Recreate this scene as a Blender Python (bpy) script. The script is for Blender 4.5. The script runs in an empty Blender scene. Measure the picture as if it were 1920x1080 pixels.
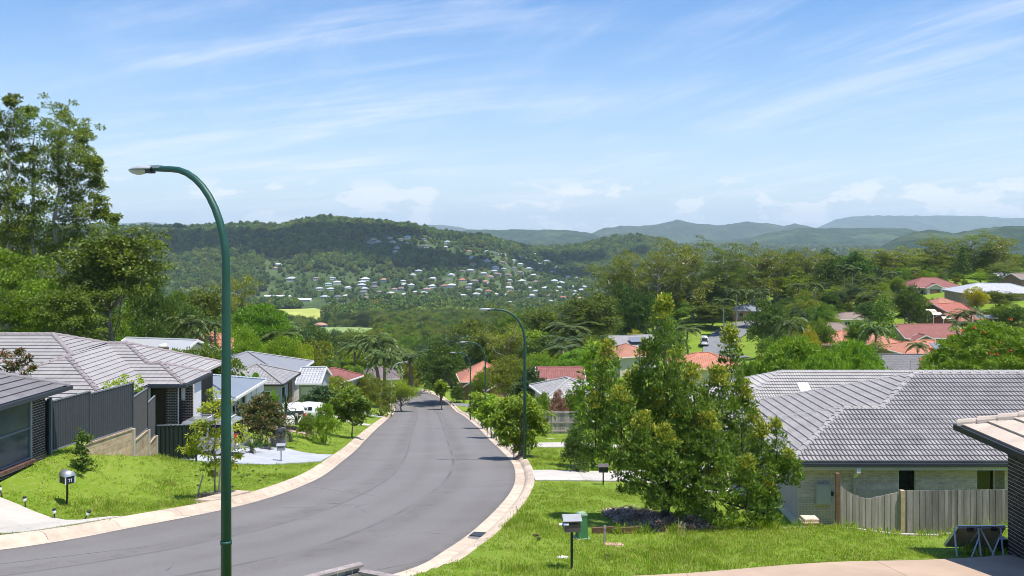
import bpy, bmesh, math, random
import numpy as np
from mathutils import Vector, Matrix

# ------------------------------------------------------------------ camera, sky, sun, exposure
SC = bpy.context.scene
COL = SC.collection
FPX, CXP, HYP = 1660.0, 960.0, 432.0          # focal length and principal point in pixels of the 1920 photograph
cam = bpy.data.cameras.new('camera'); camo = bpy.data.objects.new('camera', cam); COL.objects.link(camo)
cam.sensor_width = 36.0; cam.lens = 36.0 * FPX / 1920.0
cam.shift_y = -(540 - HYP) / 1920.0
cam.clip_start = 0.1; cam.clip_end = 60000
camo.location = (0, 0, 0); camo.rotation_euler = (math.radians(90), 0, 0)
SC.camera = camo

SUN_DIR = Vector((0.27, -0.17, 0.95)).normalized()
SUN_EL = math.asin(SUN_DIR.z); SUN_AZ = math.atan2(SUN_DIR.x, SUN_DIR.y)
w = bpy.data.worlds.new('World'); SC.world = w; w.use_nodes = True
nt = w.node_tree; N = nt.nodes; L = nt.links
for n in list(N): N.remove(n)
def wn(t, **k):
    n = N.new(t)
    for a, b in k.items(): setattr(n, a, b)
    return n
out = wn('ShaderNodeOutputWorld'); bg = wn('ShaderNodeBackground'); L.new(bg.outputs[0], out.inputs[0])
bg.inputs[1].default_value = 0.125
sky = wn('ShaderNodeTexSky', sky_type='NISHITA', sun_disc=False)
sky.sun_elevation = SUN_EL; sky.sun_rotation = SUN_AZ; sky.altitude = 300
sky.air_density = 1.0; sky.dust_density = 0.35; sky.ozone_density = 2.2
def wmath(op, a, b=None, c=None, clamp=False):
    n = wn('ShaderNodeMath', operation=op); n.use_clamp = clamp
    for i, v in enumerate((a, b, c)):
        if v is None: continue
        if isinstance(v, (int, float)): n.inputs[i].default_value = v
        else: L.new(v, n.inputs[i])
    return n.outputs[0]
def wramp(f, lo, hi):
    n = wn('ShaderNodeMapRange'); n.interpolation_type = 'SMOOTHSTEP'
    L.new(f, n.inputs[0]); n.inputs[1].default_value = lo; n.inputs[2].default_value = hi
    return n.outputs[0]
tc = wn('ShaderNodeTexCoord'); sep = wn('ShaderNodeSeparateXYZ'); L.new(tc.outputs['Generated'], sep.inputs[0])
dx, dy, dz = sep.outputs
zc = wmath('MAXIMUM', dz, 0.02)
# high cirrus: a flat cloud sheet seen from below, streaks combed along one wind direction
zz = wmath('ADD', zc, 0.10)
comb = wn('ShaderNodeCombineXYZ'); L.new(wmath('DIVIDE', dx, zz), comb.inputs[0]); L.new(wmath('DIVIDE', dy, zz), comb.inputs[1])
def cirrus(rot, along, across, scale, detail, rough, off):
    m = wn('ShaderNodeMapping', vector_type='TEXTURE'); L.new(comb.outputs[0], m.inputs[0])
    m.inputs['Rotation'].default_value = (0, 0, math.radians(rot)); m.inputs['Scale'].default_value = (along, across, 1)
    m.inputs['Location'].default_value = off
    t = wn('ShaderNodeTexNoise'); L.new(m.outputs[0], t.inputs[0])
    t.inputs['Scale'].default_value = scale; t.inputs['Detail'].default_value = detail
    t.inputs['Roughness'].default_value = rough; t.inputs['Distortion'].default_value = 0.5
    return t.outputs[0]
big = wramp(cirrus(-40, 1.6, 1.1, .9, 4, .55, (.35, 2.2, 0)), .36, .62)
str1 = wramp(cirrus(-22, 3.4, .62, 1.3, 9, .62, (1.7, .3, 0)), .40, .80)     # fan of streaks: flatter to the left,
str2 = wramp(cirrus(-68, 3.6, .50, 1.2, 10, .64, (2.7, 4.3, 0)), .40, .82)    # steeper to the right
side = wramp(dx, -.15, .22)
stk = wmath('ADD', wmath('MULTIPLY', str1, wmath('SUBTRACT', 1.0, side)), wmath('MULTIPLY', str2, side))
thin = wramp(cirrus(-50, 2.2, .9, 2.6, 10, .68, (7.7, 5.3, 0)), .42, .85)
ci = wmath('MULTIPLY', wmath('ADD', wmath('MULTIPLY', stk, 1.0), wmath('MULTIPLY', thin, .35)), wmath('ADD', wmath('MULTIPLY', big, .85), .12), clamp=True)
# low cumulus heads far away over the horizon
mp = wn('ShaderNodeMapping'); L.new(tc.outputs['Generated'], mp.inputs[0]); mp.inputs['Scale'].default_value = (1, 1, 2.1)
mp.inputs['Location'].default_value = (1.9, 0.3, 0.0)
cn = wn('ShaderNodeTexNoise'); L.new(mp.outputs[0], cn.inputs[0]); cn.inputs['Scale'].default_value = 19; cn.inputs['Detail'].default_value = 7; cn.inputs['Roughness'].default_value = .58
cu = wmath('MULTIPLY', wramp(cn.outputs[0], .52, .585), wmath('SUBTRACT', 1.0, wramp(dz, .042, .064)))
hz = wmath('POWER', wmath('SUBTRACT', 1.0, wmath('MINIMUM', wmath('MULTIPLY', zc, 2.6), 1.0)), 1.5)   # thin milky veil low in the sky, all round
hs = wn('ShaderNodeHueSaturation'); L.new(sky.outputs[0], hs.inputs['Color']); hs.inputs['Hue'].default_value = .507; hs.inputs['Saturation'].default_value = 1.4
def wmix(f, a, b):
    n = wn('ShaderNodeMix', data_type='RGBA')
    if isinstance(f, float): n.inputs[0].default_value = f
    else: L.new(f, n.inputs[0])
    for i, v in ((6, a), (7, b)):
        if isinstance(v, tuple): n.inputs[i].default_value = (*v, 1)
        else: L.new(v, n.inputs[i])
    return n.outputs[2]
c1 = wmix(wmath('MULTIPLY', hz, .85), hs.outputs[0], (3.45, 4.30, 5.55))
c2 = wmix(wmath('MULTIPLY', ci, .75), c1, (5.7, 5.95, 6.6))
c3 = wmix(wmath('MULTIPLY', cu, .5), c2, (6.6, 6.5, 6.6))
L.new(c3, bg.inputs[0])

sun = bpy.data.lights.new('sun', 'SUN'); sun.energy = 4.6; sun.angle = math.radians(0.6); sun.color = (1.0, 0.94, 0.85)
suno = bpy.data.objects.new('sun', sun); COL.objects.link(suno)
suno.rotation_euler = SUN_DIR.to_track_quat('Z', 'Y').to_euler(); suno.location = (30, 0, 60)
vs = SC.view_settings; vs.view_transform = 'Standard'; vs.look = 'None'; vs.gamma = 1; vs.use_curve_mapping = False
vs.exposure = 0.5
cy = SC.cycles
cy.use_denoising = True; cy.max_bounces = 8; cy.diffuse_bounces = 5; cy.glossy_bounces = 2; cy.transmission_bounces = 3
cy.transparent_max_bounces = 4; cy.volume_bounces = 1; cy.caustics_reflective = False; cy.caustics_refractive = False
cy.filter_width = .9; cy.use_adaptive_sampling = True; cy.adaptive_threshold = 0.02

# ------------------------------------------------------------------ helpers
def at(px, py, Y): return Vector(((px - CXP) / FPX * Y, Y, (HYP - py) / FPX * Y))
def xat(px, Y): return (px - CXP) / FPX * Y
def zat(py, Y): return (HYP - py) / FPX * Y
def tag(o, label=None, cat=None, group=None, kind=None):
    if label: o['label'] = label
    if cat: o['category'] = cat
    if group: o['group'] = group
    if kind: o['kind'] = kind
    return o
def link(o, parent=None):
    COL.objects.link(o)
    if parent is not None:
        o.parent = parent
    return o
def pmat(parent): return Matrix.LocRotScale(parent.location, parent.rotation_euler, parent.scale)
def empty(name, loc, rz=0.0, scale=(1, 1, 1)):
    o = bpy.data.objects.new(name, None); COL.objects.link(o); o.location = loc; o.rotation_euler = (0, 0, rz); o.scale = scale
    o.empty_display_size = .3
    return o
def npmesh(name, V, F, attrs=None, smooth=False):
    """V (n,3) array, F (m,k) array of equal sized faces -> mesh, quickly"""
    V = np.asarray(V, dtype=np.float32); F = np.asarray(F, dtype=np.int32)
    me = bpy.data.meshes.new(name); k = F.shape[1]
    me.vertices.add(len(V)); me.vertices.foreach_set('co', V.ravel())
    me.loops.add(F.size); me.loops.foreach_set('vertex_index', F.ravel())
    me.polygons.add(len(F)); me.polygons.foreach_set('loop_start', np.arange(0, F.size, k, dtype=np.int32))
    if attrs:
        for an, av in attrs.items():
            a = me.attributes.new(an, 'FLOAT', 'POINT'); a.data.foreach_set('value', np.asarray(av, dtype=np.float32))
    me.update(calc_edges=True)
    if smooth: me.polygons.foreach_set('use_smooth', np.ones(len(F), dtype=bool))
    return me
class MB:
    """collects geometry in lists, builds ONE mesh object"""
    def __init__(s): s.v = []; s.f = []; s.uv = None
    def quad(s, *p):
        i = len(s.v); s.v += [tuple(q) for q in p]; s.f.append(tuple(range(i, i + len(p)))); return s
    def box(s, c, d, M=None):
        i = len(s.v)
        for z in (-.5, .5):
            for y in (-.5, .5):
                for x in (-.5, .5):
                    p = Vector((c[0] + x * d[0], c[1] + y * d[1], c[2] + z * d[2]))
                    s.v.append(tuple(M @ p if M else p))
        for f in ((0, 2, 3, 1), (4, 5, 7, 6), (0, 1, 5, 4), (2, 6, 7, 3), (0, 4, 6, 2), (1, 3, 7, 5)):
            s.f.append(tuple(i + k for k in f))
        return s
    def bar(s, a, b, w, h=None, up=(0, 0, 1)):
        """a rectangular bar from a to b"""
        a = Vector(a); b = Vector(b); h = h or w; d = (b - a); ln = d.length
        if ln < 1e-6: return s
        d.normalize(); u = Vector(up)
        if abs(d.dot(u)) > .98: u = Vector((1, 0, 0))
        sx = d.cross(u).normalized(); sz = sx.cross(d).normalized()
        M = Matrix((( d.x, sx.x, sz.x, a.x), (d.y, sx.y, sz.y, a.y), (d.z, sx.z, sz.z, a.z), (0, 0, 0, 1)))
        return s.box((ln / 2, 0, 0), (ln, w, h), M)
    def tube(s, pts, radii, n=8, cap=True):
        pts = [Vector(p) for p in pts]; rings = []
        if not hasattr(radii, '__len__'): radii = [radii] * len(pts)
        ref = None
        for k, p in enumerate(pts):
            t = (pts[min(k + 1, len(pts) - 1)] - pts[max(k - 1, 0)])
            t = t.normalized() if t.length > 1e-9 else Vector((0, 0, 1))
            if ref is None: ref = Vector((1, 0, 0)) if abs(t.x) < .9 else Vector((0, 1, 0))
            a = (ref - t * ref.dot(t)).normalized(); b = t.cross(a); ref = a
            i = len(s.v)
            for j in range(n):
                an = 2 * math.pi * j / n
                s.v.append(tuple(p + (a * math.cos(an) + b * math.sin(an)) * radii[k]))
            rings.append(i)
        for k in range(len(rings) - 1):
            for j in range(n):
                s.f.append((rings[k] + j, rings[k] + (j + 1) % n, rings[k + 1] + (j + 1) % n, rings[k + 1] + j))
        if cap:
            s.f.append(tuple(rings[0] + j for j in reversed(range(n)))); s.f.append(tuple(rings[-1] + j for j in range(n)))
        return s
    def lathe(s, prof, c=(0, 0, 0), n=16):
        i = len(s.v)
        for r, z in prof:
            for j in range(n):
                an = 2 * math.pi * j / n; s.v.append((c[0] + r * math.cos(an), c[1] + r * math.sin(an), c[2] + z))
        for k in range(len(prof) - 1):
            for j in range(n):
                a = i + k * n; b = a + n
                s.f.append((a + j, a + (j + 1) % n, b + (j + 1) % n, b + j))
        return s
    def poly(s, pts, h0, h1, M=None):
        """prism: outline (x,y) from z=h0 to h1"""
        i = len(s.v); n = len(pts)
        for z in (h0, h1):
            for p in pts:
                q = Vector((p[0], p[1], z)); s.v.append(tuple(M @ q if M else q))
        s.f.append(tuple(i + j for j in reversed(range(n)))); s.f.append(tuple(i + n + j for j in range(n)))
        for j in range(n): s.f.append((i + j, i + (j + 1) % n, i + n + (j + 1) % n, i + n + j))
        return s
    def mesh(s, name, mat=None, smooth=False):
        me = bpy.data.meshes.new(name); me.from_pydata(s.v, [], s.f); me.update()
        if mat: me.materials.append(mat)
        if smooth: me.polygons.foreach_set('use_smooth', np.ones(len(me.polygons), dtype=bool))
        return me
    def build(s, name, mat, parent=None, smooth=False, local=False):
        """world-space vertices unless local; a part keeps its world place under its parent"""
        return put(name, s.mesh(name, mat, smooth), parent, local)
def put(name, me, parent=None, local=False, M=None):
    o = bpy.data.objects.new(name, me); COL.objects.link(o)
    if parent is not None:
        o.parent = parent
        if not local: o.matrix_parent_inverse = wmat(parent).inverted()
    if M is not None: o.matrix_basis = M
    return o
def wmat(o):
    m = Matrix.LocRotScale(o.location, o.rotation_euler, o.scale)
    if o.parent is not None: m = wmat(o.parent) @ o.matrix_parent_inverse @ m
    return m
def copy_tree(o, parent=None):
    c = o.copy(); COL.objects.link(c)
    if parent is not None: c.parent = parent
    for ch in list(o.children): copy_tree(ch, c)
    return c
def drop_tree(o):
    for ch in list(o.children): drop_tree(ch)
    bpy.data.objects.remove(o)

# ------------------------------------------------------------------ materials
MATS = {}
def base_mat(name):
    m = bpy.data.materials.new(name); m.use_nodes = True; MATS[name] = m
    nt = m.node_tree; b = nt.nodes['Principled BSDF']
    return m, nt, b
def nadd(nt, t, **k):
    n = nt.nodes.new(t)
    for a, b in k.items(): setattr(n, a, b)
    return n
def setin(nt, sock, v):
    if isinstance(v, (int, float)): sock.default_value = v
    elif isinstance(v, tuple): sock.default_value = (*v, 1) if len(v) == 3 and len(sock.default_value) == 4 else v
    else: nt.links.new(v, sock)
def mixc(nt, f, a, b, mode='MIX'):
    n = nadd(nt, 'ShaderNodeMix', data_type='RGBA', blend_type=mode)
    setin(nt, n.inputs[0], f); setin(nt, n.inputs[6], a); setin(nt, n.inputs[7], b)
    return n.outputs[2]
def nmath(nt, op, a, b=0.0, clamp=False):
    n = nadd(nt, 'ShaderNodeMath', operation=op); n.use_clamp = clamp
    setin(nt, n.inputs[0], a); setin(nt, n.inputs[1], b); return n.outputs[0]
def ramp(nt, f, lo, hi, a=0.0, b=1.0):
    n = nadd(nt, 'ShaderNodeMapRange'); n.interpolation_type = 'SMOOTHSTEP'
    setin(nt, n.inputs[0], f); n.inputs[1].default_value = lo; n.inputs[2].default_value = hi
    n.inputs[3].default_value = a; n.inputs[4].default_value = b; return n.outputs[0]
def noise(nt, vec, scale, detail=4, rough=.55, dist=0.0, stretch=None):
    if stretch:
        m = nadd(nt, 'ShaderNodeMapping'); nt.links.new(vec, m.inputs[0]); m.inputs['Scale'].default_value = stretch; vec = m.outputs[0]
    n = nadd(nt, 'ShaderNodeTexNoise'); nt.links.new(vec, n.inputs[0])
    n.inputs['Scale'].default_value = scale; n.inputs['Detail'].default_value = detail; n.inputs['Roughness'].default_value = rough
    n.inputs['Distortion'].default_value = dist
    return n.outputs[0]
def bump(nt, b, h, strength, dist=.02):
    n = nadd(nt, 'ShaderNodeBump'); nt.links.new(h, n.inputs['Height']); n.inputs['Strength'].default_value = strength
    n.inputs['Distance'].default_value = dist; nt.links.new(n.outputs[0], b.inputs['Normal'])
def mat(name, col, rough=.8, var=.18, scale=6.0, fine=60.0, bmp=.25, metal=0.0, objvar=0.0, stretch=None, spec=.35, stain=None):
    """a colour broken up by coarse and fine grain, optional piece-to-piece change and a stain colour"""
    if name in MATS: return MATS[name]
    m, nt, b = base_mat(name)
    tcn = nadd(nt, 'ShaderNodeNewGeometry'); vec = tcn.outputs['Position']
    n1 = noise(nt, vec, scale, 5, .6, .2, stretch); n2 = noise(nt, vec, fine, 3, .6, 0, stretch)
    lo = tuple(c * (1 - var) for c in col); hi = tuple(min(1, c * (1 + var)) for c in col)
    c = mixc(nt, ramp(nt, n1, .3, .7), lo, hi)
    c = mixc(nt, nmath(nt, 'MULTIPLY', ramp(nt, n2, .35, .7), .5), c, tuple(x * (1 - var) for x in col))
    if stain:
        n3 = noise(nt, vec, scale * .35, 6, .65, .6, stretch)
        c = mixc(nt, nmath(nt, 'MULTIPLY', ramp(nt, n3, .52, .72), .65), c, stain)
    if objvar:
        oi = nadd(nt, 'ShaderNodeObjectInfo')
        f = ramp(nt, oi.outputs['Random'], 0, 1, 1 - objvar, 1 + objvar)
        h = nadd(nt, 'ShaderNodeHueSaturation'); setin(nt, h.inputs['Value'], f); nt.links.new(c, h.inputs['Color']); c = h.outputs[0]
    nt.links.new(c, b.inputs['Base Color'])
    b.inputs['Roughness'].default_value = rough; b.inputs['Metallic'].default_value = metal
    b.inputs['Specular IOR Level'].default_value = spec
    if bmp: bump(nt, b, n2, bmp, .01)
    return m
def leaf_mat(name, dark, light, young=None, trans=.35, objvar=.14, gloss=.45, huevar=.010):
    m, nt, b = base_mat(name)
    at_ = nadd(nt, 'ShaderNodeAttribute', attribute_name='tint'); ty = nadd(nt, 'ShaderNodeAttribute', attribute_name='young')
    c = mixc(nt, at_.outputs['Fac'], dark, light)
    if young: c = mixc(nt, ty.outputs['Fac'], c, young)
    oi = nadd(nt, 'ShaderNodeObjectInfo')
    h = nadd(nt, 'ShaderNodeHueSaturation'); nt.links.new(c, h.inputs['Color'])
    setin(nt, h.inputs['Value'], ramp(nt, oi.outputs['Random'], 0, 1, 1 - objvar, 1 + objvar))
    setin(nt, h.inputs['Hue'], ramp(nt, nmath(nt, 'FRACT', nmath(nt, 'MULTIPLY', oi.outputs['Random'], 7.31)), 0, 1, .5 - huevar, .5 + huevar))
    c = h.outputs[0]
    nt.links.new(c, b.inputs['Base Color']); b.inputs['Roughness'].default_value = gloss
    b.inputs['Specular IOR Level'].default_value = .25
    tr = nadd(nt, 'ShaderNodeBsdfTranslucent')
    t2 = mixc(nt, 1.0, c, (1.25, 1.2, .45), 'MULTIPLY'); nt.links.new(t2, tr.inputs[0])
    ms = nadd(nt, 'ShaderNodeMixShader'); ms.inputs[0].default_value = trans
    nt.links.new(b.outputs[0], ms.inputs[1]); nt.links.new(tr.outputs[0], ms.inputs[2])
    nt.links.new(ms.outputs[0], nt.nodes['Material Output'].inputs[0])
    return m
def glass_mat(name, col=(.012, .016, .02), rough=.06):
    m, nt, b = base_mat(name)
    vec = nadd(nt, 'ShaderNodeNewGeometry').outputs['Position']
    n1 = noise(nt, vec, 1.3, 3); c = mixc(nt, n1, tuple(x * .6 for x in col), tuple(x * 1.7 for x in col))
    nt.links.new(c, b.inputs['Base Color']); b.inputs['Roughness'].default_value = rough; b.inputs['Specular IOR Level'].default_value = .7
    bump(nt, b, noise(nt, vec, 2.5, 2), .03, .02)
    return m
# ------------------------------------------------------------------ the lie of the land (metres; the camera is at height 0)
def plane(Y): return -3.9 - 0.177 * Y
CTRL = []
for Y in (2, 10, 17, 21, 25, 29, 34, 40, 47, 56, 66, 78, 92, 108, 124, 140):
    for X in (-9.5 - max(0, Y - 60) * .115, -4.5 - max(0, Y - 60) * .11, 1.2 - max(0, Y - 60) * .1): CTRL.append((X, Y, plane(Y)))
CTRL += [(4, 17, plane(17)), (9, 17, plane(17)), (12, 20, plane(20)), (15, 20, plane(20)), (4, 21, plane(21)), (9, 22, plane(22)), (14, 22, plane(22)), (20, 18, plane(18)),
  (5, 24.5, -8.24), (9, 24.5, -8.22), (14, 24.5, -8.2), (20, 24.5, -8.2), (8, 27.5, -9.35), (14, 27.5, -9.4), (20, 27.5, -9.4),
  (8.5, 31, -10.62), (14, 31, -10.7), (22, 31, -10.7), (10, 37, -10.7), (18, 40, -10.8), (28, 38, -10.8), (5, 36, -10.28), (5, 42, -11.4),
  (20, 52, -13.0), (10, 52, -13.1), (30, 52, -13.0), (4, 58, plane(58)), (4, 72, plane(72)), (12, 72, -17.5), (25, 78, -18.5),
  (46, 105, -19.6), (27, 125, -22.4), (62, 135, -21.6), (60, 150, -22.6), (85, 180, -23.0), (94, 190, -21.4), (115, 215, -17.6), (118, 250, -17.6),
  (69, 260, -26.9), (49, 225, -29.0), (47, 205, -29.6), (49, 255, -27.4), (62, 250, -27.4), (150, 300, -16.5), (100, 300, -20), (55, 300, -31), (20, 150, -24.5), (15, 220, -36), (0, 250, -43),
  (-14, 160, -31.0), (-7, 165, -31.2), (-22, 178, -32.0), (5, 165, -31.0), (0, 200, -36.5), (-30, 210, -37), (0, 320, -53), (0, 450, -66), (0, 600, -79),
  (-16.6, 31.5, -8.1), (-20, 28, -8.2), (-14.6, 29, -9.0), (-17, 25, -8.5), (-13, 23.5, -8.2), (-24, 22, -7.6), (-15.7, 36.5, -9.3), (-12, 33, -9.7), (-16.4, 40.7, -10.35), (-19, 36, -8.9),
  (-22, 47, -10.5), (-19, 50, -11.2), (-14, 45, -11.5), (-16.2, 45.5, -11.45), (-15, 55, -12.9), (-21, 59, -13.0), (-15.5, 62, -13.95), (-22, 78, -15.5), (-27, 90, -16.7), (-50, 100, -15), (-45, 60, -9), (-40, 30, -6.5),
  (-25, 120, -22.8), (-60, 180, -27), (-100, 150, -20), (-150, 400, -58), (-60, 300, -48), (-200, 600, -75), (-250, 300, -40),
  (90, 450, -42), (200, 450, -36), (250, 600, -48), (300, 400, -30), (120, 120, -12), (60, 60, -10), (40, 30, -8), (220, 220, -8)]
CT = np.array(CTRL, dtype=float)
def warp(X, Y):
    Y = np.maximum(Y, 2.0); return np.stack([X / (Y + 30.0) * 2.6, np.log(Y + 30.0) * 1.25], -1)
def tps(r2): return np.where(r2 > 1e-12, r2 * np.log(np.maximum(r2, 1e-12)), 0.0)
_P = warp(CT[:, 0], CT[:, 1]); _S = (CT[:, 2] - plane(np.minimum(CT[:, 1], 150)) * 1.0) / (CT[:, 1] + 30.0)
_n = len(CT); _K = tps(((_P[:, None] - _P[None]) ** 2).sum(-1)) + np.eye(_n) * 2e-4
_Q = np.concatenate([np.ones((_n, 1)), _P], 1)
_A = np.block([[_K, _Q], [_Q.T, np.zeros((3, 3))]])
_W = np.linalg.solve(_A, np.concatenate([_S, np.zeros(3)]))
def near_ground(X, Y):
    sh = X.shape; X = X.ravel(); Y = Y.ravel(); out = np.empty(X.shape)
    for i in range(0, len(X), 20000):
        q = warp(X[i:i + 20000], Y[i:i + 20000])
        k = tps(((q[:, None] - _P[None]) ** 2).sum(-1))
        out[i:i + 20000] = k @ _W[:_n] + _W[_n] + q @ _W[_n + 1:]
    Yc = np.maximum(Y, 2.0)
    return (out * (Yc + 30.0) + plane(np.minimum(Yc, 150))).reshape(sh)
def smooth01(t): t = np.clip(t, 0, 1); return t * t * (3 - 2 * t)
# cheap value noise for the far country
_rng = np.random.default_rng(5); _tab = _rng.random((256, 256))
def vnoise(x, y):
    xi = np.floor(x).astype(int); yi = np.floor(y).astype(int); fx = smooth01(x - xi); fy = smooth01(y - yi)
    a = _tab[xi % 256, yi % 256]; b = _tab[(xi + 1) % 256, yi % 256]; c = _tab[xi % 256, (yi + 1) % 256]; d = _tab[(xi + 1) % 256, (yi + 1) % 256]
    return (a * (1 - fx) + b * fx) * (1 - fy) + (c * (1 - fx) + d * fx) * fy
def fbm(x, y, o=4):
    s = 0; a = .5
    for k in range(o): s = s + a * (vnoise(x * 2 ** k + 17 * k, y * 2 ** k + 9 * k) - .5); a *= .5
    return s
SKYX = [-900, -300, 100, 230, 300, 350, 420, 470, 520, 560, 600, 640, 690, 730, 780, 830, 870, 920, 965, 1000, 1040, 1080, 1120, 1160, 1200, 1240, 1275, 1310, 1360, 1420, 1700, 3000]
SKYY = [432, 432, 432, 433, 432, 433, 430, 427, 430, 421, 414, 415, 420, 423, 431, 440, 446, 452, 463, 470, 470, 463, 456, 449, 447, 455, 464, 474, 492, 512, 540, 560]
def far_ground(X, Y):
    Ys = np.maximum(Y, 60.0); px = CXP + FPX * X / Ys
    ly = np.log(Ys)
    zc = np.interp(ly, np.log([60, 300, 450, 600, 700, 850, 1100, 1500, 1700, 2500, 3500, 6000, 26000]), [-15, -50, -66, -79, -86, -95, -110, -120, -118, -105, -95, -100, -130])
    zr = np.interp(ly, np.log([60, 300, 450, 600, 1000, 1500, 2000, 3500, 6000, 26000]), [-10, -25, -40, -52, -78, -96, -104, -98, -100, -130])
    z = zc + (zr - zc) * smooth01((px - 1060) / 420)
    k = smooth01((px - 900) / 200)
    Yr = 2300 + 600 * k; Y0 = 1560 + 560 * k
    top = (HYP - np.interp(px, SKYX, SKYY)) / FPX * Yr - 4
    up = smooth01((Y - Y0) / (Yr - Y0)); dn = 1 - smooth01((Y - Yr) / 1100)
    amt = np.where(Y < Yr, up, dn)
    z = np.where(top > z, z + (top - z) * amt, z)
    nz = fbm(X / 420, Y / 420, 4) * 46 * smooth01((Y - 900) / 700) * (1 - .9 * smooth01((amt - .75) / .25)) * (1 - .6 * smooth01((Y - 3200) / 2000))
    return z + nz + fbm(X / 90, Y / 90, 3) * 5 * smooth01((Y - 500) / 400)
# asphalt edges of the street, left and right, from the near bend down the hill
ROADL = [(-60, -9), (-44, 1), (-27, 10.5), (-17.5, 16.8), (-12.3, 21.3), (-10.4, 25.2), (-9.2, 28.4), (-8.55, 31.6), (-8.3, 36), (-8.4, 40), (-8.9, 46), (-9.7, 55), (-10.8, 65), (-12.6, 82), (-14.9, 105), (-18, 135), (-21.5, 158), (-30, 174), (-46, 186), (-70, 195)]
ROADR = [(-55, -17), (-39, -7.5), (-22.5, 3), (-11.5, 10.3), (-5.7, 15.0), (-2.5, 18.5), (-1.55, 21.5), (-.8, 26), (-.1, 32.5), (.15, 38.5), (0, 46), (-.7, 55), (-1.6, 65), (-3, 82), (-5.1, 105), (-8.2, 135), (-12, 160), (-20, 180), (-40, 195), (-66, 205)]
def spline(P, per=10):
    P = [Vector((p[0], p[1])) for p in P]; o = []
    for i in range(len(P) - 1):
        a = P[max(i - 1, 0)]; b = P[i]; c = P[i + 1]; d = P[min(i + 2, len(P) - 1)]
        for k in range(per):
            t = k / per
            o.append(.5 * ((2 * b) + (c - a) * t + (2 * a - 5 * b + 4 * c - d) * t * t + (3 * b - a - 3 * c + d) * t ** 3))
    o.append(P[-1]); return np.array([(q.x, q.y) for q in o])
RL = spline(ROADL); RR = spline(ROADR)
RPOLY = np.concatenate([RL, RR[::-1]])
def inside(poly, X, Y):
    poly = np.asarray(poly, dtype=float); r = np.zeros(X.shape, bool); n = len(poly); j = n - 1
    for i in range(n):
        xi, yi = poly[i]; xj, yj = poly[j]
        c = ((yi > Y) != (yj > Y)) & (X < (xj - xi) * (Y - yi) / ((yj - yi) if yj != yi else 1e-9) + xi)
        r ^= c; j = i
    return r
def polydist(line, X, Y):
    d = np.full(X.shape, 1e9)
    for a, b in zip(line[:-1], line[1:]):
        e = b - a; t = np.clip(((X - a[0]) * e[0] + (Y - a[1]) * e[1]) / max(e @ e, 1e-9), 0, 1)
        d = np.minimum(d, (X - a[0] - t * e[0]) ** 2 + (Y - a[1] - t * e[1]) ** 2)
    return np.sqrt(d)
def road_sd(X, Y):
    d = np.minimum(polydist(RL, X, Y), polydist(RR, X, Y)); return np.where(inside(RPOLY, X, Y), -d, d)
ROAD_Z = lambda Y: np.where(Y < 140, plane(Y), np.interp(Y, [140, 150, 160, 175, 190, 210], [plane(140), -30.1, -31.0, -31.9, -32.6, -33.2]))
def ground(X, Y, road=True):
    X = np.asarray(X, dtype=float); Y = np.asarray(Y, dtype=float)
    b = smooth01((Y - 330) / 250)
    z = np.where(b < 1, near_ground(X, np.minimum(Y, 700)), 0) * (1 - b) + far_ground(X, Y) * b
    if road:
        m = (Y < 200) & (np.abs(X) < 75) & (Y > -22)
        if m.any():
            sd = road_sd(X[m], Y[m]); zr = ROAD_Z(np.maximum(Y[m], -22))
            k = 1 - smooth01((sd - .8) / 3.2)
            zz = z[m] * (1 - k) + (zr + .09) * k
            zz = np.where(sd < .14, zr - .22, np.where(sd < .62, zr - .22 + (sd - .14) / .48 * .28, zz))
            z = z.copy(); z[m] = zz
    return z
def g(x, y): return float(ground(np.array([x]), np.array([y]))[0])
def soil(x, y): return float(ground(np.array([x]), np.array([y]), False)[0])

# ------------------------------------------------------------------ ground sheet
def build_ground():
    ys = [-28 + 2.5 * i for i in range(17)] + list(np.arange(14.4, 58, .42))
    y = 58.0
    while y < 18600: ys.append(y); y *= 1.0155
    ys = np.array(ys); nc = 380
    t = np.linspace(-1, 1, nc); prof = .34 * t + .66 * t ** 3
    half = 42 + .98 * np.maximum(ys, 0)
    X = half[:, None] * prof[None]; Y = np.repeat(ys[:, None], nc, 1)
    Z = ground(X, Y)
    V = np.stack([X, Y, Z], -1).reshape(-1, 3)
    i = np.arange(len(ys) - 1)[:, None] * nc + np.arange(nc - 1)[None]
    F = np.stack([i, i + 1, i + nc + 1, i + nc], -1).reshape(-1, 4)
    me = npmesh('ground', V, F, smooth=True)
    m, nt, b = base_mat('ground')
    vec = nadd(nt, 'ShaderNodeNewGeometry').outputs['Position']
    n1 = noise(nt, vec, .35, 5, .6, .3); n2 = noise(nt, vec, 5, 4, .65); n3 = noise(nt, vec, 45, 3, .7); n4 = noise(nt, vec, .011, 5, .6, .5)
    lawn = mixc(nt, ramp(nt, n1, .32, .68), (.145, .235, .018), (.215, .30, .035))
    lawn = mixc(nt, nmath(nt, 'MULTIPLY', ramp(nt, n2, .48, .70), .7), lawn, (.31, .32, .10))
    lawn = mixc(nt, nmath(nt, 'MULTIPLY', ramp(nt, n3, .42, .7), .6), lawn, (.06, .13, .012))
    far = mixc(nt, ramp(nt, n4, .38, .62), (.035, .065, .018), (.085, .12, .04))
    sp = nadd(nt, 'ShaderNodeSeparateXYZ'); nt.links.new(vec, sp.inputs[0])
    c = mixc(nt, ramp(nt, sp.outputs[1], 260, 700), lawn, far)
    nt.links.new(c, b.inputs['Base Color']); b.inputs['Roughness'].default_value = .95; b.inputs['Specular IOR Level'].default_value = .1
    bump(nt, b, n3, .6, .03)
    me.materials.append(m)
    tag(put('ground', me), kind='structure')
build_ground()

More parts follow.
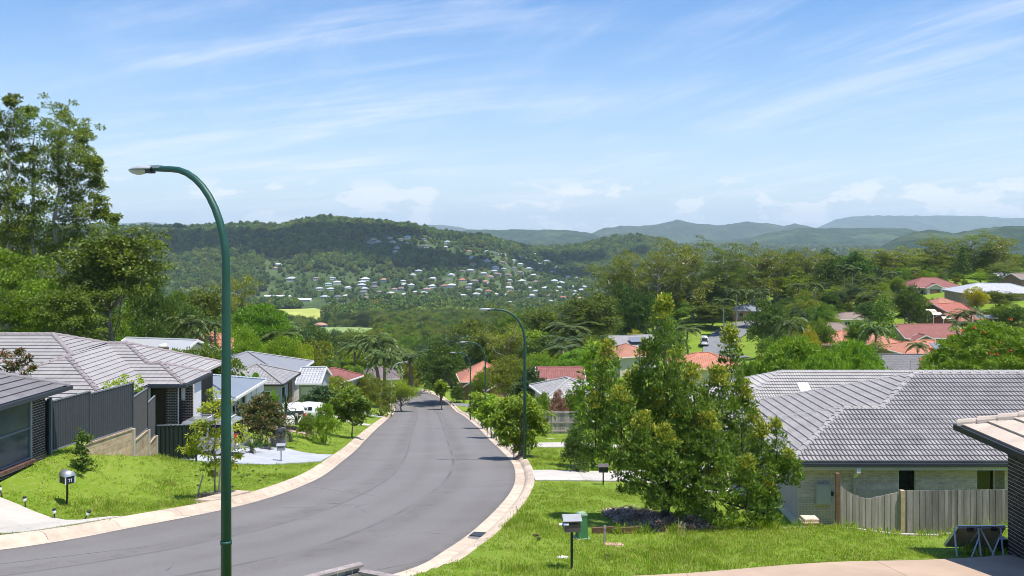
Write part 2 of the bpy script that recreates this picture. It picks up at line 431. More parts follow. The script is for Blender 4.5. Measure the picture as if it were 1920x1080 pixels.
# ------------------------------------------------------------------ street
def ribbon(name, A, B, zoff, nx, material, zf, kind='structure', parent=None):
    n = len(A); t = np.linspace(0, 1, nx)
    P = A[:, None] * (1 - t)[None, :, None] + B[:, None] * t[None, :, None]
    Z = zf(P[..., 0], P[..., 1]) + zoff
    V = np.concatenate([P, Z[..., None]], -1).reshape(-1, 3)
    i = np.arange(n - 1)[:, None] * nx + np.arange(nx - 1)[None]
    F = np.stack([i, i + 1, i + nx + 1, i + nx], -1).reshape(-1, 4)
    me = npmesh(name, V, F, smooth=True); me.materials.append(material)
    o = put(name, me, parent)
    if kind: tag(o, kind=kind)
    return o
def asphalt_mat():
    m, nt, b = base_mat('asphalt')
    vec = nadd(nt, 'ShaderNodeNewGeometry').outputs['Position']
    n1 = noise(nt, vec, .22, 5, .6, .4); n2 = noise(nt, vec, 120, 2, .8); n3 = noise(nt, vec, 1.6, 5, .65, .8); n4 = noise(nt, vec, 14, 4, .7)
    uv = nadd(nt, 'ShaderNodeAttribute', attribute_name='across').outputs['Fac']
    c = mixc(nt, ramp(nt, n1, .3, .7), (.152, .141, .133), (.192, .180, .170))
    c = mixc(nt, nmath(nt, 'MULTIPLY', ramp(nt, n2, .5, .7), .6), c, (.30, .29, .285))
    c = mixc(nt, nmath(nt, 'MULTIPLY', ramp(nt, n2, .48, .28), .6), c, (.07, .068, .07))
    c = mixc(nt, nmath(nt, 'MULTIPLY', ramp(nt, n4, .42, .7), .35), c, (.115, .11, .11))
    # paving joints, tyre-worn lanes and oil drips run with the street
    wob = nmath(nt, 'ADD', uv, nmath(nt, 'MULTIPLY', nmath(nt, 'SUBTRACT', n3, .5), .02))
    for pos, wd, am in ((.36, .0035, .45), (.655, .004, .6)):
        d = nmath(nt, 'ABSOLUTE', nmath(nt, 'SUBTRACT', wob, pos))
        c = mixc(nt, nmath(nt, 'MULTIPLY', ramp(nt, d, wd, wd * 3.0, 1, 0), nmath(nt, 'MULTIPLY', ramp(nt, n1, .40, .56), am)), c, (.05, .049, .05))
    for pos in (.2, .42, .6, .82):
        d = nmath(nt, 'ABSOLUTE', nmath(nt, 'SUBTRACT', wob, pos))
        c = mixc(nt, nmath(nt, 'MULTIPLY', ramp(nt, d, .02, .10, 1, 0), .30), c, (.215, .207, .205))
    for pos in (.31, .71):
        d = nmath(nt, 'ABSOLUTE', nmath(nt, 'SUBTRACT', wob, pos))
        c = mixc(nt, nmath(nt, 'MULTIPLY', ramp(nt, d, .01, .07, 1, 0), nmath(nt, 'MULTIPLY', ramp(nt, n3, .42, .7), .35)), c, (.085, .083, .084))
    c = mixc(nt, nmath(nt, 'MULTIPLY', ramp(nt, nmath(nt, 'ABSOLUTE', nmath(nt, 'SUBTRACT', uv, .5)), .46, .5), ramp(nt, n3, .3, .65, 0, .55)), c, (.10, .09, .08))
    vo = nadd(nt, 'ShaderNodeTexVoronoi', feature='DISTANCE_TO_EDGE'); nt.links.new(vec, vo.inputs[0]); vo.inputs['Scale'].default_value = .16
    ck = nmath(nt, 'MULTIPLY', ramp(nt, nmath(nt, 'ADD', vo.outputs['Distance'], nmath(nt, 'MULTIPLY', nmath(nt, 'SUBTRACT', n4, .5), .02)), .0015, .006, 1, 0), nmath(nt, 'MULTIPLY', ramp(nt, n1, .52, .60), .7))
    c = mixc(nt, ck, c, (.05, .048, .048))
    c = mixc(nt, nmath(nt, 'MULTIPLY', ramp(nt, n3, .60, .74), .30), c, (.105, .10, .10))
    nt.links.new(c, b.inputs['Base Color']); b.inputs['Roughness'].default_value = .85; b.inputs['Specular IOR Level'].default_value = .3
    bump(nt, b, n2, .5, .012)
    return m
ASPH = asphalt_mat()
def zroad(X, Y): return ROAD_Z(np.maximum(Y, -22))
def crown_road(X, Y): return zroad(X, Y)
rd = ribbon('road', RL, RR, -.012, 15, ASPH, crown_road)
_a = rd.data.attributes.new('across', 'FLOAT', 'POINT'); _a.data.foreach_set('value', np.tile(np.linspace(0, 1, 15), len(RL)).astype(np.float32))
M_KERB = mat('kerb_concrete', (.55, .445, .345), .88, .16, 2.2, 90, .3, stain=(.30, .24, .19), objvar=.10)
M_CONC = mat('drive_concrete', (.50, .47, .42), .9, .10, .7, 110, .25, stain=(.44, .40, .35), objvar=.04)
M_CONCB = mat('drive_blue_concrete', (.41, .43, .46), .85, .10, .8, 110, .2, objvar=.03)
M_CONCT = mat('drive_tan_concrete', (.46, .34, .25), .88, .14, .6, 100, .3, stain=(.34, .25, .18), objvar=.03)
M_CONCG = mat('drive_grey_asphalt', (.2, .205, .215), .9, .12, .7, 110, .25, objvar=.03)
KPROF = [(-.02, -.03), (.0, -.012), (.05, -.006), (.36, -.035), (.40, -.028), (.47, .05), (.54, .095), (.66, .125), (.80, .135), (.82, .10), (.82, -.2)]
def arclen(P): return np.concatenate([[0], np.cumsum(np.hypot(*np.diff(P, axis=0).T))])
def kerb(name, E, outward, s_from, s_to):
    root = empty(name, (E[len(E) // 2][0], E[len(E) // 2][1], 0)); tag(root, kind='structure')
    S = arclen(E); s = s_from
    while s < s_to:
        seg = 2.4 if s < 140 else 9.0
        st = np.linspace(s + .006, min(s + seg - .006, s_to), 7)
        px = np.interp(st, S, E[:, 0]); py = np.interp(st, S, E[:, 1])
        tx = np.interp(st + .05, S, E[:, 0]) - np.interp(st - .05, S, E[:, 0]); ty = np.interp(st + .05, S, E[:, 1]) - np.interp(st - .05, S, E[:, 1])
        ln = np.hypot(tx, ty); nx = ty / ln * outward; ny = -tx / ln * outward
        mb = MB()
        for i in range(7):
            zr = float(ROAD_Z(np.array([max(py[i], -22)]))[0])
            for o_, h in KPROF: mb.v.append((px[i] + nx[i] * o_, py[i] + ny[i] * o_, zr + h))
        k = len(KPROF)
        for i in range(6):
            for j in range(k - 1):
                a = i * k + j; f = (a, a + 1, a + k + 1, a + k); mb.f.append(f if outward > 0 else f[::-1])
        mb.f.append(tuple(range(k))); mb.f.append(tuple(6 * k + j for j in reversed(range(k))))
        mb.build('kerb_segment', M_KERB, root)
        s += seg
    return root
_SL = arclen(RL); _SR = arclen(RR)
def s_at(E, S, Y): return float(np.interp(Y, E[:, 1], S))
KERB_L = kerb('kerb_left', RL, -1, s_at(RL, _SL, 12), s_at(RL, _SL, 172))
KERB_R = kerb('kerb_right', RR, 1, s_at(RR, _SR, 8), s_at(RR, _SR, 178))

DRIVES = []      # outlines kept free of grass
def drive(name, A, B, material, zoff=.05):
    """a drive as slabs between two edge lines"""
    A = np.array(A, dtype=float); B = np.array(B, dtype=float)
    root = empty(name, (A[0][0], A[0][1], 0)); tag(root, kind='structure')
    DRIVES.append(np.concatenate([A, B[::-1]]))
    for i in range(len(A) - 1):
        a0, a1, b0, b1 = A[i], A[i + 1], B[i], B[i + 1]
        L_ = max(np.hypot(*(a1 - a0)), np.hypot(*(b1 - b0))); W_ = max(np.hypot(*(b0 - a0)), np.hypot(*(b1 - a1)))
        nu = max(3, int(L_ / .5)); nv = max(3, int(W_ / .5)); e = .006 / L_
        u = np.linspace(e, 1 - e, nu)[:, None, None]; v = np.linspace(0, 1, nv)[None, :, None]
        P = (a0 * (1 - u) + a1 * u) * (1 - v) + (b0 * (1 - u) + b1 * u) * v
        Z = ground(P[..., 0], P[..., 1])
        sd = road_sd(P[..., 0], P[..., 1]); Z = np.where(sd < .83, ROAD_Z(P[..., 1]) + .09, Z)
        V = np.concatenate([P, (Z + zoff)[..., None]], -1).reshape(-1, 3)
        k = np.arange(nu - 1)[:, None] * nv + np.arange(nv - 1)[None]
        F = [tuple(q) for q in np.stack([k, k + nv, k + nv + 1, k + 1], -1).reshape(-1, 4)]
        ring = [j for j in range(nv)] + [i2 * nv + nv - 1 for i2 in range(1, nu)] + [(nu - 1) * nv + j for j in range(nv - 2, -1, -1)] + [i2 * nv for i2 in range(nu - 2, 0, -1)]
        mb = MB(); mb.v = [tuple(q) for q in V]; mb.f = F
        n0 = len(mb.v)
        for r in ring: x, y, z = mb.v[r]; mb.v.append((x, y, z - .14))
        for q in range(len(ring)): q2 = (q + 1) % len(ring); mb.f.append((ring[q], ring[q2], n0 + q2, n0 + q))
        mb.build('slab', material, root)
    return root
drive('driveway_lower_left', [(-11.35, 25.9), (-13.6, 27.0), (-16.6, 28.0), (-26, 29)], [(-12.75, 23.2), (-15, 23.6), (-18, 23.8), (-26, 23)], M_CONC)
drive('driveway_blue', [(-9.75, 45.0), (-12.4, 42.2), (-14.6, 41.8), (-17.6, 42.4)], [(-10.0, 49.4), (-12.8, 50.6), (-15.5, 51.0), (-18.2, 51.0)], M_CONCB)
drive('driveway_left_far', [(-14.0, 86.5), (-18, 88), (-24, 88.5)], [(-14.4, 90.5), (-18, 92), (-24, 92.5)], M_CONC)
drive('driveway_left_end', [(-16.4, 112), (-20, 113), (-26, 113)], [(-16.9, 116.5), (-20, 117.5), (-26, 118)], M_CONCB)
drive('driveway_car_pad', [(-13.6, 60.2), (-19, 60.6)], [(-13.9, 64), (-19, 65)], M_CONCT)
drive('driveway_right', [(.95, 35.9), (3.0, 36.2), (5.6, 36.2), (9.6, 35.8)], [(.85, 40.2), (3.0, 40.8), (5.6, 41.4), (9.6, 42)], M_CONC)
drive('driveway_right_second', [(.0, 55.3), (3.4, 57.2), (9, 57.5)], [(-.2, 59.8), (3.4, 62.2), (9, 63)], M_CONC)
drive('driveway_right_third', [(-2.0, 80), (1.5, 80.4), (6, 80.6)], [(-2.4, 83.4), (1.5, 84), (6, 84.6)], M_CONC)
drive('side_street', [(-6.6, 126), (-2, 126.8), (6, 128)], [(-7.3, 133), (-2, 134), (6, 135.5)], M_CONCG)
drive('side_drive', [(-10.0, 152.5), (-5, 153), (4, 154)], [(-10.6, 156.5), (-5, 157), (4, 158)], M_CONCG)
drive('driveway_lower_right', [(2.0, 18.0), (3.6, 18.35), (8.0, 19.45), (13, 20.75)], [(2.0, 9), (3.6, 9), (8.0, 9), (13, 9)], M_CONCT)
# street on the far right slope
FS_L = spline([(44.5, 192), (45.0, 206), (48.0, 222), (54.5, 240), (63, 256), (76, 266)]); FS_R = spline([(51.5, 190), (52.5, 205), (56.0, 220), (61.5, 234), (69, 246), (80, 256)])
ribbon('side_road', FS_L, FS_R, .28, 6, M_CONCG, lambda X, Y: ground(X, Y))
drive('far_drive', [(41.2, 196), (46, 199)], [(41.5, 201), (46, 203.5)], M_CONC, .2)

# meadow and paddocks on the valley floor, far plain and lake
def patch(name, pts, material, zoff, kind='structure', res=14):
    P = np.array(pts, dtype=float); lo = P.min(0); hi = P.max(0)
    xs = np.linspace(lo[0], hi[0], res * 2); ys = np.linspace(lo[1], hi[1], res)
    Xg, Yg = np.meshgrid(xs, ys); Zg = ground(Xg, Yg) + zoff
    inn = inside(P, Xg, Yg)
    V = np.stack([Xg, Yg, Zg], -1).reshape(-1, 3); nx = len(xs)
    k = np.arange(len(ys) - 1)[:, None] * nx + np.arange(nx - 1)[None]
    F = np.stack([k, k + 1, k + nx + 1, k + nx], -1).reshape(-1, 4); keep = inn.ravel()[F].sum(1) >= 2
    me = npmesh(name, V, F[keep], smooth=True); me.materials.append(material)
    return tag(put(name, me), kind=kind)
MEADOW = [(xat(585, 700), 690), (xat(700, 700), 690), (xat(720, 800), 800), (xat(700, 860), 860), (xat(560, 860), 860), (xat(560, 760), 760)]
FIELD = [(xat(470, 1000), 1000), (xat(600, 1000), 1000), (xat(615, 1150), 1150), (xat(590, 1260), 1260), (xat(480, 1260), 1260)]
patch('meadow', MEADOW, mat('meadow_grass', (.24, .33, .10), .95, .22, .05, .9, 0, stain=(.17, .25, .07)), .9, res=40)
patch('field', FIELD, mat('field_grass', (.38, .42, .09), .95, .2, .03, .6, 0, stain=(.30, .38, .08)), .9, res=40)
# ------------------------------------------------------------------ far hills (bodies with depth, standing on the plain)
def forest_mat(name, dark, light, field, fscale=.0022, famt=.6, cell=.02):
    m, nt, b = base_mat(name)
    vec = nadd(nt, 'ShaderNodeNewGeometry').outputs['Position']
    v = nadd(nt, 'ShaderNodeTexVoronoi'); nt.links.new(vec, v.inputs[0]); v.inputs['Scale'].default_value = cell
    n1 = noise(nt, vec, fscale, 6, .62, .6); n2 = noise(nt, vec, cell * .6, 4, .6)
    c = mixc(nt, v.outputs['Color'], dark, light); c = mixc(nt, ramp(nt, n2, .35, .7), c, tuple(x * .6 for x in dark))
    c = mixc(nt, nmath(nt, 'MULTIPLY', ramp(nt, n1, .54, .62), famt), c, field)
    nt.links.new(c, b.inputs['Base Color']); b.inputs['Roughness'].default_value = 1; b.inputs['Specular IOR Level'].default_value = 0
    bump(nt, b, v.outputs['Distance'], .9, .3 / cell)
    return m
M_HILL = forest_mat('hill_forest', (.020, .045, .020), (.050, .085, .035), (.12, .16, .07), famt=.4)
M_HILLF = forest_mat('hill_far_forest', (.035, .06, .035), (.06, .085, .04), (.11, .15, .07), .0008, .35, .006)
def ridge_hill(name, sky, Yf, Yr, Yb, zbase, material, nu=150, nv=26, rough=.5, seed=0):
    pxs = np.linspace(sky[0][0], sky[-1][0], nu); sy = np.interp(pxs, [q[0] for q in sky], [q[1] for q in sky])
    edge = smooth01(np.minimum(pxs - pxs[0], pxs[-1] - pxs) / (.12 * (pxs[-1] - pxs[0])))
    u = (pxs - CXP) / FPX
    ys = np.concatenate([np.linspace(Yf, Yr, nv), np.linspace(Yr, Yb, nv // 2)[1:]])
    t = np.where(ys < Yr, (ys - Yf) / (Yr - Yf), 1 - (ys - Yr) / (Yb - Yr)); s = t ** 1.15 * (1.7 - .7 * t)
    X = u[None] * ys[:, None]; Y = np.repeat(ys[:, None], nu, 1)
    top = (HYP - sy) / FPX * Yr
    Z = zbase + (top - zbase)[None] * s[:, None] * (.25 + .75 * edge)[None]
    Z += fbm(X / (Yr * .045) + seed, Y / (Yr * .045), 5) * Yr * .03 * rough * (1 - s[:, None] ** 4) * np.minimum(1, s * 4)[:, None]
    Z += fbm(X / (Yr * .006) + seed, Y / (Yr * .02), 3) * Yr * .0022 * edge[None]
    V = np.stack([X, Y, Z], -1).reshape(-1, 3); k = np.arange(len(ys) - 1)[:, None] * nu + np.arange(nu - 1)[None]
    F = np.stack([k, k + 1, k + nu + 1, k + nu], -1).reshape(-1, 4)
    me = npmesh(name, V, F, smooth=True); me.materials.append(material); return tag(put(name, me), kind='structure')
ridge_hill('hill_east', [(1600, 478), (1640, 462), (1680, 446), (1720, 434), (1745, 430), (1790, 437), (1840, 428), (1890, 424), (1960, 424), (2100, 432), (2300, 450)], 2700, 3500, 4400, -104, M_HILL, seed=3)
ridge_hill('hill_dark_ridge', [(1330, 462), (1400, 450), (1440, 436), (1500, 428), (1560, 428), (1640, 427), (1700, 428), (1740, 438), (1800, 455)], 5200, 6200, 7400, -102, M_HILL, seed=9)
ridge_hill('hill_flat_top', [(760, 448), (830, 436), (880, 431), (950, 430), (1010, 431), (1060, 431), (1100, 436), (1130, 443), (1170, 455)], 5600, 7000, 8400, -104, M_HILL, seed=14)
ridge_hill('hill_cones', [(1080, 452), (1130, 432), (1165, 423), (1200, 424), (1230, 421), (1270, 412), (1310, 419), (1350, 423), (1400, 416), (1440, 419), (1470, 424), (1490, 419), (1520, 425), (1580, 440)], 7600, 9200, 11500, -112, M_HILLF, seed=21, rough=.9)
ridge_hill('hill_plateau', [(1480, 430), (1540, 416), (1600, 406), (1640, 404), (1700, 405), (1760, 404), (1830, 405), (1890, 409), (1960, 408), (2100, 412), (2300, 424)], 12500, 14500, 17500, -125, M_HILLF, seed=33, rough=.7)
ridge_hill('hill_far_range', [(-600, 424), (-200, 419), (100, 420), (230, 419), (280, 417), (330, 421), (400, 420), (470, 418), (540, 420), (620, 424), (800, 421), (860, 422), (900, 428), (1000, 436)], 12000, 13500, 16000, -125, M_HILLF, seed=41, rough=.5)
# haze: one closed box of thin air round the whole place, sky outside
hb = MB(); hb.box((0, 9300, -40), (40000, 18900, 700))
hm = bpy.data.materials.new('haze'); hm.use_nodes = True; hn = hm.node_tree
for n in list(hn.nodes): hn.nodes.remove(n)
ho = hn.nodes.new('ShaderNodeOutputMaterial'); pv = hn.nodes.new('ShaderNodeVolumePrincipled'); hn.links.new(pv.outputs[0], ho.inputs['Volume'])
pv.inputs['Color'].default_value = (.70, .85, 1.0, 1); pv.inputs['Density'].default_value = 6.2e-5; pv.inputs['Anisotropy'].default_value = 0.0
tag(hb.build('haze', hm), 'thin pale haze filling the valley air', 'haze', kind='stuff')
# ------------------------------------------------------------------ vegetation
def unit(v): return v / np.maximum(np.linalg.norm(v, axis=-1, keepdims=True), 1e-9)
def leaf_quads(P, D, Nn, length, width, fold=.25):
    """diamond leaves: base point P, pointing along D, face normal about Nn"""
    D = unit(D); S = unit(np.cross(D, Nn)); U = np.cross(S, D)
    length = np.asarray(length)[:, None]; width = np.asarray(width)[:, None]
    mid = P + D * length * .45
    V = np.stack([P, mid + S * width * .5 + U * width * fold, P + D * length, mid - S * width * .5 + U * width * fold], 1)
    F = np.arange(len(P) * 4).reshape(-1, 4)
    return V.reshape(-1, 3), F
def crown(rng, centres, rad, per, leaf, aspect=.5, flat=.75, up=.35, droop=0.0, young=.1, shell=.55, out_from=None):
    """clumps of leaves: centres (n,3), radius per clump; leaves sit mostly on each clump's upper shell"""
    n = len(centres); C = np.repeat(centres, per, 0); R = np.repeat(np.broadcast_to(rad, (n,)), per)
    d = unit(rng.normal(size=(n * per, 3))); d[:, 2] = np.where(d[:, 2] < -.35, -d[:, 2] * .6, d[:, 2])
    r = shell + (1 - shell) * rng.random(n * per) ** .7
    P = C + d * (R * r)[:, None] * np.array([1, 1, flat])
    o = d.copy(); o[:, 2] += up - droop
    D = unit(o + rng.normal(size=P.shape) * .55)
    if droop: D[:, 2] -= droop; D = unit(D)
    Nn = unit(d * .7 + np.array([0, 0, .8]) + rng.normal(size=P.shape) * .45)
    ln = leaf * (.65 + .7 * rng.random(len(P))); V, F = leaf_quads(P, D, Nn, ln, ln * aspect)
    ct = np.repeat(rng.random(n), per)
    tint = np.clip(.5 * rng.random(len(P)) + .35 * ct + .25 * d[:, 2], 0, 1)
    yg = ((d[:, 2] > .45) & (rng.random(len(P)) < young * 2.2)).astype(float) * (.4 + .6 * rng.random(len(P)))
    return V, F, np.repeat(tint, 4), np.repeat(yg, 4)
def join_leaf(parts):
    V = []; F = []; T = []; Yg = []; o = 0
    for v, f, t, y in parts: V.append(v); F.append(f + o); T.append(t); Yg.append(y); o += len(v)
    return np.concatenate(V), np.concatenate(F), np.concatenate(T), np.concatenate(Yg)
def leaf_mesh(name, parts, material):
    V, F, T, Yg = join_leaf(parts); me = npmesh(name, V, F, {'tint': T, 'young': Yg}); me.materials.append(material); return me
def limb(mb, a, b, r0, r1, rng, wob=.12, n=5, sides=6):
    a = np.array(a, float); b = np.array(b, float); L_ = np.linalg.norm(b - a); pts = []
    for i in range(n + 1):
        t = i / n; p = a + (b - a) * t
        if 0 < i < n: p = p + rng.normal(size=3) * L_ * wob * .5 * math.sin(math.pi * t)
        pts.append(p)
    mb.tube(pts, [r0 + (r1 - r0) * i / n for i in range(n + 1)], sides); return pts
def lobes_points(rng, lobes, n, inner=.45):
    w_ = np.array([l[3] * l[4] * l[5] for l in lobes]) ** (2 / 3); k = rng.choice(len(lobes), n, p=w_ / w_.sum())
    Lb = np.array(lobes)[k]; d = unit(rng.normal(size=(n, 3))); d[:, 2] = np.where(d[:, 2] < -.5, -d[:, 2], d[:, 2])
    return Lb[:, :3] + d * Lb[:, 3:6] * (inner + (1 - inner) * rng.random((n, 1)) ** .5)
BARK = mat('bark_grey', (.26, .22, .19), .95, .3, 8, 40, .6, stretch=(1, 1, .25))
BARKP = mat('bark_pale_gum', (.50, .44, .39), .85, .22, 3, 30, .3, stretch=(1, 1, .3), stain=(.27, .2, .16))
BARKD = mat('bark_dark', (.10, .08, .065), .95, .3, 8, 40, .6, stretch=(1, 1, .25))
LM = {
 'olive': leaf_mat('leaf_olive', (.068, .112, .017), (.205, .268, .048), (.29, .32, .06), .36),
 'gold': leaf_mat('leaf_olive_gold', (.095, .135, .016), (.255, .310, .045), (.33, .36, .06), .36),
 'mid': leaf_mat('leaf_mid', (.072, .145, .019), (.210, .320, .045), (.29, .37, .06), .38),
 'dark': leaf_mat('leaf_dark', (.036, .085, .018), (.120, .205, .038), (.16, .22, .04), .30),
 'bright': leaf_mat('leaf_bright', (.120, .210, .018), (.300, .420, .040), (.38, .46, .06), .42),
 'lime': leaf_mat('leaf_lime', (.24, .33, .025), (.48, .58, .06), (.55, .58, .08), .48),
 'fern': leaf_mat('leaf_fern', (.080, .200, .018), (.240, .400, .040), (.28, .43, .05), .4),
 'blue': leaf_mat('leaf_blue_green', (.035, .080, .035), (.115, .185, .075), (.2, .25, .1), .28),
 'pilly': leaf_mat('leaf_lilly_pilly', (.055, .115, .018), (.195, .300, .050), (.46, .44, .07), .34, gloss=.3),
 'rust': leaf_mat('leaf_rust', (.055, .085, .025), (.15, .175, .055), (.34, .15, .09), .28),
 'pink': leaf_mat('leaf_pink', (.24, .12, .09), (.45, .28, .22), (.5, .3, .25), .25),
 'yellow': leaf_mat('leaf_yellow', (.20, .22, .02), (.55, .50, .03), (.62, .52, .02), .3),
 'palm': leaf_mat('leaf_palm', (.045, .085, .020), (.150, .205, .055), (.3, .28, .1), .25),
 'purple': leaf_mat('leaf_purple', (.05, .012, .015), (.2, .03, .035), None, .2),
 'banana': leaf_mat('leaf_banana', (.10, .22, .02), (.26, .44, .05), None, .45),
}
PROTO = {}
def proto(key, trunk_mb, parts, lm, bark=BARK):
    tm = trunk_mb.mesh(key + '_trunk', bark, True); cm = leaf_mesh(key + '_crown', parts, LM[lm])
    co = np.empty(len(cm.vertices) * 3, np.float32); cm.vertices.foreach_get('co', co); co = co.reshape(-1, 3)
    PROTO[key] = (tm, cm, float(np.percentile(co[:, 2], 99.7)), float(np.percentile(np.hypot(co[:, 0], co[:, 1]), 98)))
def make_gum(key, seed, H=22, spread=5.5, nl=9, lm='olive', bark=BARKP, low=.38, leaf=.55, per=34, clump=1.25):
    rng = np.random.default_rng(seed); mb = MB(); C = []
    top = np.array([rng.normal() * .8, rng.normal() * .8, H * .72])
    tr = limb(mb, (0, 0, -1.5), top, .42, .16, rng, .05, 7, 8)
    for i in range(nl):
        t = low + (1 - low) * (i + rng.random() * .6) / nl; base = np.array(tr[0]) + (np.array(tr[-1]) - tr[0]) * min(t, .98)
        an = i * 2.4 + rng.random(); rr = spread * (.45 + .6 * rng.random()) * (1.05 - .5 * abs(t - .6))
        tip = base + np.array([math.cos(an) * rr, math.sin(an) * rr, H * (.10 + .16 * rng.random()) + (H * .1 if i == nl - 1 else 0)])
        pts = limb(mb, base, tip, .15, .05, rng, .18, 5, 5)
        for j in range(8):
            q = np.array(pts[2 + int(rng.random() * 4)]) if j > 2 else tip
            e = q + rng.normal(size=3) * np.array([1.15, 1.15, .8]) * 1.2; C.append(e)
            if j % 2 == 0: limb(mb, q, e, .04, .02, rng, .2, 3, 4)
    C = np.array(C)
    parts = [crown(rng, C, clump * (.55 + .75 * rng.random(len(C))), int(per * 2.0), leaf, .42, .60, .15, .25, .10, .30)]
    proto(key, mb, parts, lm, bark)
def make_round(key, seed, H=10, W=10, trunk=.22, lm='mid', nclump=170, per=34, leaf=.42, clump=.95, flat=.75, bark=BARK, nlobe=9, young=.1, aspect=.55, droop=0, lowest=.2):
    rng = np.random.default_rng(seed); mb = MB(); lobes = []
    zc = H * (trunk + (1 - trunk) * .5); rz = H * (1 - trunk) * .5
    for i in range(nlobe):
        an = i * 2.399 + rng.random() * .5; rr = W * .27 * math.sqrt((i + .6) / nlobe) * 1.25; h = rng.normal() * .33
        lobes.append((math.cos(an) * rr, math.sin(an) * rr, zc + rz * (h * .9 + .12 * (1 - rr / (W * .5))), W * (.16 + .1 * rng.random()), W * (.16 + .1 * rng.random()), rz * (.42 + .22 * rng.random())))
    lobes.append((0, 0, zc + rz * .25, W * .26, W * .26, rz * .75))
    tr = limb(mb, (0, 0, -1), (rng.normal() * .2, rng.normal() * .2, H * (trunk + .25)), W * .026, W * .014, rng, .06, 5, 8)
    for l in lobes: limb(mb, tr[3 + int(rng.random() * 3)], l[:3], W * .011, W * .004, rng, .18, 4, 5)
    C = lobes_points(rng, lobes, nclump, .5); C[:, 2] = np.maximum(C[:, 2], H * lowest)
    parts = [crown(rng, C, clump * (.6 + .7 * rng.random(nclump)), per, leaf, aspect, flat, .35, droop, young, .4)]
    proto(key, mb, parts, lm, bark)
def make_spread(key, seed, H=7.5, W=14, lm='fern', nclump=150, per=60, leaf=.5, flowers=0):
    """wide flat-topped tree with layered feathery sprays"""
    rng = np.random.default_rng(seed); mb = MB(); C = []
    tr = limb(mb, (0, 0, -1), (.2, .1, H * .36), .28, .22, rng, .05, 4, 8)
    for i in range(9):
        an = i * 2.399; rr = W * .46 * math.sqrt((i + .7) / 9)
        tip = np.array([math.cos(an) * rr, math.sin(an) * rr, H * (.80 - .30 * (rr / (W * .5)) ** 2)])
        limb(mb, tr[-1], tip, .13, .04, rng, .14, 5, 6)
    for i in range(nclump):
        an = rng.random() * 6.283; q = math.sqrt(rng.random()); rr = W * .5 * q
        z = H * (.93 - .44 * q ** 2.2) + rng.normal() * .22 - abs(rng.normal()) * .8 * (rng.random() < .45)
        C.append((math.cos(an) * rr, math.sin(an) * rr, z))
    C = np.array(C); parts = [crown(rng, C, W * .075 * (.6 + .7 * rng.random(nclump)), per, leaf, .36, .30, .05, .12, .08, .25)]
    proto(key, mb, parts, lm, BARK)
    if flowers:
        k = rng.choice(np.where(C[:, 2] > H * .5)[0], flowers); P = C[k] + np.array([0, 0, .35]) + rng.normal(size=(flowers, 3)) * .3
        v, f, t, y = crown(rng, P, .14, 7, .16, .8, .6, .5, 0, 0, .2)
        me = npmesh(key + '_flower', v, f, {'tint': t, 'young': y}); me.materials.append(mat('flower_red', (.75, .10, .03), .6, .2)); PROTO[key + '_flower'] = me
def make_cone(key, seed, H=14, W=4.5, lm='dark', tiers=17, leaf=.5):
    rng = np.random.default_rng(seed); mb = MB(); limb(mb, (0, 0, -1), (0, 0, H * .97), W * .04, .03, rng, .01, 6, 7); C = []
    for i in range(tiers):
        t = i / (tiers - 1); z = H * (.08 + .88 * t); r = W * .5 * (1 - t) ** .75 + .12
        for j in range(max(3, int(9 * (1 - t) + 3))):
            an = j * 2.399 + i; C.append((math.cos(an) * r * (.55 + .45 * rng.random()), math.sin(an) * r * (.55 + .45 * rng.random()), z + rng.normal() * .15))
    C = np.array(C); parts = [crown(rng, C, W * .12 * (.7 + .5 * rng.random(len(C))), 26, leaf, .4, .8, .25, .1, .12, .3)]
    proto(key, mb, parts, lm, BARK)
def frond(rng, base, an, length, rise, sag, n=15, wid=.55, leafw=.07):
    t = np.linspace(.1, 1, n); hx = length * t * (1 - .12 * t); z = rise * length * t - sag * length * t ** 2.2
    C = np.stack([base[0] + np.cos(an) * hx, base[1] + np.sin(an) * hx, base[2] + z], -1)
    tang = np.gradient(C, axis=0); side = np.array([-math.sin(an), math.cos(an), 0])
    P = []; D = []; Nn = []; ln = []
    for s in (-1, 1):
        w_ = wid * np.sin(np.pi * np.clip(t * .86 + .12, 0, 1)) ** .6
        d = side * s * .9 + unit(tang) * .55 + np.array([0, 0, -.42]) + rng.normal(size=C.shape) * .12
        P.append(C); D.append(d); Nn.append(np.broadcast_to(np.array([0, 0, 1.]), C.shape) + rng.normal(size=C.shape) * .2); ln.append(w_)
    P.append(C[:-1]); D.append(np.diff(C, axis=0)); Nn.append(np.broadcast_to(np.array([0, 0, 1.]), (n - 1, 3))); ln.append(np.linalg.norm(np.diff(C, axis=0), axis=1) * 1.15)
    P = np.concatenate(P); D = np.concatenate(D); Nn = np.concatenate(Nn); ln = np.concatenate(ln)
    wd = np.concatenate([np.full(2 * n, leafw), np.full(n - 1, .06)])
    v, f = leaf_quads(P, D, Nn, ln, wd, .15)
    ti = np.clip(rng.random(len(P)) * .7 + rng.random() * .3, 0, 1)
    return v, f, np.repeat(ti, 4), np.zeros(len(v))
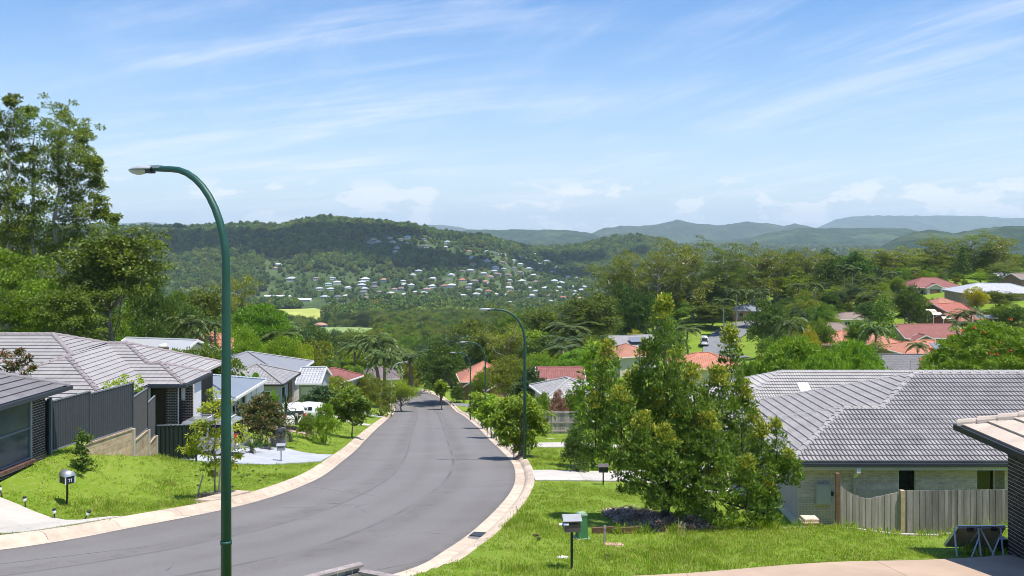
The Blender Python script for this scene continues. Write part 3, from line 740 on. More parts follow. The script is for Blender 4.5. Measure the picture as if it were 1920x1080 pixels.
def make_palm(key, seed, H=9, nf=18, fl=2.6, lm='palm', trunk=.15, bark=BARK, leafw=.24, wid=.66):
    rng = np.random.default_rng(seed); mb = MB(); limb(mb, (0, 0, -1), (rng.normal() * .15, rng.normal() * .15, H), trunk * 1.15, trunk * .8, rng, .02, 6, 8)
    mb.tube([(0, 0, H - .1), (0, 0, H + .7)], [trunk * 1.0, trunk * .5], 8)
    parts = []
    for i in range(nf):
        k = i / nf; an = i * 2.399 + rng.random() * .3
        parts.append(frond(rng, (0, 0, H + .45), an, fl * (.8 + .3 * rng.random()), 1.30 - 1.15 * k, .90 + .35 * k, 15, wid, leafw))
    proto(key, mb, parts, lm, bark)
make_gum('gum_a', 1, 25, 5.0, 24, 'olive', BARKP, .40, .34, 50, 1.25)
make_gum('gum_b', 2, 22, 5.8, 24, 'olive', BARKP, .26, .36, 50, 1.4)
make_gum('gum_c', 3, 18, 6.0, 20, 'gold', BARKP, .25, .42, 42, 1.5)
make_gum('gum_d', 4, 16, 5.4, 18, 'gold', BARK, .18, .40, 42, 1.4)
make_round('broad_a', 5, 12, 11, .16, 'mid', 230, 52, .38, 1.05, lowest=.06)
make_round('broad_b', 6, 11, 12, .14, 'dark', 240, 52, .36, 1.0, nlobe=12, lowest=.06)
make_round('broad_c', 7, 14, 9, .15, 'olive', 240, 56, .34, .95, nlobe=11, droop=.25, lowest=.05)
make_round('broad_d', 8, 9, 9, .12, 'bright', 210, 50, .3, .85, nlobe=11, lowest=.05)
make_round('broad_e', 9, 13, 8, .12, 'blue', 190, 46, .36, .95, nlobe=8, lowest=.05)
make_round('bush_a', 10, 4, 5, -.24, 'mid', 130, 34, .24, .5, lowest=.02)
make_round('bush_b', 11, 3.2, 4.4, -.24, 'bright', 120, 36, .2, .45, nlobe=7, lowest=.02)
make_round('bush_c', 12, 4.2, 4.4, -.24, 'blue', 150, 40, .22, .42, nlobe=9, lowest=.02)
make_spread('spread_a', 13, 7, 10.5, 'fern', 170, 90, .34)
make_spread('spread_b', 14, 8.5, 10.5, 'fern', 240, 110, .27, 60)
make_cone('cone_a', 15, 14, 5, 'dark'); make_cone('cone_b', 16, 9, 4.6, 'mid', 14, .42)
make_palm('palm_a', 17, 8.5); make_palm('palm_b', 18, 6, 20, 3.2, 'palm', .2, BARK, .28, .8); make_palm('palm_c', 19, 11, 16, 2.3, 'palm', .13, BARKP, .32, .75)

PLANTED = {}
def plant(key, name, x, y, h, wd=None, lm=None, label='', cat='tree', group=None, rz=None, z=None, sink=.0, trunk=True):
    """a tree as root Empty > trunk, crown; h height and wd crown width in metres"""
    tm, cm, ph, pr = PROTO[key]; rnd = random.Random(int(x * 1310 + y * 173) & 0xffff)
    z = g(x, y) if z is None else z
    sz = (h + sink) / ph; sx = sz if wd is None else wd / (2 * pr)
    r = empty(name, (x, y, z - sink), rnd.random() * 6.28 if rz is None else rz, (sx, sx * rnd.uniform(.94, 1.06), sz))
    if trunk: put('trunk', tm, r, True)
    c = put('crown', cm, r, True)
    if lm:
        c.material_slots[0].link = 'OBJECT'; c.material_slots[0].material = LM[lm]
    tag(r, label, cat, group); PLANTED.setdefault(label, 0); PLANTED[label] += 1
    return r
def tree_px(key, name, px, Y, top, wpx=None, **k):
    """placed by bearing, distance and the height its top reaches"""
    x = xat(px, Y); z = k.pop('z', None); z = g(x, Y) if z is None else z
    return plant(key, name, x, Y, zat(top, Y) - z, None if wpx is None else wpx / FPX * Y, z=z, **k)
def scatter(name, P, S, protos, label, cat, seed=0, tilt=0.0, norm=None):
    """uncountable growth: points carrying instances of a few small plants"""
    rng = np.random.default_rng(seed); P = np.asarray(P, np.float32); S = np.asarray(S, np.float32)
    me = bpy.data.meshes.new(name); me.vertices.add(len(P)); me.vertices.foreach_set('co', P.ravel())
    idx = rng.integers(0, len(protos), len(P)).astype(np.int32)
    if norm is not None: S = (S / np.asarray(norm, np.float32)[idx]).astype(np.float32)
    a = me.attributes.new('scl', 'FLOAT_VECTOR', 'POINT'); a.data.foreach_set('vector', S.ravel())
    a = me.attributes.new('rot', 'FLOAT_VECTOR', 'POINT'); R = np.stack([rng.normal(size=len(P)) * tilt, rng.normal(size=len(P)) * tilt, rng.random(len(P)) * 6.283], -1).astype(np.float32); a.data.foreach_set('vector', R.ravel())
    a = me.attributes.new('idx', 'INT', 'POINT'); a.data.foreach_set('value', idx)
    o = put(name, me); c = bpy.data.collections.new(name + '_kinds')
    for i, pm in enumerate(protos):
        q = bpy.data.objects.new('%s_kind_%02d' % (name, i), pm); c.objects.link(q)
    ng = bpy.data.node_groups.new(name, 'GeometryNodeTree'); ng.interface.new_socket('Geometry', in_out='INPUT', socket_type='NodeSocketGeometry'); ng.interface.new_socket('Geometry', in_out='OUTPUT', socket_type='NodeSocketGeometry')
    A = ng.nodes.new; gi = A('NodeGroupInput'); go = A('NodeGroupOutput'); ip = A('GeometryNodeInstanceOnPoints'); ci_ = A('GeometryNodeCollectionInfo')
    ci_.inputs['Collection'].default_value = c; ci_.inputs['Separate Children'].default_value = True; ci_.inputs['Reset Children'].default_value = True
    def na(nm, ty): n = A('GeometryNodeInputNamedAttribute'); n.data_type = ty; n.inputs[0].default_value = nm; return n.outputs[0]
    K = ng.links.new; K(gi.outputs[0], ip.inputs['Points']); K(ci_.outputs[0], ip.inputs['Instance']); ip.inputs['Pick Instance'].default_value = True
    K(na('idx', 'INT'), ip.inputs['Instance Index']); K(na('rot', 'FLOAT_VECTOR'), ip.inputs['Rotation']); K(na('scl', 'FLOAT_VECTOR'), ip.inputs['Scale']); K(ip.outputs[0], go.inputs[0])
    md = o.modifiers.new('instances', 'NODES'); md.node_group = ng
    return tag(o, label, cat, kind='stuff')
# ------------------------------------------------------------------ building materials
M_TILE_R = mat('tile_grey', (.30, .284, .276), .55, .14, 1.5, 60, .2, objvar=.07, stain=(.20, .19, .185))
M_CAP_R = mat('tile_grey_cap', (.33, .312, .30), .6, .14, 2, 60, .2, objvar=.06)
M_TILE_A = mat('tile_pale_grey', (.335, .318, .308), .6, .10, 1.5, 60, .2, objvar=.05, stain=(.29, .275, .275))
M_CAP_A = mat('tile_taupe_cap', (.27, .235, .235), .65, .15, 2, 60, .2)
M_TILE_L = mat('tile_charcoal', (.19, .18, .185), .55, .12, 1.5, 60, .2, objvar=.06)
M_TILE_N = mat('tile_sand', (.56, .47, .38), .7, .10, 1.5, 60, .2, objvar=.05, stain=(.42, .34, .27))
M_TILE_2 = mat('tile_greyed_cream', (.44, .42, .39), .6, .14, 1.5, 60, .2)
M_DECK = mat('roof_underlay', (.10, .095, .095), .9, .1)
M_BRICK_R = mat('brick_grey', (.54, .455, .445), .85, .12, 3, 70, .35, objvar=.16)
M_BRICK_D = mat('brick_black', (.050, .040, .038), .7, .2, 3, 70, .3, objvar=.3)
M_BRICK_S = mat('brick_red_sill', (.14, .075, .06), .8, .2, 3, 70, .3, objvar=.2)
M_MORT_R = mat('mortar_grey', (.80, .75, .72), .95, .1)
M_MORT_D = mat('mortar_cream', (.72, .66, .57), .95, .08)
M_FASC = mat('fascia_pale', (.62, .59, .58), .6, .05)
M_GUT = mat('gutter_dark_blue', (.045, .052, .065), .4, .1, metal=.0)
M_FRAME = mat('window_frame_blue_grey', (.16, .19, .22), .45, .1)
M_FRAMEB = mat('window_frame_black', (.03, .032, .036), .4, .1)
M_WHITE = mat('paint_white', (.78, .77, .75), .6, .05)
M_GREYP = mat('paint_grey', (.40, .40, .41), .6, .06)
M_TIMB = mat('timber_weathered', (.37, .32, .305), .9, .28, 5, 50, .5, objvar=.22, stretch=(1, 1, .12))
M_TIMBF = mat('timber_fresh', (.50, .38, .25), .85, .2, 5, 50, .4, objvar=.12, stain=(.30, .17, .09))
M_TIMBB = mat('timber_brown', (.17, .10, .06), .9, .25, 5, 50, .4, objvar=.15)
M_STEEL = mat('steel_galvanised', (.45, .47, .49), .4, .1, metal=.6)
M_ALU = mat('aluminium', (.62, .63, .65), .35, .06, metal=.7)
GLASS = glass_mat('glass_dark'); GLASSG = glass_mat('glass_grey', (.07, .085, .10), .1)
def metal_roof(name, col, stretch):
    m, nt, b = base_mat(name); vec = nadd(nt, 'ShaderNodeNewGeometry').outputs['Position']
    n1 = noise(nt, vec, .8, 4); c = mixc(nt, n1, tuple(x * .88 for x in col), tuple(x * 1.1 for x in col))
    nt.links.new(c, b.inputs['Base Color']); b.inputs['Roughness'].default_value = .5; b.inputs['Metallic'].default_value = .25
    wv = nadd(nt, 'ShaderNodeTexWave'); mp_ = nadd(nt, 'ShaderNodeMapping'); nt.links.new(vec, mp_.inputs[0]); mp_.inputs['Scale'].default_value = stretch; nt.links.new(mp_.outputs[0], wv.inputs[0]); wv.inputs['Scale'].default_value = 1.0
    bump(nt, b, wv.outputs['Fac'], .5, .03); return m
M_METAL = metal_roof('roof_metal_grey', (.31, .315, .33), (4.2, .0, 0)); M_METALB = metal_roof('roof_metal_blue', (.27, .31, .36), (4.2, 0, 0))
M_METALW = metal_roof('roof_metal_pale', (.45, .465, .48), (0, 4.2, 0))
def tiled_mat(name, col, dark=.45):
    """distant tiled roof: courses too small to pick apart, laid by metres along and up the slope"""
    m, nt, b = base_mat(name); uv = nadd(nt, 'ShaderNodeUVMap'); vec = nadd(nt, 'ShaderNodeNewGeometry').outputs['Position']
    br = nadd(nt, 'ShaderNodeTexBrick'); nt.links.new(uv.outputs[0], br.inputs[0]); br.offset = 0
    br.inputs['Scale'].default_value = 1; br.inputs['Brick Width'].default_value = .3; br.inputs['Row Height'].default_value = .34; br.inputs['Mortar Size'].default_value = .03; br.inputs['Mortar Smooth'].default_value = .4
    br.inputs['Color1'].default_value = (*[c * .85 for c in col], 1); br.inputs['Color2'].default_value = (*[min(1, c * 1.15) for c in col], 1); br.inputs['Mortar'].default_value = (*[c * dark for c in col], 1)
    n1 = noise(nt, vec, .7, 6, .65, .5); c = mixc(nt, nmath(nt, 'MULTIPLY', ramp(nt, n1, .4, .75), .45), br.outputs[0], tuple(x * .62 for x in col))
    nt.links.new(c, b.inputs['Base Color']); b.inputs['Roughness'].default_value = .75
    bump(nt, b, br.outputs['Fac'], -.6, .03); return m
def bricked_mat(name, col, mort=(.5, .45, .38)):
    m, nt, b = base_mat(name); uv = nadd(nt, 'ShaderNodeUVMap')
    br = nadd(nt, 'ShaderNodeTexBrick'); nt.links.new(uv.outputs[0], br.inputs[0])
    br.inputs['Scale'].default_value = 1; br.inputs['Brick Width'].default_value = .24; br.inputs['Row Height'].default_value = .086; br.inputs['Mortar Size'].default_value = .006
    br.inputs['Color1'].default_value = (*[c * .75 for c in col], 1); br.inputs['Color2'].default_value = (*[c * 1.2 for c in col], 1); br.inputs['Mortar'].default_value = (*mort, 1)
    vec = nadd(nt, 'ShaderNodeNewGeometry').outputs['Position']; n1 = noise(nt, vec, .9, 5)
    c = mixc(nt, nmath(nt, 'MULTIPLY', ramp(nt, n1, .4, .7), .3), br.outputs[0], tuple(x * .7 for x in col))
    nt.links.new(c, b.inputs['Base Color']); b.inputs['Roughness'].default_value = .9; return m
T_ORANGE = tiled_mat('roof_tile_orange', (.50, .21, .13)); T_SALMON = tiled_mat('roof_tile_salmon', (.50, .205, .125)); T_MAROON = tiled_mat('roof_tile_maroon', (.27, .10, .085))
T_RED = tiled_mat('roof_tile_red', (.40, .13, .09)); T_BROWN = tiled_mat('roof_tile_brown', (.27, .20, .165)); T_GREY = tiled_mat('roof_tile_mid_grey', (.30, .29, .29)); T_PURP = tiled_mat('roof_tile_plum', (.20, .15, .16)); T_TERRA = tiled_mat('roof_tile_terracotta', (.42, .19, .12))
B_TAN = bricked_mat('brick_tan', (.42, .27, .16)); B_ORANGE = bricked_mat('brick_orange', (.42, .20, .11)); B_CREAM = bricked_mat('brick_cream', (.50, .40, .27)); B_BROWN = bricked_mat('brick_brown', (.24, .11, .07))
W_WHITE = mat('render_white', (.74, .73, .70), .8, .06); W_GREY = mat('cladding_grey', (.42, .42, .42), .8, .06); W_CREAM = mat('render_cream', (.62, .56, .45), .8, .06)

# ------------------------------------------------------------------ tile and brick laying
def tile_geo(kind, w_, h_):
    """one tile in (along, up, out) space: nose at 0, tail tucked under the next course"""
    v = []; f = []
    if kind == 'roll':
        q = w_ / 2; xs = np.array([0, .010, .035, q * .55, q * .85, q - .002, q, q + .010, q + .035, q * 1.55, q * 1.85, w_ - .002]); pr = np.tile([.0, .052, .066, .060, .038, .006], 2)
    else: xs = np.array([0, .012, .03, w_ * .5, w_ - .02, w_ - .006]); pr = np.array([0, .012, .014, .011, .014, .0])
    n = len(xs); e = h_ + .03
    for (t, off) in ((0, -.012), (0, .056), (e, .008)):
        for x, p in zip(xs, pr): v.append((x, t, off + (p if off > 0 else 0)))
    for i in range(n - 1): f.append((i, i + 1, n + i + 1, n + i)); f.append((n + i, n + i + 1, 2 * n + i + 1, 2 * n + i))
    return v, f
TILE_MESH = {}
def face_frame(poly):
    P = [Vector(p) for p in poly]; nrm = Vector((0, 0, 0))
    for i in range(len(P)): nrm += (P[i] - P[0]).cross(P[(i + 1) % len(P)] - P[0])
    nrm.normalize()
    if nrm.z < 0: nrm = -nrm
    u = Vector((0, 0, 1)).cross(nrm).normalized(); v = nrm.cross(u)
    o = min(P, key=lambda p: p.z); return P, nrm, u, v, o
def lay_tiles(parent, poly, kind, material, single=0, w_=.3, h_=.32, org=None, view=True):
    """tiles over one convex roof face; the nearest whole ones are single pieces, the rest one piece"""
    P, nrm, u, v, o = face_frame(poly)
    if org is not None: o = Vector(org)
    M = Matrix(((u.x, v.x, nrm.x, o.x), (u.y, v.y, nrm.y, o.y), (u.z, v.z, nrm.z, o.z), (0, 0, 0, 1))); Mi = M.inverted()
    Q = np.array([tuple(Mi @ p)[:2] for p in P]); area = sum(Q[i][0] * Q[(i + 1) % len(Q)][1] - Q[(i + 1) % len(Q)][0] * Q[i][1] for i in range(len(Q)))
    if area < 0: Q = Q[::-1]
    E = [(Q[i], Q[(i + 1) % len(Q)]) for i in range(len(Q))]
    def sd(x, y): return min(((b[0] - a[0]) * (y - a[1]) - (b[1] - a[1]) * (x - a[0])) / max(math.hypot(b[0] - a[0], b[1] - a[1]), 1e-9) for a, b in E)
    key = (kind, w_, h_, material.name)
    if key not in TILE_MESH:
        tv, tf = tile_geo(kind, w_, h_); mb = MB(); mb.v = tv; mb.f = tf; TILE_MESH[key] = mb.mesh('tile', material)
    tv, tf = tile_geo(kind, w_, h_)
    full = []; part = []
    lo = Q.min(0); hi = Q.max(0)
    for r in range(int(math.floor(lo[1] / h_ + 1e-4)), int(math.ceil(hi[1] / h_ - 1e-4))):
        for c in range(int(math.floor(lo[0] / w_)) - 1, int(math.ceil(hi[0] / w_)) + 1):
            x = c * w_; y = r * h_; cs = [sd(x + a, y + b) for a in (0, w_) for b in (0, h_)]
            if min(cs) > -1e-3: full.append((x, y))
            elif max(cs) > 0 or sd(x + w_ / 2, y + h_ / 2) > -w_ * .3: part.append((x, y))
    def seen(q):
        p = M @ Vector((q[0], q[1], 0)); px = CXP + FPX * p.x / p.y; py = HYP - FPX * p.z / p.y
        return (0 if -10 < px < 1930 and py < 1085 else 1, p.length)
    if single:
        full.sort(key=seen)
        for x, y in full[:single]: put('tile', TILE_MESH[key], parent, False, M @ Matrix.Translation((x, y, 0)))
        n_done = min(single, len(full)); full = full[single:]
    else: n_done = 0
    mb = MB()
    for x, y in full:
        i = len(mb.v); mb.v += [(a + x, b + y, c) for a, b, c in tv]; mb.f += [tuple(q + i for q in f) for f in tf]
    if part:
        bm = bmesh.new(); pm = MB()
        for x, y in part:
            i = len(pm.v); pm.v += [(a + x, b + y, c) for a, b, c in tv]; pm.f += [tuple(q + i for q in f) for f in tf]
        me = pm.mesh('cut'); bm.from_mesh(me); bpy.data.meshes.remove(me)
        for a, b in E:
            d = (b - a) / max(np.hypot(*(b - a)), 1e-9)
            bmesh.ops.bisect_plane(bm, geom=bm.verts[:] + bm.edges[:] + bm.faces[:], plane_co=(a[0], a[1], 0), plane_no=(d[1], -d[0], 0), clear_outer=True)
        i = len(mb.v); bm.verts.index_update(); mb.v += [tuple(q.co) for q in bm.verts]; mb.f += [tuple(q.index + i for q in f.verts) for f in bm.faces]; bm.free()
    mb.v = [tuple(M @ Vector(q)) for q in mb.v]
    if mb.f: tag(mb.build('roof_tiles', material, parent), kind='stuff')
    dk = MB(); dk.quad(*[p - nrm * .03 for p in P]); dk.build('roof_deck', M_DECK, parent)
    return n_done
def cap_line(parent, a, b, material, pieces=True, r=.11, step=.40):
    """half-round ridge caps end over end"""
    a = Vector(a); b = Vector(b); d = b - a; L_ = d.length; d.normalize(); sx = d.cross(Vector((0, 0, 1))).normalized(); up = sx.cross(d).normalized()
    n = max(1, round(L_ / step)); st = L_ / n; all_ = MB()
    for k in range(n):
        mb = MB() if pieces else all_; i = len(mb.v); m = 6
        for (t, rr, lift) in ((0, r * 1.1, .035), (st * 1.06, r * .94, .02)):
            for j in range(m + 1):
                an = math.pi * j / m; p = a + d * (k * st + t) + sx * math.cos(an) * rr * 1.15 + up * (math.sin(an) * rr + lift - .03)
                mb.v.append(tuple(p))
        for j in range(m): mb.f.append((i + j, i + j + 1, i + m + 2 + j, i + m + 1 + j))
        mb.f.append(tuple(i + j for j in reversed(range(m + 1)))); mb.f.append(tuple(i + m + 1 + j for j in range(m + 1)))
        if pieces: mb.build('ridge_cap', material, parent)
    if not pieces: tag(all_.build('ridge_caps', material, parent), kind='stuff')
BRICK = {}
def lay_bricks(parent, o, u, length, height, material, mortar, openings=(), single=300, nrm=None, bl=.24, bh=.086, soldier=False, depth=.05, name='brick'):
    """running bond on a vertical plane from lower corner o along u; openings (x0,x1,z0,z1) stay clear"""
    o = Vector(o); u = Vector(u).normalized(); z = Vector((0, 0, 1)); nrm = Vector(nrm) if nrm else u.cross(z)
    M = Matrix(((u.x, nrm.x, 0, o.x), (u.y, nrm.y, 0, o.y), (u.z, nrm.z, 1, o.z), (0, 0, 0, 1)))
    jl = .017; spots = {}
    nr = int(height / bh)
    for r in range(nr):
        x = -bl / 2 if r % 2 else 0.0; z0 = r * bh
        while x < length - .02:
            a = max(x, 0); b = min(x + bl, length); x += bl
            segs = [(a, b)]
            for (p0, p1, q0, q1) in openings:
                if z0 + bh > q0 + .02 and z0 < q1 - .02:
                    ns = []
                    for (s0, s1) in segs:
                        if s1 <= p0 or s0 >= p1: ns.append((s0, s1))
                        else:
                            if s0 < p0: ns.append((s0, p0))
                            if s1 > p1: ns.append((p1, s1))
                    segs = ns
            for (s0, s1) in segs:
                if s1 - s0 > .03: spots.setdefault(round(s1 - s0 - jl, 3), []).append((s0, z0))
    L_ = [(ln, s, zz) for ln, q in spots.items() for (s, zz) in q]
    def seen(t):
        p = M @ Vector((t[1], 0, t[2])); py = HYP - FPX * p.z / p.y; px = CXP + FPX * p.x / p.y
        return (0 if -5 < px < 1925 and py < 1082 else 1, -round(p.z * 4), p.length)
    L_.sort(key=seen); rest = MB()
    for k, (ln, s, zz) in enumerate(L_):
        if k < single:
            key = (ln, bh, depth, material.name)
            if key not in BRICK: BRICK[key] = MB().box((ln / 2, depth / 2 - .03, (bh - .017) / 2), (ln, depth, bh - .017)).mesh('brick', material)
            put(name, BRICK[key], parent, False, M @ Matrix.Translation((s, 0, zz)))
        else: rest.box((s + ln / 2, depth / 2 - .03, zz + (bh - .017) / 2), (ln, depth, bh - .017), M)
    if rest.f: tag(rest.build('brickwork', material, parent), kind='stuff')
    # mortar bed between the openings, with reveals
    mb = MB(); xs = sorted({0, length, *[q for op in openings for q in op[:2]]}); zs = sorted({0, height, *[q for op in openings for q in op[2:]]})
    for x0, x1 in zip(xs[:-1], xs[1:]):
        for z0, z1 in zip(zs[:-1], zs[1:]):
            if any(op[0] <= x0 + 1e-6 and op[1] >= x1 - 1e-6 and op[2] <= z0 + 1e-6 and op[3] >= z1 - 1e-6 for op in openings): continue
            mb.box(((x0 + x1) / 2, -.06, (z0 + z1) / 2), (x1 - x0, .132, z1 - z0), M)
    mb.build('mortar_bed', mortar, parent)
    return M
def window_part(parent, M, x0, x1, z0, z1, frame, glass, cols=1, rows=1, deep=-.06, fw=.05, blind=None):
    """frame set back in its opening, panes behind; M maps (along, out, up)"""
    fr = MB()
    for (a, b, c, d) in ((x0, x1, z0, z0 + fw), (x0, x1, z1 - fw, z1), (x0, x0 + fw, z0 + fw, z1 - fw), (x1 - fw, x1, z0 + fw, z1 - fw)):
        fr.box(((a + b) / 2, deep, (c + d) / 2), (b - a, .06, d - c), M)
    for i in range(1, cols): x = x0 + (x1 - x0) * i / cols; fr.box((x, deep - .003, (z0 + z1) / 2), (fw, .055, z1 - z0 - 2 * fw), M)
    for i in range(1, rows): zz = z0 + (z1 - z0) * i / rows; fr.box(((x0 + x1) / 2, deep - .006, zz), (x1 - x0 - 2 * fw, .05, fw), M)
    w_ = fr.build('window', frame, parent)
    for i in range(cols):
        for j in range(rows):
            a = x0 + (x1 - x0) * i / cols; b = x0 + (x1 - x0) * (i + 1) / cols; c = z0 + (z1 - z0) * j / rows; d = z0 + (z1 - z0) * (j + 1) / rows
            MB().box(((a + b) / 2, deep - .022, (c + d) / 2), (b - a - .02, .012, d - c - .02), M).build('pane', glass, w_)
    return w_
def gutter(parent, pts, material=None, w_=.11, h_=.11, name='gutter'):
    mb = MB()
    for a, b in zip(pts[:-1], pts[1:]): mb.bar(Vector(a) + Vector((0, 0, -h_ * .4)), Vector(b) + Vector((0, 0, -h_ * .4)), w_, h_)
    return mb.build(name, material or M_GUT, parent)

# ------------------------------------------------------------------ generic house: hip or gable roof on a walled box, with windows
def uv_face(me_builder, poly): pass
class UVMB(MB):
    def __init__(s): super().__init__(); s.uvs = []
    def face(s, pts, wall=False):
        P = [Vector(p) for p in pts]; n = (P[1] - P[0]).cross(P[2] - P[0]).normalized()
        u = Vector((0, 0, 1)).cross(n); u = u.normalized() if u.length > 1e-4 else Vector((1, 0, 0)); v = n.cross(u)
        s.quad(*P); s.uvs.append([(p.dot(u), p.dot(v)) for p in P]); return s
    def mesh(s, name, mat=None, smooth=False):
        me = bpy.data.meshes.new(name); me.from_pydata(s.v, [], s.f); uvl = me.uv_layers.new(name='UVMap')
        uvl.data.foreach_set('uv', np.array([c for f in s.uvs for q in f for c in q], np.float32)); me.update()
        if mat: me.materials.append(mat)
        return me
def house(name, label, cx, cy, w_, d_, rot, eave, roofm, wallm, kind='hip', pitch=22.5, over=.5, wins=(), base=None, cat='house', group=None, gut=None, caps=None, extras=None, axis='x', front_gable=None, gable=None):
    """centre, size, turn (deg), eave height; wins: (side, pos, width, sill_above_floor, height[, kind]); the floor is 2.5 m under the eave"""
    c, s_ = math.cos(math.radians(rot)), math.sin(math.radians(rot))
    def W(x, y, z): return Vector((cx + x * c - y * s_, cy + x * s_ + y * c, z))
    floor = eave - 2.55
    if base is None: base = min(g(*W(x, y, 0)[:2]) for x in (-w_ / 2, w_ / 2) for y in (-d_ / 2, d_ / 2)) - .6
    base = min(base, floor - .3)
    root = empty(name, (cx, cy, base)); tag(root, label, cat, group)
    hw, hd = w_ / 2, d_ / 2; top = eave - .04
    wl = UVMB(); cs = [(-hw, -hd), (hw, -hd), (hw, hd), (-hw, hd)]
    for i in range(4):
        a, b = cs[i], cs[(i + 1) % 4]; wl.face([W(*a, base), W(*b, base), W(*b, top), W(*a, top)])
    tp = math.tan(math.radians(pitch)); ow, od = hw + over, hd + over; e = eave
    rf = UVMB()
    if kind == 'hip':
        if w_ >= d_: r = e + od * tp; A = (-(ow - od), 0); B = (ow - od, 0)
        else: r = e + ow * tp; A = (0, -(od - ow)); B = (0, od - ow)
        c4 = [(-ow, -od), (ow, -od), (ow, od), (-ow, od)]
        if w_ >= d_: fs = [[c4[0], c4[1], B, A], [c4[1], c4[2], B], [c4[2], c4[3], A, B], [c4[3], c4[0], A]]
        else: fs = [[c4[0], c4[1], A], [c4[1], c4[2], B, A], [c4[2], c4[3], B], [c4[3], c4[0], A, B]]
        for f in fs: rf.face([W(p[0], p[1], r if (p is A or p is B) else e) for p in f])
        lines = [(c4[0], A), (c4[1], B if w_ >= d_ else A), (c4[2], B), (c4[3], A if w_ >= d_ else B)]
        capl = [(W(*p, e), W(*q, r)) for p, q in lines] + ([(W(*A, r), W(*B, r))] if abs(w_ - d_) > .3 else [])
    else:
        if axis == 'x':
            r = e + od * tp; A = (-ow, 0); B = (ow, 0)
            rf.face([W(-ow, -od, e), W(ow, -od, e), W(*B, r), W(*A, r)]); rf.face([W(ow, od, e), W(-ow, od, e), W(*A, r), W(*B, r)])
            for sx in (-1, 1):
                t = [W(sx * hw, -hd, top), W(sx * hw, hd, top), W(sx * hw, 0, top + hd * tp)]; wl.face(t if sx > 0 else t[::-1])
        else:
            r = e + ow * tp; A = (0, -od); B = (0, od)
            rf.face([W(-ow, od, e), W(-ow, -od, e), W(*A, r), W(*B, r)]); rf.face([W(ow, -od, e), W(ow, od, e), W(*B, r), W(*A, r)])
            for sy in (-1, 1):
                t = [W(hw, sy * hd, top), W(-hw, sy * hd, top), W(0, sy * hd, top + hw * tp)]; wl.face(t if sy > 0 else t[::-1])
        capl = [(W(*A, r), W(*B, r))]
    wall = wl.build('wall', wallm, root); roof = rf.build('roof', roofm, root)
    md = roof.modifiers.new('thick', 'SOLIDIFY'); md.thickness = .12; md.offset = -1
    cm = MB()
    for a, b in capl: cm.tube([a + Vector((0, 0, .02)), b + Vector((0, 0, .02))], .10, 6)
    if caps is not False: cm.build('ridge_cap', caps or roofm_plain(roofm), roof)
    ring = [W(-ow, -od, e), W(ow, -od, e), W(ow, od, e), W(-ow, od, e), W(-ow, -od, e)]
    if kind == 'hip': gutter(root, ring, gut or M_WHITE, .12, .16)
    elif axis == 'x':
        gutter(root, ring[0:2], gut or M_WHITE, .12, .16); gutter(root, ring[2:4], gut or M_WHITE, .12, .16)
        for sx in (-1, 1):
            bb = MB(); bb.bar(W(sx * ow, -od, e - .05), W(sx * ow, 0, r - .05), .05, .22); bb.bar(W(sx * ow, od, e - .05), W(sx * ow, 0, r - .05), .05, .22); bb.build('barge_board', gable or M_WHITE, root)
    else:
        gutter(root, ring[1:3], gut or M_WHITE, .12, .16); gutter(root, ring[3:5], gut or M_WHITE, .12, .16)
        for sy in (-1, 1):
            bb = MB(); bb.bar(W(-ow, sy * od, e - .05), W(0, sy * od, r - .05), .05, .22); bb.bar(W(ow, sy * od, e - .05), W(0, sy * od, r - .05), .05, .22); bb.build('barge_board', gable or M_WHITE, root)
    for wn_ in wins:
        side, pos, ww, sill, hh = wn_[:5]; k = wn_[5] if len(wn_) > 5 else 'window'
        o_, uu, nn = {'f': ((pos, -hd), (1, 0), (0, -1)), 'b': ((pos, hd), (-1, 0), (0, 1)), 'l': ((-hw, pos), (0, -1), (-1, 0)), 'r': ((hw, pos), (0, 1), (1, 0))}[side]
        O = W(o_[0], o_[1], floor); U = (W(o_[0] + uu[0], o_[1] + uu[1], floor) - O); Nn = (W(o_[0] + nn[0], o_[1] + nn[1], floor) - O)
        Mx = Matrix(((U.x, Nn.x, 0, O.x), (U.y, Nn.y, 0, O.y), (U.z, Nn.z, 1, O.z), (0, 0, 0, 1)))
        if k == 'window': window_part(root, Mx, -ww / 2, ww / 2, sill, sill + hh, M_WHITE if wallm in (W_WHITE,) else M_FRAMEB if rot % 2 else M_WHITE, GLASS, 2 if ww > 1.2 else 1, 1, .035, .06)
        elif k == 'garage': MB().box((0, .03, sill + hh / 2), (ww, .06, hh), Mx).build('garage_door', W_CREAM, root)
        elif k == 'door': MB().box((0, .03, sill + hh / 2), (ww, .06, hh), Mx).build('door', M_TIMBB, root)
    root['eave'] = eave
    return root, W
_PL = {}
def roofm_plain(m):
    if m.name in _PL: return _PL[m.name]
    b = m.node_tree.nodes.get('Brick Texture'); c = tuple(b.inputs['Color1'].default_value)[:3] if b else (.4, .4, .42)
    _PL[m.name] = mat(m.name + '_cap', tuple(min(1, x * 1.15) for x in c), .75, .12); return _PL[m.name]
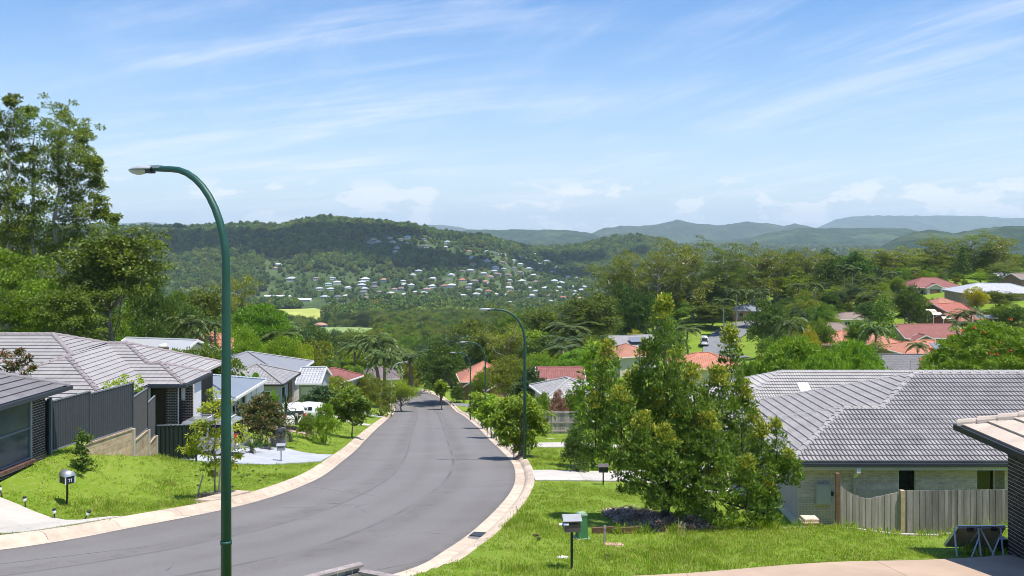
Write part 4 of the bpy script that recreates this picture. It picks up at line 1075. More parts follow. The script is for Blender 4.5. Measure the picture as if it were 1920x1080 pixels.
# ------------------------------------------------------------------ near houses
T22 = math.tan(math.radians(22.5))
def build_house_r():
    """grey brick house with stepped hip roof below the right lawn"""
    e = -8.25; yf = 31.4; xl = 9.8; xm = 11.25; xr = 31.0; d1 = 3.1; dm = 5.4
    root = empty('tiled_brick_house', (20, 36, -10.8)); tag(root, 'grey brick house with rolled grey tile roof behind the timber fence at right', 'house')
    def R(x, d): return Vector((x, yf + d, e + d * T22))
    n = lay_tiles(root, [R(xl, 0), R(xr, 0), R(xr, d1), R(xl + d1, d1)], 'roll', M_TILE_R, 300, org=R(xl, 0))
    lay_tiles(root, [R(xm + d1, d1), R(xr, d1), R(xr, dm), R(xm + dm, dm)], 'roll', M_TILE_R, 0, org=R(xl, 0))
    m = e + d1 * T22; r = e + dm * T22; yb1 = yf + 2 * d1; yb = yf + 2 * dm
    A = Vector((xl + d1, yf + d1, m)); Bv = Vector((xm + d1, yf + d1, m)); Ap = Vector((xm + dm, yf + dm, r)); Rr = Vector((xr, yf + dm, r))
    lay_tiles(root, [(xl, yf, e), A, (xl, yb1, e)], 'roll', M_TILE_R)
    lay_tiles(root, [(xl, yb1, e), A, Bv, (xm, yb1, e)], 'roll', M_TILE_R)
    lay_tiles(root, [(xm, yb1, e), Bv, Ap, (xm, yb, e)], 'roll', M_TILE_R)
    MB().quad((xm, yb, e), Ap, Rr, (xr, yb, e)).build('rear_roof', M_TILE_R, root)
    for a, b in (((xl, yf, e), A), (Bv, Ap)): cap_line(root, a, b, M_CAP_R)
    cap_line(root, A, Bv, M_CAP_R); cap_line(root, Ap, Rr, M_CAP_R); cap_line(root, (xm, yb, e), Ap, M_CAP_R); cap_line(root, (xl, yb1, e), A, M_CAP_R)
    gutter(root, [(xl, yf - .06, e), (xr, yf - .06, e)], M_GUT, .12, .13); gutter(root, [(xl - .06, yf, e), (xl - .06, yb1, e)], M_GUT, .12, .13)
    MB().box(((xl + xr) / 2 + .02, yf + .03, e - .19), (xr - xl - .1, .03, .15)).build('fascia', M_FASC, root)
    MB().box(((xl + xr) / 2 + .2, yf + .34, e - .26), (xr - xl - .6, .6, .02)).box((xl + .33, (yf + yb1) / 2, e - .262), (.6, yb1 - yf - .6, .02)).build('soffit', M_WHITE, root)
    # walls: front (towards the camera) and left side
    xw = xl + .55; yw = yf + .6; zb = -10.72; H = e - .26 - zb; Lw = 13.0
    px = lambda q: xat(q, yw) - xw
    W1 = (px(1685), px(1716), H - 1.25, H - .06); W2 = (px(1832), px(1864), H - 1.25, H - .06)
    M = lay_bricks(root, (xw, yw, zb), (1, 0, 0), Lw, H, M_BRICK_R, M_MORT_R, [W1, W2], 300)
    for W_ in (W1, W2):
        window_part(root, M, *W_, M_FRAMEB, GLASS, 1, 1, -.1)
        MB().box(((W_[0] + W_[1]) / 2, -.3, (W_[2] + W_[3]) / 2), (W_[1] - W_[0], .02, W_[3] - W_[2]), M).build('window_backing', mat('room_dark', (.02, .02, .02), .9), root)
    MB().box((W2[1] + .19, .005, (W2[2] + W2[3]) / 2), (.36, .03, W2[3] - W2[2]), M).build('render_panel', mat('render_taupe', (.33, .30, .27), .9, .15, 20, 90, .4), root)
    # left wall, gable of light brick with a window in its far half
    Ml = lay_bricks(root, (xw, yw + 5.2, zb), (0, -1, 0), 5.2, H, M_BRICK_R, M_MORT_R, [(1.3, 2.9, .75, 2.0)], 60, nrm=(-1, 0, 0))
    window_part(root, Ml, 1.3, 2.9, .75, 2.0, M_WHITE, GLASSG, 2, 1, -.05)
    MB().box((2.6, .04, .12), (5.2, .06, .3), Ml).build('plinth', M_CONC, root)
    MB().box((xw + 6.9, yw + 2.75, (zb + e) / 2 - .2), (13.4, 5.1, e - zb - .5)).box((xm + 9.5, yw + 7.4, (zb + e) / 2 - .21), (17.6, 4.6, e - zb - .52)).build('core_wall', M_MORT_R, root)
    # downpipe with rain head, meter box
    dp = MB(); xd = xat(1600, yw); dp.tube([(xd, yw - .1, e - .62), (xd, yw - .1, zb)], .05, 8); dp.build('downpipe', M_GREYP, root)
    rh = MB(); xh = xat(1609, yf); rh.box((xh, yf - .02, e - .24), (.15, .14, .20)); rh.bar((xh, yf - .02, e - .34), (xd, yw - .1, e - .62), .09); rh.build('rain_head', M_WHITE, root)
    xb = xat(1541, yw); mbx = MB(); mbx.box((xb, yw - .1, -9.5), (.52, .15, .74)); o = mbx.build('meter_box', M_GREYP, root)
    MB().box((xb, yw - .185, -9.5), (.46, .02, .68)).build('door', M_GREYP, o)
    sw = MB(); sw.box((xat(1559, yw), yw - .06, -9.5), (.10, .07, .13)); sw.build('switch', M_FRAMEB, root)
    vp = MB(); vx, vd = xat(1850, 33.4), 2.0; vp.tube([(vx, yf + vd, e + vd * T22 - .1), (vx, yf + vd, e + vd * T22 + .32)], .07, 10); vp.lathe([(.07, .3), (.14, .32), (.14, .36), (.0, .44)], (vx, yf + vd, e + vd * T22), 12); vp.build('roof_vent', M_FRAMEB, root, True)
build_house_r()
def build_house_n():
    """near right: black brick, sand tiles"""
    e = -4.62; xe = 10.62; ye = 21.0; pitch = T22
    root = empty('black_brick_house', (14, 14, -7.4)); tag(root, 'black brick house with sand coloured tile roof cut off at right edge', 'house')
    D = 6.5; A = Vector((xe + D, ye - D, e + D * pitch))
    lay_tiles(root, [(xe, ye, e), A, (xe + D, 5.0, e + D * pitch), (xe, 5.0, e)], 'flat', M_TILE_N, 120, .42, .42)
    lay_tiles(root, [(xe, ye, e), (xe + 2 * D, ye, e), A], 'flat', M_TILE_N, 0, .42, .42)
    cap_line(root, (xe, ye, e), A, M_TILE_N, True, .13, .46)
    gutter(root, [(xe - .06, ye + .06, e), (xe - .06, 5.0, e)], M_FRAMEB, .13, .13); gutter(root, [(xe - .06, ye + .06, e), (xe + 2 * D, ye + .06, e)], M_FRAMEB, .13, .13)
    MB().box((xe + .42, 13.2, e - .16), (.84, 15.6, .02)).box((xe + 7, ye - .25, e - .163), (13, .5, .02)).build('soffit', mat('soffit_dark', (.10, .09, .08), .8), root)
    xw = 11.5; yw = 20.5; zb = -7.75; H = e - .17 - zb
    lay_bricks(root, (xw, yw, zb), (0, -1, 0), 5.0, H, M_BRICK_D, M_MORT_D, (), 260, nrm=(-1, 0, 0))
    lay_bricks(root, (xw + 8, yw, zb), (-1, 0, 0), 8, H, M_BRICK_D, M_MORT_D, (), 0, nrm=(0, 1, 0))
    MB().box((xw + 5.5, 12.5, zb + H / 2 - .02), (10.6, 15.6, H - .1)).build('core_wall', M_MORT_D, root)
build_house_n()
def build_house_l():
    """near left: black brick pier, big window, charcoal tiles; turned a little"""
    th = math.radians(-6); c, s = math.cos(th), math.sin(th)
    O = Vector((-16.62, 31.5, 0)); U = Vector((-s * -1, 0, 0))
    ex = Vector((c, s, 0)); ey = Vector((-s, c, 0))            # ex away from house, ey along the wall into the distance
    def W(a, b, z): return O + ex * a + ey * b + Vector((0, 0, z))
    e = -5.62; zb = -8.55; root = empty('black_brick_house', (-19, 29, -8.5)); tag(root, 'black brick house with charcoal tile roof cut off at left edge', 'house')
    ov = .55; D = 5.2; cr = W(ov, ov, e); ap = W(ov - D, ov - D, e + D * T22)
    lay_tiles(root, [cr, ap, W(ov - D, -12, e + D * T22), W(ov, -12, e)], 'flat', M_TILE_L, 200, .33, .34)
    lay_tiles(root, [cr, W(ov - 2 * D, ov, e), ap], 'flat', M_TILE_L, 0, .33, .34)
    cap_line(root, cr, ap, M_TILE_L, True, .12, .42)
    gutter(root, [W(ov + .06, ov + .06, e), W(ov + .06, -12, e)], M_GUT, .13, .14); gutter(root, [W(ov + .06, ov + .06, e), W(ov - 2 * D, ov + .06, e)], M_GUT, .13, .14)
    MB().quad(W(ov, ov, e - .17), W(ov, -12, e - .17), W(-.3, -12, e - .17), W(-.3, ov, e - .17)).build('soffit', M_GUT, root)
    H = e - .16 - zb; Lw = 6.0; wx0 = .72; wz0 = .62
    M = lay_bricks(root, W(0, 0, zb), -ey, Lw, H, M_BRICK_D, M_MORT_D, [(wx0, Lw, wz0 - .14, H)], 300, nrm=ex)
    window_part(root, M, wx0, wx0 + 1.75, wz0, H, M_FRAME, GLASSG, 1, 2, -.05, .07); window_part(root, M, wx0 + 1.75, wx0 + 3.5, wz0, H, M_FRAMEB, GLASSG, 1, 2, -.04, .07)
    for k in range(40): MB().box((wx0 + .045 + k * .086, .03, wz0 - .075), (.076, .22, .11), M).build('sill_brick', M_BRICK_S, root)
    MB().box((2.9, .06, .10), (6.2, .14, .34), M).build('slab_edge', mat('slab_edge_concrete', (.58, .46, .36), .9, .15), root)
    MB().quad(W(-9, 0.0, zb), W(-.02, 0.0, zb), W(-.02, 0.0, e - .1), W(-9, 0.0, e - .1)).build('end_wall', M_BRICK_D, root)
    bk = MB(); bk.quad(W(-.35, -.75, zb), W(-.35, -8, zb), W(-.35, -8, e - .1), W(-.35, -.75, e - .1)); bk.build('curtain', mat('curtain_grey', (.22, .24, .25), .9, .2, 3, 30, 0, stretch=(6, 6, .2)), root)
build_house_l()
def build_house_a():
    """left: big pale grey tiled roof of stepped hips"""
    e = -8.04; root = empty('hip_roofed_house', (-22, 47, -10.7)); tag(root, 'house with big pale grey tiled hip roofs behind the dark steel fence', 'house')
    xm = -18.9; D = 5.86; d3 = 3.87; yf3 = 41.4; yfm = 41.9; xw2 = -17.04; xu = -17.75; y2 = 46.0; k2 = 1.98; ku = 4.0
    Z = lambda d: e + d * T22
    apx = Vector((xm - D, yfm + D, Z(D))); a3 = Vector((xm - d3, yf3 + d3, Z(d3))); b3 = Vector((xm - d3, yfm + d3, Z(d3)))
    ybm = yfm + 2 * D
    # second wing ridge meets the main right face where heights agree
    yu = y2 + ku; xi = xm - ku; ri = Vector((xi, yu, Z(ku))); au = Vector((xu - ku, yu, Z(ku)))
    a2 = Vector((xw2 - k2, y2 + k2, Z(k2))); b2 = Vector((xu - k2, y2 + k2, Z(k2))); val = Vector((xm, y2, e))
    F = [[(xm, yf3, e), val, ri, apx, b3, a3]]
    lay_tiles(root, [(xm, yf3, e), val, ri, b3, a3], 'flat', M_TILE_A, 0, .33, .34, org=(xm, yf3, e)); lay_tiles(root, [b3, ri, apx], 'flat', M_TILE_A, 0, .33, .34, org=(xm, yf3, e))
    lay_tiles(root, [(xm - 2 * d3, yf3, e), (xm, yf3, e), a3], 'flat', M_TILE_A, 0, .33, .34)
    lay_tiles(root, [(xm - 2 * d3, yf3, e), a3, b3, (xm - 2 * d3, yfm, e)], 'flat', M_TILE_A, 0, .33, .34)
    L0 = xm - 22
    lay_tiles(root, [(xm - 2 * d3 + .0, yfm, e), b3, apx, (L0, yfm + D, Z(D)), (L0, yfm, e)], 'flat', M_TILE_A, 0, .33, .34)
    lay_tiles(root, [val, b2, au, ri], 'flat', M_TILE_A, 0, .33, .34, org=val); lay_tiles(root, [val, (xw2, y2, e), a2, b2], 'flat', M_TILE_A, 0, .33, .34, org=val)
    lay_tiles(root, [(xw2, y2, e), (xw2, y2 + 2 * k2, e), a2], 'flat', M_TILE_A, 0, .33, .34)
    lay_tiles(root, [(xw2, y2 + 2 * k2, e), (xu, y2 + 2 * k2, e), b2, a2], 'flat', M_TILE_A, 0, .33, .34)
    lay_tiles(root, [(xu, y2 + 2 * k2, e), (xu, y2 + 2 * ku, e), au, b2], 'flat', M_TILE_A, 0, .33, .34)
    MB().quad((L0, ybm, e), (L0, yfm + D, Z(D)), apx, ri, (xm, ybm, e)).quad((xu, y2 + 2 * ku, e), au, ri, (xm, y2 + 2 * ku, e)).build('rear_roof', M_TILE_A, root)
    for a, b in ((a3, (xm, yf3, e)), (a3, (xm - 2 * d3, yf3, e)), (b3, apx), (a3, b3), (apx, (L0, yfm + D, Z(D))), (apx, ri), (ri, au), (au, b2), (b2, a2), (a2, (xw2, y2, e)), (a2, (xw2, y2 + 2 * k2, e)), (au, (xu, y2 + 2 * ku, e))):
        cap_line(root, b, a, M_CAP_A, False, .12, .42)
    gutter(root, [(xm, y2 - .06, e), (xw2 + .06, y2 - .06, e), (xw2 + .06, y2 + 2 * k2, e)], M_GUT, .12, .15); gutter(root, [(xm + .06, yf3, e), (xm + .06, y2 - .1, e)], M_GUT, .12, .15)
    gutter(root, [(xu + .06, y2 + 2 * k2, e), (xu + .06, y2 + 2 * ku, e)], M_FASC, .12, .15)
    zb = -12.2; H = e - .12 - zb; yw = y2 + .5
    # entry: black brick return wall, lighter jointed pier, narrow light
    lay_bricks(root, (xat(287, yw + .6), yw + .6, zb), (1, 0, 0), 1.5, H, M_BRICK_D, M_MORT_D, (), 0)
    lay_bricks(root, (xat(312, yw), yw, zb), (1, 0, 0), .62, H, M_BRICK_D, M_MORT_D, (), 0)
    x1 = xat(312, yw) + .62
    lay_bricks(root, (x1, yw + .5, zb), (1, 0, 0), .62, H, M_BRICK_D, M_MORT_D, [(.0, .2, H - .8, H - .2)], 0)
    MB().box((x1 + .1, yw + .46, zb + H - .5), (.2, .04, .6)).build('side_light', M_WHITE, root)
    MB().box((-22.5, 50.5, zb + H / 2), (8.5, 7.0, H - .1)).box((-23.8, 45.6, zb + H / 2), (8.2, 7.0, H - .12)).build('core_wall', M_BRICK_D, root)
    MB().box((xat(358, yw + 1.2), yw + 1.4, zb + H / 2), (.42, 1.6, H)).build('white_wall', W_WHITE, root)
    MB().box((xat(281, yw + .9), yw + .8, zb + H - 1.2), (.5, .06, 2.2)).build('door_recess', M_FRAMEB, root)
    MB().box((xat(279, yw) , yw - .02, zb + H - .9), (.14, .14, 1.8)).build('post', M_WHITE, root)
build_house_a()
def build_house_2():
    root = empty('tiled_house', (22, 52, -13.4)); tag(root, 'house with weathered cream grey tile roof and a white skylight behind the grey brick house', 'house')
    e = -10.5; xl = 10.6; yf = 46.9; D = 5.25; xr = 32; ap = Vector((xl + D, yf + D, e + D * T22))
    lay_tiles(root, [(xl, yf, e), (xr, yf, e), (xr, yf + D, ap.z), ap], 'roll', M_TILE_2)
    lay_tiles(root, [(xl, yf, e), ap, (xl, yf + 2 * D, e)], 'roll', M_TILE_2)
    MB().quad((xl, yf + 2 * D, e), ap, (xr, yf + D, ap.z), (xr, yf + 2 * D, e)).build('rear_roof', M_TILE_2, root)
    cap_line(root, (xl, yf, e), ap, M_CAP_R, False); cap_line(root, ap, (xr, yf + D, ap.z), M_CAP_R, False); cap_line(root, (xl, yf + 2 * D, e), ap, M_CAP_R, False)
    gutter(root, [(xl, yf + 2 * D, e), (xl, yf, e), (xr, yf, e)], M_WHITE)
    MB().box((xl + 11, yf + D, -11.9), (21, 9.4, 2.7)).build('wall', B_CREAM, root)
    x = xat(1507, 50.4); d = 3.4; sk = MB(); sk.quad((x - .32, yf + d - .6, e + (d - .6) * T22 + .12), (x + .32, yf + d - .6, e + (d - .6) * T22 + .12), (x + .4, yf + d + .55, e + (d + .55) * T22 + .12), (x - .24, yf + d + .55, e + (d + .55) * T22 + .12)); sk.build('skylight', M_WHITE, root)
build_house_2()
# ------------------------------------------------------------------ left street houses further down
house('metal_roofed_house', 'small house with blue grey metal hip roof beside the parked silver wagon', -21.0, 59.3, 5.9, 6.0, 0, -10.6, M_METALB, W_GREY, 'hip', 15, .6, [('r', -1.6, 1.6, .7, 1.3), ('r', 1.3, 1.0, .3, 2.0), ('f', .8, 2.2, .5, .5)], gut=M_WHITE, caps=M_METALB)
house('tiled_house', 'house with dark grey tile hip roof behind the banana plant', -22.5, 78.1, 5.2, 5.2, 0, -13.06, T_GREY, W_GREY, 'hip', 22.5, .5, [('r', -1.2, 1.2, .6, 1.5), ('r', 1.2, 1.4, .1, 2.1, 'door'), ('f', 1.2, 1.5, .6, 1.3)], gut=M_FRAMEB)
house('metal_roofed_house', 'wide house with grey metal hip roof above the dark tiled one', -27.0, 90.5, 10, 10, 0, -14.2, M_METAL, W_CREAM, 'hip', 18, .5, [('r', -2, 1.6, .6, 1.3), ('r', 2, 1.6, .6, 1.3)], caps=M_METAL)
house('tiled_cottage', 'small pale tiled garage with plain grey door beside the metal roofed house', xat(582, 86), 87.6, 1.9, 4.6, 0, zat(719, 85), tiled_mat('roof_tile_silver', (.42, .43, .45), .35), W_GREY, 'gable', 24, .3, [('f', 0, 1.5, .1, 2.1, 'garage')])
house('tiled_house', 'low house with dark red tiled hip roof above the white car', xat(612, 104), 106, 4.4, 6, -18, zat(724, 101), T_MAROON, W_CREAM, 'hip', 24, .5, [('f', 0, 1.4, .8, 1.2)])
house('metal_roofed_house', 'house with pale metal gable roof and rooftop heater far left', xat(303, 86), 86, 7.0, 7.0, -14, zat(672, 83), M_METALW, W_CREAM, 'gable', 20, .5, [('f', 0, 1.6, .8, 1.2)], axis='x', caps=M_METALW)
hh, _ = house('tiled_house', 'red tiled roof house half hidden behind palms at left', xat(392, 118), 119, 6.0, 6.5, 6, zat(652, 116), T_SALMON, B_TAN, 'hip', 26, .5, [('f', -1, 1.4, .8, 1.2)])
heater = empty('water_heater', (xat(307, 82), 82, zat(650, 82))); tag(heater, 'white cylinder water heater lying on the pale metal roof', 'water heater')
MB().tube([at(298, 651, 82.6), at(312, 648, 82.6)], .24, 12).build('tank', M_WHITE, heater, True)
MB().box(at(306, 654, 82.5), (1.0, .3, .3)).box(at(305, 659, 82.5), (.9, .3, .5)).build('stand', M_TIMBB, heater)
# ------------------------------------------------------------------ houses on the right slope
house('brick_house', 'orange brick house with maroon gable roof and pale garage door mid right', xat(1737, 184), 185, 12.5, 9.5, 3, zat(634, 180), T_MAROON, B_TAN, 'gable', 24, .5, [('f', 4.9, 1.6, .1, 2.0, 'garage'), ('f', 1.6, 1.5, .1, 2.0, 'garage'), ('f', 3.2, 1.0, .7, 1.2), ('l', 0, 1.2, .9, 1.1)], axis='x')
house('brick_porch', 'small gabled porch with pale roller door on the maroon roofed house', xat(1731, 178.5), 178.9, 4.2, 2.6, 3, zat(638, 178), T_MAROON, B_TAN, 'gable', 24, .3, [('f', 0, 2.6, .1, 1.9, 'garage')], axis='y', cat='porch')
house('brick_house', 'cream brick house with maroon hip roof and porch high on the right slope', xat(1742, 254), 254, 14.0, 10.0, 0, zat(539, 249), T_MAROON, B_CREAM, 'hip', 24, .7, [('f', -4.0, 2.0, .6, 1.4), ('f', -1.2, 1.4, .6, 1.4), ('f', 2.0, 2.4, .1, 2.1, 'door')])
house('porch', 'pale gabled porch on the high maroon roofed house', xat(1752, 247.5), 248.2, 4.4, 2.4, 0, zat(540, 247.5), T_MAROON, W_CREAM, 'gable', 26, .3, [('f', 0, 2.8, .1, 2.1, 'door')], axis='y', cat='porch')
house('brick_house', 'tan brick house with wide pale grey hip roof on the far right', xat(1862, 219), 219, 19.0, 11.5, -8, zat(549, 213), tiled_mat('roof_tile_pale', (.44, .45, .47), .7), B_TAN, 'hip', 17, .6, [('f', -7.6, 1.7, .9, 1.2), ('f', -4.4, 1.5, .9, .9), ('f', -1.8, 1.0, .7, 1.2)])
house('white_house', 'white weatherboard house with pale roof near the right edge', xat(1902, 262), 262, 12, 8, 0, zat(521, 259), M_METALW, W_WHITE, 'gable', 16, .5, [('f', -2.2, 1.4, .7, 1.3), ('f', 1.0, 1.4, .7, 1.3)], axis='x', caps=M_METALW)
house('brown_house', 'dark red brick house cut off by the right edge', xat(1930, 238), 238, 9, 8, 0, zat(523, 234), T_BROWN, B_BROWN, 'gable', 16, .4, [('f', -2.6, 1.6, .9, 1.1)], axis='x')
house('brick_house', 'red tiled house with stepped gables behind the palm clump', xat(1780, 196), 197, 8.5, 9, 28, zat(590, 192), T_RED, B_ORANGE, 'gable', 22, .6, [('f', -1.5, 1.8, .5, 1.6), ('f', 1.6, 1.2, .6, 1.2)], axis='x')
house('brick_house', 'upper red brown hip roof behind the stepped gables', xat(1765, 207), 207, 9, 8, 12, zat(578, 203), T_TERRA, B_ORANGE, 'hip', 24, .6, [('f', -2.5, 1.4, .6, 1.2)])
house('brick_wing', 'lower wing of red tiled house with cream awnings', xat(1795, 189), 190.0, 6.5, 6, 28, zat(602, 187), T_RED, B_ORANGE, 'gable', 22, .5, [('f', -1.5, 1.6, .5, 1.6), ('l', 0, 1.6, .5, 1.5)], axis='x')
house('brick_house', 'orange brick house with pale solar panels on a red roof at right', xat(1846, 186), 188, 6.5, 7, -25, zat(606, 184), T_TERRA, B_ORANGE, 'gable', 20, .5, [('f', -1.0, 1.0, .8, 1.2)], axis='x')
for q, (px_, py_, Y_) in enumerate(((1746, 583, 193), (1757, 589, 190), (1776, 597, 187))):
    p = at(px_, py_, Y_); aw = empty('awning', p); tag(aw, ('cream awning', 'second cream awning', 'lowest cream awning')[q] + ' on the stepped red tiled house', 'awning', 'awnings on the stepped red house')
    MB().quad(p + Vector((-1, .6, .35)), p + Vector((1, .6, .35)), p + Vector((1.1, -.5, -.1)), p + Vector((-1.1, -.5, -.1))).build('sheet', W_CREAM, aw)
    MB().bar(p + Vector((-1, -.45, -.1)), p + Vector((-1, -.45, -2.4)), .12).bar(p + Vector((1, -.45, -.1)), p + Vector((1, -.45, -2.4)), .12).build('post', M_WHITE, aw)
house('tiled_house', 'house with bright salmon tile hip roof left of the maroon gable', xat(1616, 153), 156, 13.5, 9, -4, zat(648, 150), T_SALMON, B_TAN, 'hip', 20, .6, [('f', 5, 1.4, .7, 1.3), ('r', -2, 1.6, .4, 1.6)])
house('tiled_house', 'low salmon roofed house carrying grey solar panels', xat(1745, 138), 140, 10.5, 8, 4, zat(664, 135), T_SALMON, B_TAN, 'hip', 18, .6, [('f', -3, 1.4, .7, 1.3)])
house('brick_house', 'orange brick gabled house with dark grey tile roof and antenna', xat(1700, 108), 109, 6.6, 6.6, 0, zat(702, 105.5), tiled_mat('roof_tile_charcoal', (.17, .165, .17), .35), B_ORANGE, 'gable', 27, .4, [('l', 0, 1.2, .9, 1.1)], axis='x', gable=M_FASC)
house('tiled_house', 'house with taupe brown hip roof above the salmon roof', xat(1568, 176), 177, 10, 8, -12, zat(630, 172), T_BROWN, B_BROWN, 'hip', 24, .5, [('f', 0, 1.4, .7, 1.2)])
house('tiled_house', 'long low house with brown roof half hidden in shrubs', xat(1604, 219), 220, 11.5, 7, 10, zat(599, 215), T_BROWN, W_WHITE, 'hip', 18, .5, [('f', -3.8, 1.4, .6, 1.3), ('f', -1.2, 1.4, .6, 1.3)])
house('brick_house', 'brick house with blue grey roof at the top of the side road', xat(1404, 264), 266, 8.5, 8, -10, zat(583, 261), M_METALB, B_ORANGE, 'hip', 20, .6, [('f', -2, 1.2, .7, 1.2), ('f', 1, 2.2, .4, 1.6), ('r', 0, 2.0, .5, 1.4)], caps=M_METALB)
house('tiled_house', 'house with salmon hip roof and white patio behind the big leafy tree', xat(1325, 128), 130, 9.5, 8, -6, zat(692, 125.5), T_SALMON, W_CREAM, 'hip', 21, .5, [('f', 2, 1.6, .5, 1.6)])
house('tiled_house', 'terracotta roofed house seen left of the tall tree tip', xat(1178, 152), 154, 6.5, 7, 22, zat(669, 150), T_TERRA, W_CREAM, 'hip', 24, .5, [('f', 1, 1.4, .7, 1.2)])
house('tiled_house', 'grey roofed house just behind the terracotta roof', xat(1182, 172), 173, 8, 7, 15, zat(648, 170), T_GREY, W_WHITE, 'gable', 22, .5, [('f', 0, 1.4, .7, 1.2)], axis='x')
house('tiled_house', 'orange tiled house at the foot of the street past the dark tree', xat(905, 170), 174, 9, 9, 8, zat(716, 168.5), T_ORANGE, B_ORANGE, 'hip', 32, .5, [('f', 0, 1.4, .7, 1.2)])
house('tiled_wing', 'bright orange gabled wing in front of the orange tiled house', xat(893, 163), 164.5, 4.4, 5.5, -16, zat(730, 163), T_RED, B_BROWN, 'gable', 33, .4, [('f', 0, 1.2, .6, 1.2)], axis='y')
house('tiled_house', 'plum roofed house among palms near the end of the street', xat(705, 196), 198, 10, 8, 8, zat(712, 193), T_PURP, W_CREAM, 'hip', 24, .5, [('f', 2, 1.4, .7, 1.2)])
house('tiled_house', 'low house with maroon roof and white wall behind the street trees', xat(1050, 116), 117, 5.6, 6, 0, zat(711, 114), T_MAROON, W_WHITE, 'gable', 18, .4, [('f', -1, 1.2, .7, 1.1)], axis='x')
house('tiled_house', 'pale grey tiled house behind the timber side fence', xat(1068, 83), 86, 5.0, 6, 12, zat(750, 81), tiled_mat('roof_tile_ash', (.36, .35, .34), .5), W_CREAM, 'hip', 21, .5, [('f', 0, 1.4, .7, 1.2)])
# solar panels on roofs (dark sheets with white frames)
def solar(label, px, py, Y, w_, h_, n, rot, pitch):
    p = at(px, py, Y); root = empty('solar_array', p); tag(root, label, 'solar panels'); R = Matrix.Translation(p) @ Matrix.Rotation(math.radians(rot), 4, 'Z') @ Matrix.Rotation(math.radians(pitch), 4, 'X')
    for i in range(n): MB().box(((i - (n - 1) / 2) * w_ / n, 0, .06), (w_ / n - .04, h_, .05), R).build('panel', mat('solar_cells', (.20, .22, .26), .25, .1, spec=.6), root)
    MB().box((0, 0, .01), (w_, h_ * .9, .05), R).build('rail', M_ALU, root)
solar('grey solar panels on the low salmon roof', 1768, 650, 136.2, 3.3, 2.2, 4, 4, 19)
solar('pale solar panels on the orange brick house at right', 1850, 594, 184.6, 4.2, 1.6, 5, -25, 21)
solar('grey solar panels on the roof behind the tall tree tip', 1195, 637, 170.4, 3.2, 1.8, 4, 15, 22)
an_ = empty('antenna', at(1706, 675, 107)); tag(an_, 'thin rooftop antenna on the dark grey tile roof', 'antenna')
MB().tube([at(1707, 700, 106), at(1707, 676, 106)], .03, 5).bar(at(1700, 677, 106), at(1722, 676, 106), .03).bar(at(1705, 681, 106), at(1715, 681, 106), .025).build('mast', M_STEEL, an_)
# ------------------------------------------------------------------ street lamps
M_POLE = mat('pole_green', (.010, .070, .050), .5, .12, 4, 60, .05, spec=.5); M_POLEG = mat('pole_grey', (.42, .45, .48), .4, .1)
M_LAMP = mat('lamp_housing', (.42, .44, .46), .4, .06); M_LENS = glass_mat('lamp_lens', (.35, .37, .4), .12)
def street_lamp(x, y, H, ang, label, material=M_POLE, reach=1.0, sink=0.0):
    z = g(x, y); root = empty('street_lamp', (x, y, z), ang); tag(root, label, 'street lamp', 'street lamps along the street')
    rx, ry = 1.35 * reach, 1.65; pts = [(0, 0, -.4), (0, 0, H * .45), (0, 0, H - ry)]; rad = [.088, .078, .066]
    for k in range(1, 11): t = k / 10 * math.pi / 2; pts.append((rx * (1 - math.cos(t)), 0, H - ry + ry * math.sin(t))); rad.append(.066 - .014 * k / 10)
    pts.append((rx + .42, 0, H + .02)); rad.append(.045)
    MB().tube(pts, rad, 14).build('pole', material, root, True, True)
    MB().lathe([(.13, -.3), (.13, .03), (.095, .05)], (0, 0, 0), 14).tube([(0, 0, H * .17), (0, 0, H * .17 + .06)], .092, 14).build('base_collar', material, root, True, True)
    MB().box((rx + .36, 0, H + .05), (.26, .09, .05)).build('arm_bracket', M_STEEL, root, False, True)
    hd = MB(); n = 10; ring = []
    for k in range(n + 1):
        t = k / n; X = rx + .42 + .62 * t; w_ = .13 * math.sin(math.pi * (.16 + .80 * t)) ** .7; h = .075 * math.sin(math.pi * (.2 + .74 * t)) ** .8
        i = len(hd.v)
        for j in range(9): an = math.pi * j / 8; hd.v.append((X, w_ * math.cos(an), H + .015 + h * math.sin(an)))
        ring.append(i)
    for k in range(n):
        for j in range(8): hd.f.append((ring[k] + j, ring[k] + j + 1, ring[k + 1] + j + 1, ring[k + 1] + j))
        hd.f.append((ring[k], ring[k + 1], ring[k + 1] + 8, ring[k] + 8))
    h_ = hd.build('lamp_head', M_LAMP, root, True, True)
    ln = MB(); ring = []
    for k in range(9):
        t = k / 8; X = rx + .58 + .44 * t; w_ = .11 * math.sin(math.pi * (.12 + .82 * t)) ** .6; dp = .085 * math.sin(math.pi * (.08 + .9 * t)) ** .7; i = len(ln.v)
        for j in range(7): an = math.pi * j / 6; ln.v.append((X, w_ * math.cos(an), H + .010 - dp * math.sin(an)))
        ring.append(i)
    for k in range(8):
        for j in range(6): ln.f.append((ring[k] + j + 1, ring[k] + j, ring[k + 1] + j, ring[k + 1] + j + 1))
    ln.build('lens', M_LENS, root, True, True); MB().box((rx + .5, 0, H - .02), (.12, .12, .07)).build('gear_tray', M_FRAMEB, root, False, True)
    return root
street_lamp(xat(424, 14.4), 14.4, zat(312, 14.4) - g(xat(424, 14.4), 14.4), math.radians(151), 'nearest green street lamp, tall pole crossing the whole left foreground', reach=.98)
street_lamp(xat(984, 46.4), 46.4, zat(581, 46.4) - g(xat(984, 46.4), 46.4), math.radians(178), 'green street lamp beside the round verge tree on the right', reach=1.02)
street_lamp(xat(910, 82), 82, zat(642, 82) - g(xat(910, 82), 82), math.radians(180), 'green street lamp in front of the orange tiled roof, taller of that pair', reach=1.02)
